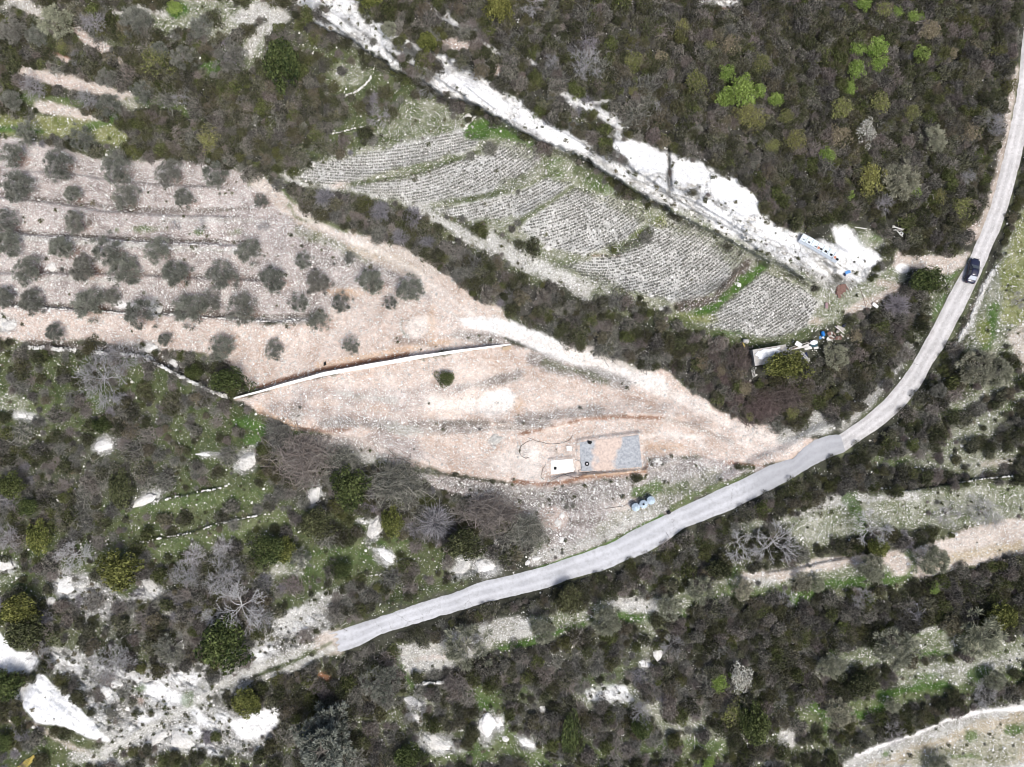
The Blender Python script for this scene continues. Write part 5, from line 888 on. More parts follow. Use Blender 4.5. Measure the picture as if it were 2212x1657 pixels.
for du, dv in ((1, 0), (-1, 0), (0, 1), (0, -1)): edge = np.minimum(edge, chan(U + du * rad * .6, V + dv * rad * .6, 4) + chan(U + du * rad * .6, V + dv * rad * .6, 5))
leaf = np.where((leaf < .07) | (edge < .12), 0, leaf); twig = np.where((twig < .09) | (edge < .12), 0, twig)
q = rng.random(U.shape); isleaf = q < leaf * .8; istwig = (~isleaf) & (rng.random(U.shape) < twig * .72)
rad = np.where(istwig, rad * .95, rad)
ok = (isleaf | istwig) & keepout(U, V, 8)
for wl in WALLS: ok &= seg_dist(U, V, wl)[0] > 7
for c, w in ((ROAD_C, 30), (GRAV_C, 27)): ok &= seg_dist(U, V, [tuple(p) for p in c])[0] > w + rad * .55
U, V, rad, isleaf = U[ok], V[ok], rad[ok], isleaf[ok]
U2, V2 = jitter(-380, 2600, -340, 2000, 8.5); dw = chan(U2, V2, 6)
ok = (rng.random(U2.shape) < dw * .5) & keepout(U2, V2, 0); U2, V2 = U2[ok], V2[ok]; rad2 = 2.2 + 4.6 * rng.random(U2.shape) ** 1.6
for c in (ROAD_C, GRAV_C):
    m = seg_dist(U2, V2, [tuple(p) for p in c])[0] > 30; U2, V2, rad2 = U2[m], V2[m], rad2[m]
infr = (U > 8) & (U < 2204) & (V > 8) & (V < 1649)
CLEAR = np.array([(x[0], x[1]) for l in BOOK.values() for x in l])
order = np.argsort(-(rad * infr)); 
LEAFM = ['maquis', 'maquis_grey', 'maquis_dark', 'maquis', 'maquis_green', 'maquis_dark', 'maquis_grey']
TWIGM = ['brush', 'brush', 'brush', 'brush_red', 'brush_red']
WORD = {'maquis': 'brownish olive-green bush', 'maquis_dark': 'dark green bush', 'maquis_grey': 'greyish olive bush', 'maquis_green': 'yellowish green bush', 'brush': 'grey-brown leafless bush', 'brush_purple': 'purplish grey leafless bush', 'brush_red': 'red-brown leafless bush'}
nl_ = nt_ = 0; taken = np.zeros(U.shape, bool)
mi = rng.integers(0, 1000, U.shape)
region = fbm(U, V, 150, 141, 2)
def pick(i):
    if isleaf[i]: return LEAFM[mi[i] % 7]
    if region[i] > .62 and mi[i] % 4 == 1: return 'brush_purple'
    return TWIGM[mi[i] % 5] if (1450 < U[i] < 1800 and 740 < V[i] < 950) else TWIGM[mi[i] % 3]
for i in order:
    if nl_ >= 290 and nt_ >= 150: break
    if not infr[i]: break
    if isleaf[i] and nl_ >= 290 or (not isleaf[i]) and nt_ >= 150: continue
    m = pick(i); R = rad[i] / PPM; hc = R * .55; loc = place(U[i], V[i], hc)
    lst = PR['bush'] if isleaf[i] else PR['brush']; me = lst[int(mi[i] // 7 % len(lst))]
    o = link('shrub' if isleaf[i] else 'leafless_shrub', me, M[m], None, loc - Vector((0, 0, .06)))
    o.scale = (R * 1.1, R * 1.1, R * float(1.05 + .55 * rng.random())); o.rotation_euler = (0, 0, float(rng.random() * 6.28))
    tag(o, None, 'bush', 'evergreen scrub bushes' if isleaf[i] else 'leafless scrub bushes')
    book(o, WORD[m] + ' ' + where(U[i], V[i]), U[i], V[i]); taken[i] = True
    if isleaf[i]: nl_ += 1
    else: nt_ += 1
# --- geometry-nodes scatter for what is beyond counting
PROTO = bpy.data.collections.new('prototypes')     # never linked to the scene
def proto_coll(name, entries):
    c = bpy.data.collections.new(name)
    for k_, (me, mat) in enumerate(entries):
        o = link('%s_%02d' % (name, k_), me, mat, coll=c)
    return c
def scatter(name, pts, scale, idx, coll, label, tilt=0.0, zsc=None, roty=None):
    n = len(pts); me = bpy.data.meshes.new(name); me.vertices.add(n); me.vertices.foreach_set('co', np.asarray(pts, np.float32).ravel())
    sc = np.asarray(scale, np.float32); sc3 = np.stack([sc, sc, sc * (1 if zsc is None else zsc)], -1).astype(np.float32)
    a = me.attributes.new('iscale', 'FLOAT_VECTOR', 'POINT'); a.data.foreach_set('vector', sc3.ravel())
    rot = np.stack([(rng.random(n) - .5) * tilt, (rng.random(n) - .5) * tilt, rng.random(n) * 6.283], -1).astype(np.float32)
    a = me.attributes.new('irot', 'FLOAT_VECTOR', 'POINT'); a.data.foreach_set('vector', rot.ravel())
    a = me.attributes.new('iidx', 'INT', 'POINT'); a.data.foreach_set('value', np.asarray(idx, np.int32))
    me.update(); o = link(name, me)
    ng = bpy.data.node_groups.new(name, 'GeometryNodeTree')
    ng.interface.new_socket('Geometry', in_out='INPUT', socket_type='NodeSocketGeometry'); ng.interface.new_socket('Geometry', in_out='OUTPUT', socket_type='NodeSocketGeometry')
    gi = ng.nodes.new('NodeGroupInput'); go = ng.nodes.new('NodeGroupOutput'); ip = ng.nodes.new('GeometryNodeInstanceOnPoints'); ci = ng.nodes.new('GeometryNodeCollectionInfo')
    ci.inputs[0].default_value = coll; ci.inputs['Separate Children'].default_value = True; ci.inputs['Reset Children'].default_value = True
    def na(nm, typ):
        x = ng.nodes.new('GeometryNodeInputNamedAttribute'); x.data_type = typ; x.inputs[0].default_value = nm; return x.outputs[0]
    ng.links.new(gi.outputs[0], ip.inputs['Points']); ng.links.new(ci.outputs[0], ip.inputs['Instance']); ip.inputs['Pick Instance'].default_value = True
    ng.links.new(na('iidx', 'INT'), ip.inputs['Instance Index']); ng.links.new(na('iscale', 'FLOAT_VECTOR'), ip.inputs['Scale'])
    er = ng.nodes.new('FunctionNodeEulerToRotation'); ng.links.new(na('irot', 'FLOAT_VECTOR'), er.inputs[0]); ng.links.new(er.outputs[0], ip.inputs['Rotation'])
    ng.links.new(ip.outputs[0], go.inputs[0])
    md = o.modifiers.new('scatter', 'NODES'); md.node_group = ng
    return tag(o, label, None, None, 'stuff')
def base_pts(u, v, hc):
    """vectorised place()"""
    z0 = zsamp(u, v)
    for _ in range(2):
        x, y = unproj(u, v, z0 + hc); u2 = x * PPM * H / (H - z0) + CU; v2 = -y * PPM * H / (H - z0) + CV; z0 = zsamp(u2, v2)
    return np.stack([x, y, z0], -1)
rest = ~taken; Ur_, Vr_, Rr = U[rest], V[rest], rad[rest] / PPM; lf = isleaf[rest]; mm = np.array([pick(i) for i in np.where(rest)[0]])
ents = []; key = {}
for kd, ms in (('bush', ['maquis', 'maquis_dark', 'maquis_grey', 'maquis_green']), ('brush', ['brush', 'brush_purple', 'brush_red'])):
    for m in ms:
        for me in PR[kd][:4]: key.setdefault(m, []).append(len(ents)); ents.append((me, M[m]))
sc_coll = proto_coll('scrub_plant', ents)
ii = np.array([key[m][int(r)] for m, r in zip(mm, rng.integers(0, 4, len(mm)))])
pts = base_pts(Ur_, Vr_, Rr * .55); pts[:, 2] -= .06
scatter('evergreen_scrub', pts[lf], Rr[lf] * 1.12, ii[lf], sc_coll, 'dense brownish green maquis scrub covering the slopes', .2, 1.3)
scatter('leafless_scrub', pts[~lf], Rr[~lf] * 1.12, ii[~lf], sc_coll, 'tangled grey-brown leafless scrub between the bushes', .2, .9)
dents = [(me, M[m]) for m in ('maquis_dark', 'maquis', 'brush') for me in (PR['tuft'][:3] if m != 'brush' else [PR['brush'][0]])]
dcoll = proto_coll('dwarf_plant', dents); pts = base_pts(U2, V2, 0.1); r2 = rad2 / PPM
scatter('dwarf_shrubs', pts, r2 * 1.1, rng.integers(0, len(dents), len(pts)), dcoll, 'small dark cushion shrubs dotted over rock and grass', .2, .9)
# --- crop rows
cp = []
for pts_, (cu, cv), _ in FIELDS:
    us = [p[0] for p in pts_]; vs = [p[1] for p in pts_]
    rr = [math.hypot(u - cu, v - cv) for u, v in pts_] ; an = [math.atan2(v - cv, u - cu) for u, v in pts_]
    for R_ in np.arange(min(rr) - 20, max(rr) + 20, 6.3):
        th = np.arange(min(an) - .2, max(an) + .2, 5.0 / R_); th = th + rng.random() * .01
        rj = R_ + 2.2 * np.sin(th * R_ / 60.0 + cu)
        uu = cu + rj * np.cos(th) + rng.normal(size=th.shape) * .35; vv = cv + rj * np.sin(th) + rng.normal(size=th.shape) * .35
        m = inside(uu, vv, pts_) & (rng.random(th.shape) > .06 + .25 * (fbm(uu, vv, 40, 151, 2) > .62)); cp.append(np.stack([uu[m], vv[m]], -1))
cp = np.concatenate(cp); 
ccoll = proto_coll('crop_plant', [(me, M['crop']) for me in PR['tuft']])
pts = base_pts(cp[:, 0], cp[:, 1], .08)
crop = scatter('crop_rows', pts, .17 + .10 * rng.random(len(pts)), rng.integers(0, 4, len(pts)), ccoll, 'curved rows of small grey-green crop plants on stony terraces', .2, 1.0)
# --- grass
Ug, Vg = jitter(-200, 2412, -200, 1857, 4.6); g = chan(Ug, Vg, 7)
gb = (chan(Ug, Vg, 1) > .10) & (chan(Ug, Vg, 0) < .085)
m = (rng.random(Ug.shape) < g * .55) & (g > .08); Ug, Vg, gb = Ug[m], Vg[m], gb[m]
for c in (ROAD_C, GRAV_C):
    k2 = seg_dist(Ug, Vg, [tuple(p) for p in c])[0] > 27; Ug, Vg, gb = Ug[k2], Vg[k2], gb[k2]
gcoll = proto_coll('grass_tuft', [(me, M['grassb']) for me in PR['blades']] + [(me, M['grassm']) for me in PR['blades']])
pts = base_pts(Ug, Vg, .1)
scatter('grass', pts, .16 + .16 * rng.random(len(pts)), np.where(gb, 0, 4) + rng.integers(0, 4, len(pts)), gcoll, 'spring grass growing in tufts over the terraces', .3, .8)
# --- stones
def stone_mesh(name, seed, sub=1, rough=.28, flat=.62):
    import bmesh
    bm = bmesh.new(); bmesh.ops.create_icosphere(bm, subdivisions=sub, radius=1.0); r = np.random.default_rng(seed); pl = r.normal(size=(7, 3)); pl /= np.linalg.norm(pl, axis=1, keepdims=True); off = .62 + .3 * r.random(7)
    ph = r.random(6) * 6.28
    for v in bm.verts:
        c = np.array(v.co); 
        for n_, d_ in zip(pl, off):
            t = c @ n_ - d_
            if t > 0: c = c - n_ * t * .9
        f = 1 + rough * .4 * (math.sin(c[0] * 4 + ph[0]) * math.sin(c[1] * 4 + ph[1]) + .6 * math.sin(c[2] * 7 + ph[2]) * math.sin(c[0] * 8 + ph[3])) + (r.random() - .5) * rough * .3
        c = c * f; c[2] *= flat; v.co = c
    me = bpy.data.meshes.new(name); bm.to_mesh(me); bm.free(); return me
def stone_mat(name, c1, c2):
    m, nt, b = new_mat(name); s = NT(nt); p = s.pos(); oi = s.n('ShaderNodeObjectInfo').outputs['Random']
    n = s.noise(2.5, 5, .65, p); n2 = s.noise(14, 3, .6, p)
    col = s.mix(s.ramp(n, .35, .65), c1, c2); col = s.mix(1.0, col, s.mix(oi, (.82, .81, .79), (1.1, 1.1, 1.1)), 'MULTIPLY')
    col = s.mix(s.math('MULTIPLY', s.ramp(n2, .58, .7), .45), col, (.30, .29, .26))
    nt.links.new(col, b.inputs['Base Color']); nt.links.new(s.bump(s.math('ADD', n, s.math('MULTIPLY', n2, .5)), .12, .8), b.inputs['Normal']); return m
M['limestone'] = stone_mat('limestone', (.58, .57, .54), (.80, .79, .77)); M['limestone_grey'] = stone_mat('grey_limestone', (.40, .39, .37), (.66, .65, .62)); M['pinkstone'] = stone_mat('pink_stone', (.50, .38, .32), (.66, .55, .49))
PEB = [stone_mesh('pebble', 200 + k_, 1) for k_ in range(4)]
Us, Vs = jitter(-200, 2412, -200, 1857, 6.0); stn = chan(Us, Vs, 3) + .25 * chan(Us, Vs, 8)
m = (rng.random(Us.shape) < stn * .72); Us, Vs = Us[m], Vs[m]
for c in (ROAD_C, GRAV_C):
    k2 = seg_dist(Us, Vs, [tuple(p) for p in c])[0] > 26; Us, Vs = Us[k2], Vs[k2]
k2 = ~np.logical_or.reduce([inside(Us, Vs, p[0]) for p in PADS]); Us, Vs = Us[k2], Vs[k2]
pcoll = proto_coll('loose_stone', [(me, M[m_]) for m_ in ('limestone', 'limestone', 'limestone_grey') for me in PEB])
pts = base_pts(Us, Vs, 0); rs = .06 + .14 * rng.random(len(pts)) ** 2.2 + .16 * (rng.random(len(pts)) < .035)
scatter('loose_stones', pts, rs, rng.integers(0, 12, len(pts)), pcoll, 'loose white limestone rubble strewn over the slopes', .6, 1.0)
# ---------------------------------------------------------------- solid shapes
import bmesh
def bm_obj(name, bm, mat, parent=None, smooth=False, loc=None):
    me = bpy.data.meshes.new(name); bm.to_mesh(me); bm.free()
    if smooth: me.polygons.foreach_set('use_smooth', np.ones(len(me.polygons), bool))
    return link(name, me, mat, parent, loc)
def box(bm, cx, cy, cz, sx, sy, sz, rz=0, bev=0.0, rx=0, ry=0):
    m = Matrix.Translation((cx, cy, cz)) @ Matrix.Rotation(rz, 4, 'Z') @ Matrix.Rotation(ry, 4, 'Y') @ Matrix.Rotation(rx, 4, 'X') @ Matrix.Diagonal((sx, sy, sz, 1))
    r = bmesh.ops.create_cube(bm, size=1.0, matrix=m)
    if bev:
        es = list({e for v in r['verts'] for e in v.link_edges}); bmesh.ops.bevel(bm, geom=es, offset=bev, segments=1, affect='EDGES')
def cyl(bm, c, r1, r2, h, n=20, m=None, caps=True):
    M4 = Matrix.Translation(c) @ (m or Matrix.Identity(4)); bmesh.ops.create_cone(bm, cap_ends=caps, segments=n, radius1=r1, radius2=r2, depth=h, matrix=M4)
def tube(bm, pts, r, n=6):
    pts = [Vector(p) for p in pts]; rings = []
    for i, p in enumerate(pts):
        t = (pts[min(i + 1, len(pts) - 1)] - pts[max(i - 1, 0)]).normalized(); a = t.cross(Vector((0, 0, 1))); a = a.normalized() if a.length > 1e-3 else Vector((1, 0, 0)); b_ = t.cross(a)
        rings.append([bm.verts.new(p + (a * math.cos(6.2832 * k_ / n) + b_ * math.sin(6.2832 * k_ / n)) * r) for k_ in range(n)])
    for a, b_ in zip(rings[:-1], rings[1:]):
        for k_ in range(n): bm.faces.new((a[k_], a[(k_ + 1) % n], b_[(k_ + 1) % n], b_[k_]))
    bm.faces.new(rings[0][::-1]); bm.faces.new(rings[-1])
def plain(name, c, rough=.8, metal=0.0, spec=.3, nz=.15, sc=6.0, bump=0.0, coat=0.0, c2=None):
    m, nt, b = new_mat(name); s = NT(nt); p = s.pos(); n = s.noise(sc, 4, .6, p)
    c2 = c2 or tuple(x * (1 - nz * 2) for x in c)
    nt.links.new(s.mix(s.ramp(n, .35, .7), c, c2), b.inputs['Base Color']); b.inputs['Roughness'].default_value = rough; b.inputs['Metallic'].default_value = metal; b.inputs['Specular IOR Level'].default_value = spec; b.inputs['Coat Weight'].default_value = coat
    if bump: nt.links.new(s.bump(n, bump, .6), b.inputs['Normal'])
    return m
M['carpaint'] = plain('navy_car_paint', (.012, .014, .040), .28, .0, .5, .1, 1, coat=.6); M['glass'] = plain('car_glass', (.10, .12, .15), .10, 0, .9, .1, 1); M['glass_rear_sky'] = plain('rear_glass_sky_reflection', (.60, .64, .70), .15, .2, .9, .12, 2.5)  # rear glass is pale: the sky's reflection is painted into its base colour
M['rubber'] = plain('black_rubber', (.015, .015, .016), .8); M['steel'] = plain('galvanised_steel', (.33, .41, .49), .5, .35, .5, .12, 3); M['steel_dk'] = plain('galvanised_steel_shaded', (.20, .25, .30), .5, .35, .5, .14, 3)  # second steel is a darker copy, shade painted in for shell and ribs
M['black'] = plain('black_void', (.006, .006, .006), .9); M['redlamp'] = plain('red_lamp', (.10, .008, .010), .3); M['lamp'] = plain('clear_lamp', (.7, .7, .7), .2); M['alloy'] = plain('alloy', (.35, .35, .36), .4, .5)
M['hutch'] = plain('pale_blue_sheet', (.54, .62, .68), .6, 0, .4, .10, 2.2, c2=(.70, .76, .80)); M['hutch_dk'] = plain('grey_blue_sheet', (.42, .47, .53), .6, 0, .4, .1, 3); M['orange'] = plain('orange_cloth', (.62, .27, .17), .9)
M['corr'] = plain('corrugated_sheet', (.50, .49, .47), .6, .1, .4, .12, 1.2, c2=(.38, .35, .32)); M['tarp'] = plain('white_tarp', (.80, .82, .84), .55, 0, .4, .06, 2, .05); M['whitepl'] = plain('white_plastic', (.82, .83, .84), .5); M['teal'] = plain('dark_teal', (.02, .07, .09), .4)
M['blue'] = plain('blue_plastic', (.01, .20, .62), .35, 0, .5, .08, 2); M['bluecloth'] = plain('blue_cloth', (.12, .30, .62), .8); M['navy'] = plain('navy_cloth', (.02, .03, .08), .8); M['rust'] = plain('rusty_iron', (.16, .085, .065), .85, .1, .3, .2, 5, .02, c2=(.22, .15, .13))
M['wood'] = plain('weathered_wood', (.40, .38, .34), .85, 0, .2, .15, 9); M['woodw'] = plain('whitewashed_wood', (.66, .65, .62), .8, 0, .2, .1, 7); M['yellow'] = plain('yellow_plastic', (.58, .46, .12), .6, c2=(.45, .36, .10)); M['hose'] = plain('dark_hose', (.07, .06, .055), .7); M['pinkboard'] = plain('dull_pink_board', (.34, .23, .24), .8)
M['concw'] = plain('white_concrete', (.78, .77, .73), .85, 0, .2, .05, 1.4, .02, c2=(.86, .85, .82)); M['tanblock'] = plain('tan_block', (.50, .39, .27), .9); M['grn'] = plain('green_plastic', (.05, .22, .12), .6)
def slab_material():
    m, nt, b = new_mat('grey_slab'); s = NT(nt); p = s.pos(); n = s.noise(.42, 3, .5, p); n2 = s.noise(2.6, 5, .65, p); n3 = s.noise(12, 3, .6, p)
    g = s.mix(s.ramp(n2, .3, .7), (.235, .25, .27), (.46, .48, .50)); d = s.mix(s.ramp(n2, .35, .65), (.50, .39, .33), (.62, .52, .45))
    px = s.n('ShaderNodeSeparateXYZ'); s.set(px.inputs[0], s.n('ShaderNodeTexCoord').outputs['Generated'])
    cx = s.math('ABSOLUTE', s.math('SUBTRACT', px.outputs[0], .42)); f = s.ramp(s.math('ADD', cx, s.math('MULTIPLY', s.math('SUBTRACT', n, .5), .5)), .16, .24, 1, 0)
    col = s.mix(s.math('MULTIPLY', f, s.ramp(n2, .25, .5, .6, 1)), g, d); col = s.mix(1.0, col, s.mix(n3, (.85, .85, .85), (1.15, 1.15, 1.15)), 'MULTIPLY')
    nt.links.new(col, b.inputs['Base Color']); nt.links.new(s.bump(n3, .01, .6), b.inputs['Normal']); return m
M['slab'] = slab_material()
def Wp(u, v, h):
    p = place(u, v, h); return Vector((p.x, p.y, p.z + h))
def prism(name, corners, h_top, thick, mat, parent=None, bev=.02):
    """slab whose four top corners are seen at the map points"""
    zt = float(zsamp(sum(c[0] for c in corners) / len(corners), sum(c[1] for c in corners) / len(corners))[0]) + h_top
    bm = bmesh.new(); top = []; bot = []
    for u, v in corners:
        x, y = unproj(u, v, zt); top.append(bm.verts.new((x, y, zt))); bot.append(bm.verts.new((x, y, zt - thick)))
    n = len(corners); bm.faces.new(top[::-1]); bm.faces.new(bot)
    for i in range(n): bm.faces.new((top[i], top[(i + 1) % n], bot[(i + 1) % n], bot[i]))
    bmesh.ops.recalc_face_normals(bm, faces=bm.faces)
    if bev: bmesh.ops.bevel(bm, geom=list(bm.edges), offset=bev, segments=1, affect='EDGES')
    return bm_obj(name, bm, mat, parent), zt

# ---------------------------------------------------------------- black car
cp0 = place(2100.5, 585.5, .55); cp0.z = float(zsamp_s(2100, 585)[0]) + .03
car = thing('parked_car', cp0, 'black saloon car parked on the pale gravel road at the right edge', 'car', math.radians(75))
def loft(name, st, mat, parent, cap=True):
    """st: (x, [(y, z) ...] half profile from bottom outside to the top centre)"""
    bm = bmesh.new(); rings = []
    for x, prof in st:
        full_ = [(y, z) for y, z in prof] + [(-y, z) for y, z in prof[::-1]]
        rings.append([bm.verts.new((x, y, z)) for y, z in full_])
    n = len(rings[0])
    for a, b_ in zip(rings[:-1], rings[1:]):
        for k_ in range(n): bm.faces.new((a[k_], a[(k_ + 1) % n], b_[(k_ + 1) % n], b_[k_]))
    if cap: bm.faces.new(rings[0]); bm.faces.new(rings[-1][::-1])
    bmesh.ops.recalc_face_normals(bm, faces=bm.faces)
    return bm_obj(name, bm, mat, parent, True)
def bprof(w, zl, zb, crown=.04): return [(w * .86, zl), (w * .97, zl + .10), (w, zl + .3), (w * .985, zb - .10), (w * .90, zb), (w * .45, zb + crown), (.001, zb + crown * 1.25)]
loft('body', [(-2.15, bprof(.62, .35, .62)), (-2.08, bprof(.74, .25, .80)), (-1.85, bprof(.83, .2, .90)), (-1.3, bprof(.87, .2, .93)), (-.4, bprof(.88, .2, .92)), (.5, bprof(.88, .2, .90)), (1.0, bprof(.87, .2, .86)), (1.6, bprof(.84, .2, .78)), (1.95, bprof(.76, .22, .70)), (2.12, bprof(.64, .3, .60)), (2.18, bprof(.45, .36, .52))], M['carpaint'], car)
loft('roof', [(-1.02, [(.58, 1.33), (.56, 1.36), (.3, 1.39), (.001, 1.40)]), (-.75, [(.62, 1.38), (.59, 1.42), (.3, 1.45), (.001, 1.46)]), (-.1, [(.64, 1.40), (.61, 1.44), (.3, 1.475), (.001, 1.485)]), (.3, [(.62, 1.37), (.59, 1.41), (.3, 1.44), (.001, 1.45)])], M['carpaint'], car)
def quadpart(name, pts, mat, parent, th=.015):
    bm = bmesh.new(); p = [Vector(q_) for q_ in pts]; nrm = (p[1] - p[0]).cross(p[2] - p[0]).normalized() * th
    a = [bm.verts.new(q_) for q_ in p]; b_ = [bm.verts.new(q_ + nrm) for q_ in p]; n = len(p)
    bm.faces.new(a[::-1]); bm.faces.new(b_)
    for i in range(n): bm.faces.new((a[i], a[(i + 1) % n], b_[(i + 1) % n], b_[i]))
    bmesh.ops.recalc_face_normals(bm, faces=bm.faces); return bm_obj(name, bm, mat, parent)
quadpart('windshield', [(.98, -.70, .90), (.98, .70, .90), (.31, .57, 1.40), (.31, -.57, 1.40)], M['glass'], car)
quadpart('rear_window', [(-1.60, .66, .95), (-1.60, -.66, .95), (-1.03, -.54, 1.35), (-1.03, .54, 1.35)], M['glass_rear_sky'], car)
for s_ in (1, -1):
    quadpart('side_window', [(.92, s_ * .78, .90), (.05, s_ * .80, .93), (.0, s_ * .635, 1.38), (.28, s_ * .61, 1.36)], M['glass'], car)
    quadpart('side_window', [(-.05, s_ * .80, .93), (-.98, s_ * .79, .94), (-.85, s_ * .60, 1.36), (-.08, s_ * .635, 1.39)], M['glass'], car)
    quadpart('pillar', [(-1.0, s_ * .79, .94), (-1.55, s_ * .72, .96), (-1.05, s_ * .56, 1.34), (-.88, s_ * .60, 1.35)], M['carpaint'], car)
    bm = bmesh.new(); box(bm, .72, s_ * .98, .98, .12, .24, .13, 0, .03); bm_obj('wing_mirror', bm, M['carpaint'], car)
    bm = bmesh.new(); box(bm, 1.98, s_ * .56, .645, .22, .28, .12, s_ * -.35, .04); bm_obj('headlight', bm, M['lamp'], car)
    bm = bmesh.new(); box(bm, -2.03, s_ * .60, .72, .16, .30, .16, s_ * .3, .03); bm_obj('tail_light', bm, M['redlamp'], car)
    for x in (1.32, -1.32):
        R90 = Matrix.Rotation(math.pi / 2, 4, 'X'); w = bpy.data.objects.new('wheel', None); COL.objects.link(w); w.parent = car; w.location = (x, s_ * .78, .31)
        bm = bmesh.new(); cyl(bm, (0, 0, 0), .31, .31, .2, 24, R90); bm_obj('tyre', bm, M['rubber'], w); bm = bmesh.new(); cyl(bm, (0, s_ * .05, 0), .2, .2, .12, 16, R90); bm_obj('rim', bm, M['alloy'], w)
bm = bmesh.new(); box(bm, -2.16, 0, .60, .03, .50, .11, 0); bm_obj('number_plate', bm, M['whitepl'], car)
bm = bmesh.new(); box(bm, -2.10, 0, .40, .16, 1.3, .16, 0, .04); bm_obj('rear_bumper', bm, M['carpaint'], car)

# ---------------------------------------------------------------- steel tanks
for i, (u, v, lab, hole) in enumerate([(1373.6, 1096, 'left of three round galvanised steel tanks in the stony patch above the road', False), (1390.3, 1089.4, 'middle round steel tank of three, with an open black manhole in its lid', True), (1406.4, 1081.2, 'right of three round galvanised steel tanks, nearest to the road', False)]):
    hh = 1.35; loc = place(u, v, hh); t = thing('water_tank', loc, lab, 'tank', .3 * i, 'round steel water tanks')
    bm = bmesh.new()
    for k_ in range(6): cyl(bm, (0, 0, .11 + k_ * .21), .655 + (.012 if k_ % 2 else 0), .655 + (.012 if k_ % 2 else 0), .21, 36)
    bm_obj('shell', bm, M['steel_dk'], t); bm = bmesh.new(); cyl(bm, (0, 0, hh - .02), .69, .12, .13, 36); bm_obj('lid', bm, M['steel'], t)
    for k_ in range(8):
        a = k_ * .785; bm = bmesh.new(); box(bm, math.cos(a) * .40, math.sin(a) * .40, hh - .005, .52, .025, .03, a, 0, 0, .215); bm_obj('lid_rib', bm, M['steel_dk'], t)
    bm = bmesh.new(); cyl(bm, (0, 0, hh + .06), .17, .17, .06, 20); bm_obj('manhole' if hole else 'cap', bm, M['black'] if hole else M['steel'], t)
bm = bmesh.new(); tube(bm, [Wp(u, v, .06 if i < 4 else .5) for i, (u, v) in enumerate([(1190, 1108), (1240, 1101), (1300, 1100), (1348, 1093), (1372, 1080), (1398, 1070)])], .03); tag(bm_obj('water_hose', bm, M['hose']), 'thin dark hose running from the steel tanks to the left', 'hose')
bm = bmesh.new(); box(bm, 0, 0, .22, .62, .5, .44, .5, .06); tag(bm_obj('black_crate', bm, M['rubber'], None, False, place(1444.5, 1107, .2)), 'black crate on the grassy verge of the concrete road', 'crate')

# ---------------------------------------------------------------- slabs of the building plot
o, ztop = prism('concrete_slab', PADS[0][0], .07, .5, M['slab']); tag(o, 'large grey concrete slab partly covered with pink soil', 'slab')
cis = thing('cistern', P(1215, 1008), 'white rectangular cistern roof with a small black hatch', 'cistern'); loc0 = cis.location.copy()
o, zt2 = prism('roof_slab', PADS[1][0], .14, .6, M['concw'], None); o.parent = cis; o.location = -loc0
bm = bmesh.new(); hp = unproj(1199.3, 1011.5, zt2); box(bm, hp[0] - loc0.x, hp[1] - loc0.y, zt2 - loc0.z + .03, .46, .48, .08, -.05); bm_obj('hatch', bm, M['black'], cis)
o, _ = prism('small_slab', [(1223.5, 963.6), (1234.5, 962.8), (1234.8, 974.2), (1224.2, 974.8)], .14, .3, M['concw']); tag(o, 'small square white slab above the white cistern roof', 'slab')
def pile(name, u, v, R, mat, lab, cat, seed, hz=.6):
    me = stone_mesh(name, seed, 2, .7, hz); o = link(name, me, mat, None, place(u, v, R * hz)); o.scale = (R, R * .7, R); o.rotation_euler = (0, 0, seed * .7); return tag(o, lab, cat)
b1 = pile('black_bag', 1274, 956, .42, M['rubber'], 'crumpled black bag on the upper edge of the concrete slab', 'bag', 31); b1.location.z = ztop + .12
ty = thing('old_tyre', (0, 0, 0), 'black tyre lying on the lower left of the concrete slab', 'tyre'); x, y = unproj(1268, 1002, ztop); ty.location = (x, y, ztop)
me_t = bpy.data.meshes.new('tread'); bm = bmesh.new(); pr = []
for i in range(28):
    a = i * 6.2832 / 28; pr.append([bm.verts.new(((.27 + .1 * math.cos(b_ * 6.2832 / 10)) * math.cos(a), (.27 + .1 * math.cos(b_ * 6.2832 / 10)) * math.sin(a), .1 + .1 * math.sin(b_ * 6.2832 / 10))) for b_ in range(10)])
for i in range(28):
    for j in range(10): bm.faces.new((pr[i][j], pr[(i + 1) % 28][j], pr[(i + 1) % 28][(j + 1) % 10], pr[i][(j + 1) % 10]))
bmesh.ops.recalc_face_normals(bm, faces=bm.faces); bm.to_mesh(me_t); bm.free(); me_t2 = me_t.copy(); link('tread', me_t, M['rubber'], ty); bm = bmesh.new(); cyl(bm, (0, 0, .05), .12, .12, .08, 14); bm_obj('hub', bm, M['whitepl'], ty)
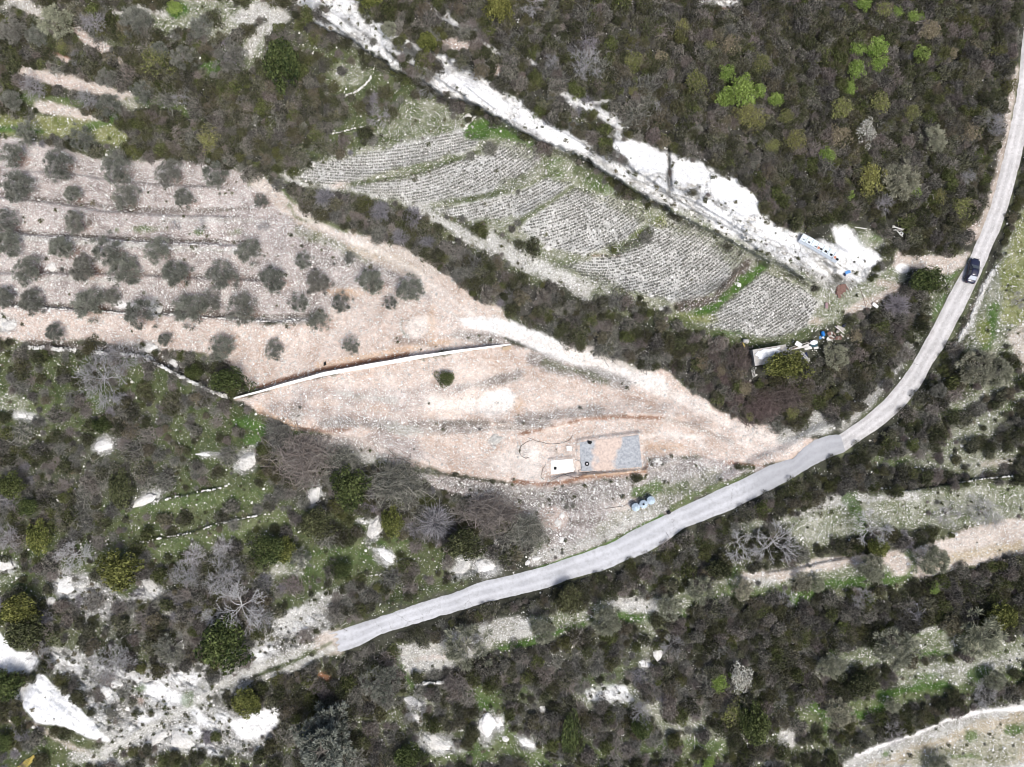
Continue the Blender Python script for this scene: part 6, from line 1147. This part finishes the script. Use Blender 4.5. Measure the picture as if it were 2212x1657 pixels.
for nm, pts_, r_, lab in [('black_hose', [(1179, 1003), (1173, 1012), (1168, 1030), (1175, 1036)], .035, 'dark hose curling on the soil left of the white cistern roof'), ('black_hose', [(1201, 1012), (1210, 1018), (1222, 1026), (1236, 1030), (1252, 1033)], .035, 'dark hose coming out of the cistern hatch'),
        ('black_hose', [(1180, 1048), (1195, 1036), (1215, 1026), (1240, 1019), (1262, 1021), (1290, 1019)], .035, 'long dark hose along the foot of the slab'), ('black_hose', [(1243, 993), (1252, 995), (1257, 1004), (1256, 1013), (1248, 1017)], .035, 'dark hose loop between cistern and slab'),
        ('black_hose', [(1140, 945), (1160, 953), (1185, 959), (1210, 958), (1230, 951), (1238, 940)], .035, 'dark hose curving above the small white slab'), ('black_hose', [(1150, 950), (1136, 955), (1125, 964), (1121, 975), (1126, 985), (1135, 990), (1143, 989)], .04, 'dark hose ring on the grey patch')]:
    q_ = resample(pts_, 3 * len(pts_)); bm = bmesh.new(); tube(bm, [P(u + random.uniform(-.4, .4), v + random.uniform(-.4, .4), .05) for u, v in q_], r_); o = bm_obj(nm, bm, M['hose'], None, True); tag(o, lab, 'hose', 'hoses on the building plot')
bm = bmesh.new(); cyl(bm, (0, 0, .18), .20, .26, .36, 18); cyl(bm, (0, 0, .37), .28, .28, .03, 18); tag(bm_obj('bucket', bm, plain('dark_blue_plastic', (.01, .03, .28), .4), None, False, place(475, 783, .2)), 'small dark blue bucket on the pink soil of the olive grove', 'bucket')
pile('dark_bundle', 701, 786, .38, M['rubber'], 'dark bundle on the soil above the long white wall', 'bundle', 33)

# ---------------------------------------------------------------- row of pale blue hutches
for i, (u, v) in enumerate([(1735.5, 516), (1747.3, 522), (1759, 528.6), (1770.6, 535.4), (1782.4, 542.2), (1794.2, 548.8), (1806, 556)]):
    h = .75 if i < 6 else .65; loc = place(u, v, h); loc.z += .05
    t = thing('hutch', loc, '%s in the row of pale blue hutches%s' % (['first hutch from the left', 'second hutch', 'third hutch', 'fourth hutch', 'fifth hutch', 'sixth hutch', 'rightmost hutch'][i], ', with an orange cloth on its roof' if i in (3, 6) else ', beside the white rock' if i == 0 else ''), 'hutch', math.radians(-30), 'row of pale blue hutches')
    bm = bmesh.new(); box(bm, 0, .12, h / 2, .92, 1.05, h, 0, .02); bm_obj('body', bm, M['hutch_dk'], t)
    bm = bmesh.new(); box(bm, 0, .16, h + .035, .99, 1.16, .05, 0, .01, .06); bm_obj('roof_panel', bm, M['hutch'], t)
    bm = bmesh.new(); box(bm, 0, -.62, h * .72, .97, .42, .04, 0, .01, .35); bm_obj('apron', bm, M['hutch_dk'], t)
    hx = [.05, .05, .30, .28, .12, .12, .30][i]; hy = [-.10, -.12, -.18, -.10, -.05, -.1, -.22][i]; hs = [.30, .34, .36, .38, .44, .44, .46][i]
    bm = bmesh.new(); box(bm, hx, hy, h + .055, hs, hs * (.45 if i in (0, 2) else .8), .05, 0, 0, .06); bm_obj('hatch', bm, M['black'], t)  # solid black box painted as the unlit inside of the roof opening
    bm = bmesh.new(); tube(bm, [(-.5, -.45, h + .03), (-.5, .72, h + .1)], .02); bm_obj('edge_bar', bm, M['rubber'], t)
    if i in (3, 6): bm = bmesh.new(); box(bm, -.18, -.12, h + .075, .36, .42, .03, .1, .01, .06); bm_obj('cloth', bm, M['orange'], t)

# ---------------------------------------------------------------- shed, tarp, ladders, junk
SH = 2.1; g0 = place(1662, 768, SH); zr = g0.z + SH
def Rp(u, v, dz=0): x, y = unproj(u, v, zr + dz); return Vector((float(x), float(y), zr + dz))
A, B, D = Rp(1625.5, 755.6), Rp(1697.8, 743.8), Rp(1631.8, 790.5)
ex, ey = (B - A), (D - A); ex.z = ey.z = 0; shed = thing('shed', g0, 'low shed with a grey corrugated roof half covered by a white tarp', 'shed')
n_sh = 7
for k_ in range(n_sh):
    bm = bmesh.new(); nn = 13; rows_ = []
    for j in range(3):
        rows_.append([bm.verts.new((A + ex * ((k_ + .02 + i_ / (nn - 1) * .98) / n_sh) + ey * (j / 2) + Vector((0, 0, .03 * math.sin(i_ * math.pi / 1.5) - .22 * j / 2 + (.012 if k_ % 2 else 0)))) - g0) for i_ in range(nn)])
    for a, b_ in zip(rows_[:-1], rows_[1:]):
        for i_ in range(nn - 1): bm.faces.new((a[i_], a[i_ + 1], b_[i_ + 1], b_[i_]))
    o = bm_obj('roof_sheet', bm, M['corr'], shed); md = o.modifiers.new('t', 'SOLIDIFY'); md.thickness = .012
for s0, s1, nm in ((A, B, 'wall'), (A, D, 'wall'), (D, D + ex, 'wall'), (B, B + ey, 'wall')):
    a, b_ = s0 + (A + ex / 2 + ey / 2 - s0) * .05, s1 + (A + ex / 2 + ey / 2 - s1) * .05; c_ = (a + b_) / 2 - g0; L_ = (b_ - a).length
    bm = bmesh.new(); box(bm, c_.x, c_.y, (SH - .3) / 2, L_, .08, SH - .35, math.atan2((b_ - a).y, (b_ - a).x)); bm_obj(nm, bm, M['wood'], shed)
for k_ in range(3):
    c_ = A + ex * (.1 + .4 * k_) + ey * .97 - g0; bm = bmesh.new(); box(bm, c_.x, c_.y, .85, .1, .1, 1.7); bm_obj('post', bm, M['wood'], shed)
def sheet(name, ua, ub, va, vb, hfun, mat, lab, cat, nu=26, nv=14, wr=.05, seed=1, outline=None):
    bm = bmesh.new(); vs = []
    r = np.random.default_rng(seed); ph = r.random(8) * 6.28
    for j in range(nv):
        row = []
        for i_ in range(nu):
            s_, t_ = i_ / (nu - 1), j / (nv - 1); pu, pv = hfun(s_, t_)
            z = wr * (math.sin(9 * s_ + 4 * t_ + ph[0]) + .7 * math.sin(17 * t_ - 6 * s_ + ph[1]) + .5 * math.sin(23 * s_ + ph[2] + 3 * math.sin(7 * t_))) + wr * r.random() * .5
            row.append((pu, pv, z))
        vs.append(row)
    return vs
vs = sheet('tarp', 0, 0, 0, 0, lambda s_, t_: (s_, t_), None, '', '', wr=.035)
bm = bmesh.new(); grid_ = []
for j, row in enumerate(vs):
    gr = []
    for i_, (s_, t_, z) in enumerate(row):
        e = .06 * math.sin(11 * s_) + .05 * math.sin(5 + 17 * s_); x_ = .09 + .68 * s_ + .05 * math.sin(9 * t_); y_ = .10 + e * .5 + (.44 + .10 * math.sin(4 * s_ + .5)) * t_
        p = A + ex * x_ + ey * y_ + Vector((0, 0, .09 + z - .22 * y_)); gr.append(bm.verts.new(p))
    grid_.append(gr)
for a, b_ in zip(grid_[:-1], grid_[1:]):
    for i_ in range(len(a) - 1): bm.faces.new((a[i_], a[i_ + 1], b_[i_ + 1], b_[i_]))
bmesh.ops.recalc_face_normals(bm, faces=bm.faces); o = bm_obj('tarp', bm, M['tarp'], None, True); md = o.modifiers.new('t', 'SOLIDIFY'); md.thickness = .01; tag(o, 'crumpled white tarp spread over the corrugated shed roof', 'tarp')
def ladder(u0, v0, u1, v1, h0, h1, width, nr, mat, lab, nm='ladder'):
    a, b_ = Wp(u0, v0, h0), Wp(u1, v1, h1); t = thing(nm, a, lab, 'ladder'); d = b_ - a; s_ = d.cross(Vector((0, 0, 1))).normalized() * width / 2
    for sg in (1, -1):
        bm = bmesh.new(); tube(bm, [s_ * sg, d + s_ * sg], .035, 5); bm_obj('rail', bm, mat, t)
    for k_ in range(nr):
        c_ = d * ((k_ + .5) / nr); bm = bmesh.new(); tube(bm, [c_ - s_, c_ + s_], .035, 5); bm_obj('rung', bm, mat, t)
ladder(1626, 798, 1629.5, 815, 1.2, .2, .45, 6, M['woodw'], 'white wooden ladder leaning below the left end of the shed')
ladder(1732.5, 762, 1748, 781.5, 1.3, .5, .42, 11, M['woodw'], 'white slatted ladder lying over dark scrap right of the shed')
def plank(u0, v0, u1, v1, h, w, mat, lab, th=.05, cat='plank', nm='plank', h1=None):
    a, b_ = Wp(u0, v0, h), Wp(u1, v1, h if h1 is None else h1); c_ = (a + b_) / 2; d = b_ - a
    bm = bmesh.new(); box(bm, 0, 0, 0, d.length, w, th, math.atan2(d.y, d.x), .008, 0, -math.asin(max(-1, min(1, d.z / d.length)))); o = bm_obj(nm, bm, mat, None, False, c_); tag(o, lab, cat, 'boards and beams in the scrap heap' if cat == 'plank' else None); return o
plank(1702, 756, 1748, 746.5, .95, .34, M['woodw'], 'widest white board of the scrap heap, right of the shed')
plank(1704, 752, 1722, 746.5, 1.05, .12, M['wood'], 'short grey batten above the white boards'); plank(1707, 755, 1726, 748.6, 1.1, .1, M['rust'], 'thin dark batten across the white boards')
plank(1735, 748, 1752, 741, 1.1, .16, M['woodw'], 'pale board leaning against the white-lidded tub'); plank(1732, 743.5, 1748, 739, 1.0, .13, M['wood'], 'grey board behind the white-lidded tub'); plank(1726, 751, 1752, 748, 1.05, .12, M['woodw'], 'thin white board below the tub')
plank(1738, 754, 1754, 751, .8, .42, M['woodw'], 'short wide white panel below the tub'); plank(1758, 752.5, 1768, 750.5, .8, .36, M['woodw'], 'short white panel at the right end of the boards'); plank(1701.5, 756, 1704, 766, .9, .1, M['woodw'], 'short white board upright beside the shed corner')
plank(1719, 740, 1731, 747.5, 1.15, .75, M['whitepl'], 'bright white sheet thrown over the boards', .04, 'sheet', 'white_sheet')
tub = thing('tub', place(1757, 743, .5), 'dark teal tub with a white lid right of the shed', 'tub', .15); bm = bmesh.new(); box(bm, 0, -.15, .38, 1.25, .75, .75, 0, .08); bm_obj('basin', bm, M['teal'], tub); bm = bmesh.new(); cyl(bm, (0, .22, .82), .72, .70, .06, 6, Matrix.Diagonal((1, .6, 1, 1))); bm_obj('lid', bm, M['whitepl'], tub)
pile('dark_scrap', 1738, 768, .75, M['navy'], 'dark bundle of scrap under the slatted ladder', 'scrap', 41, .4)
bar = thing('barrel', place(1778, 721, .35), 'bright blue plastic barrel lying beside the scrap', 'barrel', math.radians(105)); bm = bmesh.new()
R9 = Matrix.Rotation(math.pi / 2, 4, 'Y')
for x_, r1_, r2_, L_ in ((-.38, .25, .29, .14), (-.15, .29, .29, .32), (.15, .29, .29, .28), (.36, .29, .25, .14)): cyl(bm, (x_, 0, .3), r1_, r2_, L_, 20, R9)
bm_obj('drum', bm, M['blue'], bar, True)
for x_ in (-.3, .01, .3): bm = bmesh.new(); cyl(bm, (x_, 0, .3), .305, .305, .035, 20, R9); bm_obj('hoop', bm, M['blue'], bar)
pile('blue_cloth', 1772.5, 729.5, .33, M['bluecloth'], 'small light blue cloth below the blue barrel', 'cloth', 43, .3); pile('white_cloth', 1778.5, 728.3, .33, M['whitepl'], 'white cloth below the blue barrel', 'cloth', 44, .25)
pile('navy_bag', 1825.5, 702, .45, M['navy'], 'dark navy bag at the upper right of the scrap heap', 'bag', 46)
plank(1803.5, 704.5, 1823.8, 720.5, .9, .13, M['woodw'], 'long white pole across the rusty scrap', .08); plank(1808, 705, 1824, 713, .6, .55, M['wood'], 'grey panel behind the long white pole'); plank(1786, 731, 1794, 734.5, .4, .55, M['woodw'], 'pale slatted pallet board right of the blue barrel'); plank(1788, 722.5, 1795, 719, .6, .6, M['rust'], 'dull red panel beside the blue barrel', .05)
sc = thing('scrap_machine', place(1808, 722, .5), 'heap of rusty iron machinery right of the blue barrel', 'scrap')
for k_ in range(16):
    bm = bmesh.new(); x_, y_ = random.uniform(-1.2, 1.2), random.uniform(-1.0, 1.1)
    if k_ % 3: box(bm, x_, y_, random.uniform(.15, .6), random.uniform(.5, 1.5), random.uniform(.08, .5), random.uniform(.05, .3), random.uniform(-1.2, .2), .02, random.uniform(-.3, .3), random.uniform(-.3, .3))
    else: cyl(bm, (x_, y_, .4), .28, .28, .2, 16, Matrix.Rotation(random.uniform(.3, 1.3), 4, 'X'))
    bm_obj('iron_piece', bm, [M['rust'], M['rust'], M['wood'], M['corr']][k_ % 4], sc)
bc = thing('rusty_sheets', place(1820, 632, .2), 'rusty brown wire frames and sheets lying on the stony grass', 'scrap', .2)
for k_ in range(9): bm = bmesh.new(); box(bm, random.uniform(-.9, .9), random.uniform(-.8, .8), .08 + .03 * k_, random.uniform(.05, .3) if k_ % 2 else random.uniform(.5, 1.0), random.uniform(1.2, 2.0), .03, random.uniform(-.5, .5), 0, random.uniform(-.08, .08)); bm_obj('iron_sheet', bm, M['rust'], bc)
plank(1783, 660, 1789, 660, .3, 1.0, M['pinkboard'], 'square dull pink board on the grass', .04, 'board', 'pink_board'); plank(1789, 655.5, 1793.5, 661, .3, .1, M['rust'], 'thin red-brown stick beside the pink board', .06)
plank(1885.5, 655.5, 1896, 664, .3, .55, M['whitepl'], 'white and green tray near the lavender-grey bush', .12, 'tray', 'plastic_tray')
plank(1826, 590, 1837, 586, .3, .5, M['bluecloth'], 'pale blue cloth strip below the row of hutches', .04, 'cloth', 'blue_cloth'); pile('navy_cloth', 1825, 591, .4, M['navy'], 'navy cloth beside the pale blue strip', 'cloth', 52, .3)
plank(1846.4, 490.6, 1873, 494.6, .25, .14, M['woodw'], 'white beam lying on the white rock above the hutches', .12); plank(1929.4, 489.8, 1952, 495.9, .4, .16, M['woodw'], 'upper of two white beams at the thicket edge', .12); plank(1930, 497, 1950.5, 496.9, .3, .12, M['woodw'], 'lower of two white beams at the thicket edge', .12); plank(1938, 499, 1950, 511, .25, .16, M['woodw'], 'white strip slanting down from the two beams', .06)
wt = thing('old_tyre', place(1947, 504.5, .1), 'white painted tyre near the two white beams', 'tyre'); link('tread', me_t2, M['whitepl'], wt); wt.scale = (.95, .95, .95)
me_t2.materials.clear(); me_t2.materials.append(M['whitepl'])
drum = thing('cement_drum', place(1609.5, 736.5, .4), 'small grey drum with a yellow chute left of the shed', 'drum', -.1); bm = bmesh.new(); cyl(bm, (.1, 0, .5), .34, .34, .95, 20, R9); bm_obj('drum_shell', bm, M['corr'], drum, True); bm = bmesh.new(); box(bm, -.15, -.65, .35, .2, .95, .12, .5, .03); bm_obj('chute', bm, M['yellow'], drum)
bm = bmesh.new(); tube(bm, [Wp(1859, 626, .2), Wp(1866, 648, 2.6), Wp(1873, 671, .3)], .05); tag(bm_obj('leaning_pole', bm, M['rust'], None), 'thin dark bent pole over the pale track', 'pole')
bm = bmesh.new()
for a_ in range(5): tube(bm, [Wp(38 + 7 * k_ + a_ * 1.5, 1657 - 5.2 * k_ + a_ * 2.0 + 1.2 * math.sin(k_ * 1.9 + a_), .2) for k_ in range(6)], .07, 5)
tag(bm_obj('yellow_rope', bm, M['yellow']), 'tangled yellow ropes on the grass at the lower left corner', 'rope')

# ---------------------------------------------------------------- walls
def wall_line(name, pts_, w, up, mat, lab, n=60):
    c = resample(pts_, n); bm = bmesh.new(); rings = []
    for i in range(n):
        t = c[min(i + 1, n - 1)] - c[max(i - 1, 0)]; t = t / np.linalg.norm(t); nr = np.array([t[1], -t[0]]); f = min(1, .35 + 1.6 * min(i, n - 1 - i) / n)
        W_ = w * f * (1 + .08 * math.sin(i * .7)); zt = float(zsamp_s(c[i][0] + nr[0] * -10, c[i][1] - nr[1] * 10)[0]); zt = max(float(zsamp(c[i][0], c[i][1] + 8)[0]), zt) + up
        ring = []
        for o_, dz in ((-W_ / 2, -1.6), (-W_ / 2, 0), (W_ / 2, 0), (W_ / 2, -1.6)):
            u_, v_ = c[i] + nr * o_; x_, y_ = unproj(u_, v_, zt); ring.append(bm.verts.new((float(x_), float(y_), zt + dz)))
        rings.append(ring)
    for a, b_ in zip(rings[:-1], rings[1:]):
        for k_ in range(4): bm.faces.new((a[k_], a[(k_ + 1) % 4], b_[(k_ + 1) % 4], b_[k_]))
    bm.faces.new(rings[0]); bm.faces.new(rings[-1][::-1]); bmesh.ops.recalc_face_normals(bm, faces=bm.faces)
    return bm_obj(name, bm, mat), lab
o, lab = wall_line('retaining_wall', [(503, 861), (560, 846), (620, 829), (700, 808), (800, 790), (900, 772), (1000, 757), (1103, 744)], 9.0, .22, M['concw'], '')
tag(o, 'long curved white concrete retaining wall across the pink plot', 'wall')
bb = prism('end_block', [(1085, 750), (1103, 746.5), (1104, 754), (1087, 757)], .45, .8, M['tanblock'])[0]; bb.parent = o
WST = [stone_mesh('wall_stone', 300 + k_, 1, .25, .7) for k_ in range(5)]
def rubble_wall(pts_, w, size, lab, rows=2, up=.1, mat='limestone', gap=.9):
    L_ = sum(math.hypot(b_[0] - a[0], b_[1] - a[1]) for a, b_ in zip(pts_[:-1], pts_[1:])); n = int(L_ / (size * PPM * 1.25 * gap)); n = min(n, 290 // rows); c = resample(pts_, max(n, 3))
    t = thing('dry_stone_wall', P(*pts_[0]), lab, 'wall', 0, 'dry-stone terrace walls'); o0 = t.location
    for i in range(len(c)):
        tt = c[min(i + 1, len(c) - 1)] - c[max(i - 1, 0)]; tt = tt / np.linalg.norm(tt); nr = np.array([tt[1], -tt[0]])
        for r_ in range(rows):
            if rng.random() < (.10 if rows > 1 else .28): continue
            q_ = c[i] + nr * ((r_ - (rows - 1) / 2) * w / rows + rng.normal() * .5) + tt * rng.normal() * .8
            p = P(q_[0], q_[1]); zt = max(p.z, float(zsamp(q_[0], q_[1] + 5)[0]) - .1) + up * rng.random()
            s_ = link('stone', WST[int(rng.integers(5))], M[mat], t); s_.location = (p.x - o0.x, p.y - o0.y, zt - o0.z); k_ = size * (.45 + .6 * rng.random()); s_.scale = (k_ * 1.15, k_ * .95, k_); s_.rotation_euler = (rng.random() * .5, rng.random() * .5, rng.random() * 6)
rubble_wall([(62, 751), (110, 753), (165, 757)], 7, .30, 'white rubble wall at the left end below the olive grove', 3)
rubble_wall([(192, 760), (250, 766), (300, 769), (322, 773)], 6, .30, 'straight part of the rubble wall behind the spreading bare tree', 3)
rubble_wall([(318, 770), (345, 788), (372, 802), (400, 816), (450, 842), (502, 861)], 8, .32, 'white rubble wall slanting down to the long white wall', 3, .15)
rubble_wall([(0, 661), (60, 664), (130, 668), (220, 673), (290, 679), (330, 682)], 3.5, .22, 'thin stone terrace line through the lower olive grove, left part', 1)
rubble_wall([(360, 679), (395, 681), (440, 686), (540, 693), (590, 695), (680, 690)], 3.5, .24, 'thin stone terrace line through the lower olive grove, right part', 1)
rubble_wall([(-10, 503), (50, 509), (110, 513), (215, 518), (330, 526), (470, 530)], 2.5, .17, 'thin stone edge below the dark line in the upper olive grove', 1)
rubble_wall([(292, 1174), (350, 1161), (413, 1151)], 4, .24, 'thin stone terrace line on the lower left grass, left part', 1); rubble_wall([(440, 1142), (470, 1131), (530, 1118), (584, 1109)], 3, .22, 'thin stone terrace line on the lower left grass, right part', 1)
rubble_wall([(329, 1085), (360, 1078), (386, 1071)], 5, .26, 'short stone terrace line beside the flat white slab', 1); rubble_wall([(425, 1062), (470, 1056), (497, 1046)], 4, .24, 'short stone terrace line below the thin white slab', 1)
rubble_wall([(745, 208), (775, 195), (790, 182), (802, 166)], 3, .22, 'short curved stone line in the green hollow at the upper left', 2); rubble_wall([(715, 289), (735, 286), (755, 281), (780, 275)], 3, .2, 'short stone line in dark bushes above the upper field', 1)
rubble_wall([(676, 117), (682, 98), (688, 80)], 3, .2, 'short upright stone line left of the cliff', 1); rubble_wall([(1003, 279), (1014, 264), (1033, 244)], 4, .26, 'stone line at the corner of the green field', 2)
rubble_wall([(775, 1247), (800, 1243), (832, 1240)], 2.5, .18, 'short thin stone line on the grass above the road end', 1); rubble_wall([(899, 1482), (926, 1474), (973, 1473), (1010, 1465)], 7, .30, 'stone terrace wall below the stony field near the bottom', 3)
rubble_wall([(1873, 1058), (1900, 1054), (1920, 1054)], 3, .22, 'short stone wall at the left of the pale terrace', 1); rubble_wall([(2078, 1041), (2110, 1036), (2145, 1031), (2188, 1028)], 3.5, .24, 'stone wall at the right of the pale terrace', 1)
rubble_wall([(2048, 776), (2071, 732), (2098, 690), (2121, 629), (2140, 592), (2155, 575)], 6, .30, 'stone wall beside the ditch right of the gravel road', 2)
rubble_wall([(868, 686), (862, 700), (866, 712), (874, 724), (882, 730)], 3, .2, 'small curved stone edging of the grey patch in the grove', 1, mat='limestone')
# ---------------------------------------------------------------- boulders
def boulder_mesh(name, seed, bench=0):
    me = stone_mesh(name, seed, 4, .16, .62); n = len(me.vertices); co = np.zeros(n * 3, np.float32); me.vertices.foreach_get('co', co); co = co.reshape(-1, 3)
    a = fbm(co[:, 0] * 40 + 500 + seed, co[:, 1] * 40 + co[:, 2] * 23, 22, seed % 50, 4) - .5; k_ = 1 + a * .34
    if bench: k_ += .05 * (np.floor((co[:, 0] * .8 + co[:, 1] * .5) * 6) % 2 - .5)
    co = co * k_[:, None]; me.vertices.foreach_set('co', co.ravel().astype(np.float32)); me.update(); return me
BM = [boulder_mesh('boulder', 400 + k_, k_ % 2) for k_ in range(7)]
for i, (u, v, ru, rv, ang, look) in enumerate(BOULDERS):
    if not ru: continue
    R = ru / PPM; hz = min(ru, rv) / PPM * .8; loc = place(u, v, hz * .4); o = link('boulder', BM[i % 7], M['limestone_grey'] if 'grey' in look else (M['pinkstone'] if 'pink' in look else M['limestone']), None, loc - Vector((0, 0, hz * .12)))
    o.scale = (R * 1.1, rv / PPM * 1.1, hz); o.rotation_euler = (0, 0, -math.radians(ang)); tag(o, look, 'rock', 'white boulders on the slopes')

# ---------------------------------------------------------------- make every label single one thing out
NTH = ['leftmost', 'second-from-left', 'third-from-left', 'fourth-from-left', 'fifth-from-left', 'sixth-from-left', 'seventh-from-left', 'eighth-from-left', 'ninth-from-left', 'tenth-from-left', 'eleventh-from-left', 'twelfth-from-left']
for (cat_, lab), lst in BOOK.items():
    if len(lst) == 1: continue
    lst.sort(key=lambda x: x[0])
    for i, (u, v, o) in enumerate(lst):
        o['label'] = ('rightmost ' if i == len(lst) - 1 else NTH[min(i, 11)] + ' ') + lab
for o in SC.objects:
    l = o.get('label')
    if l and len(l.split()) > 16: print('LONG', l)
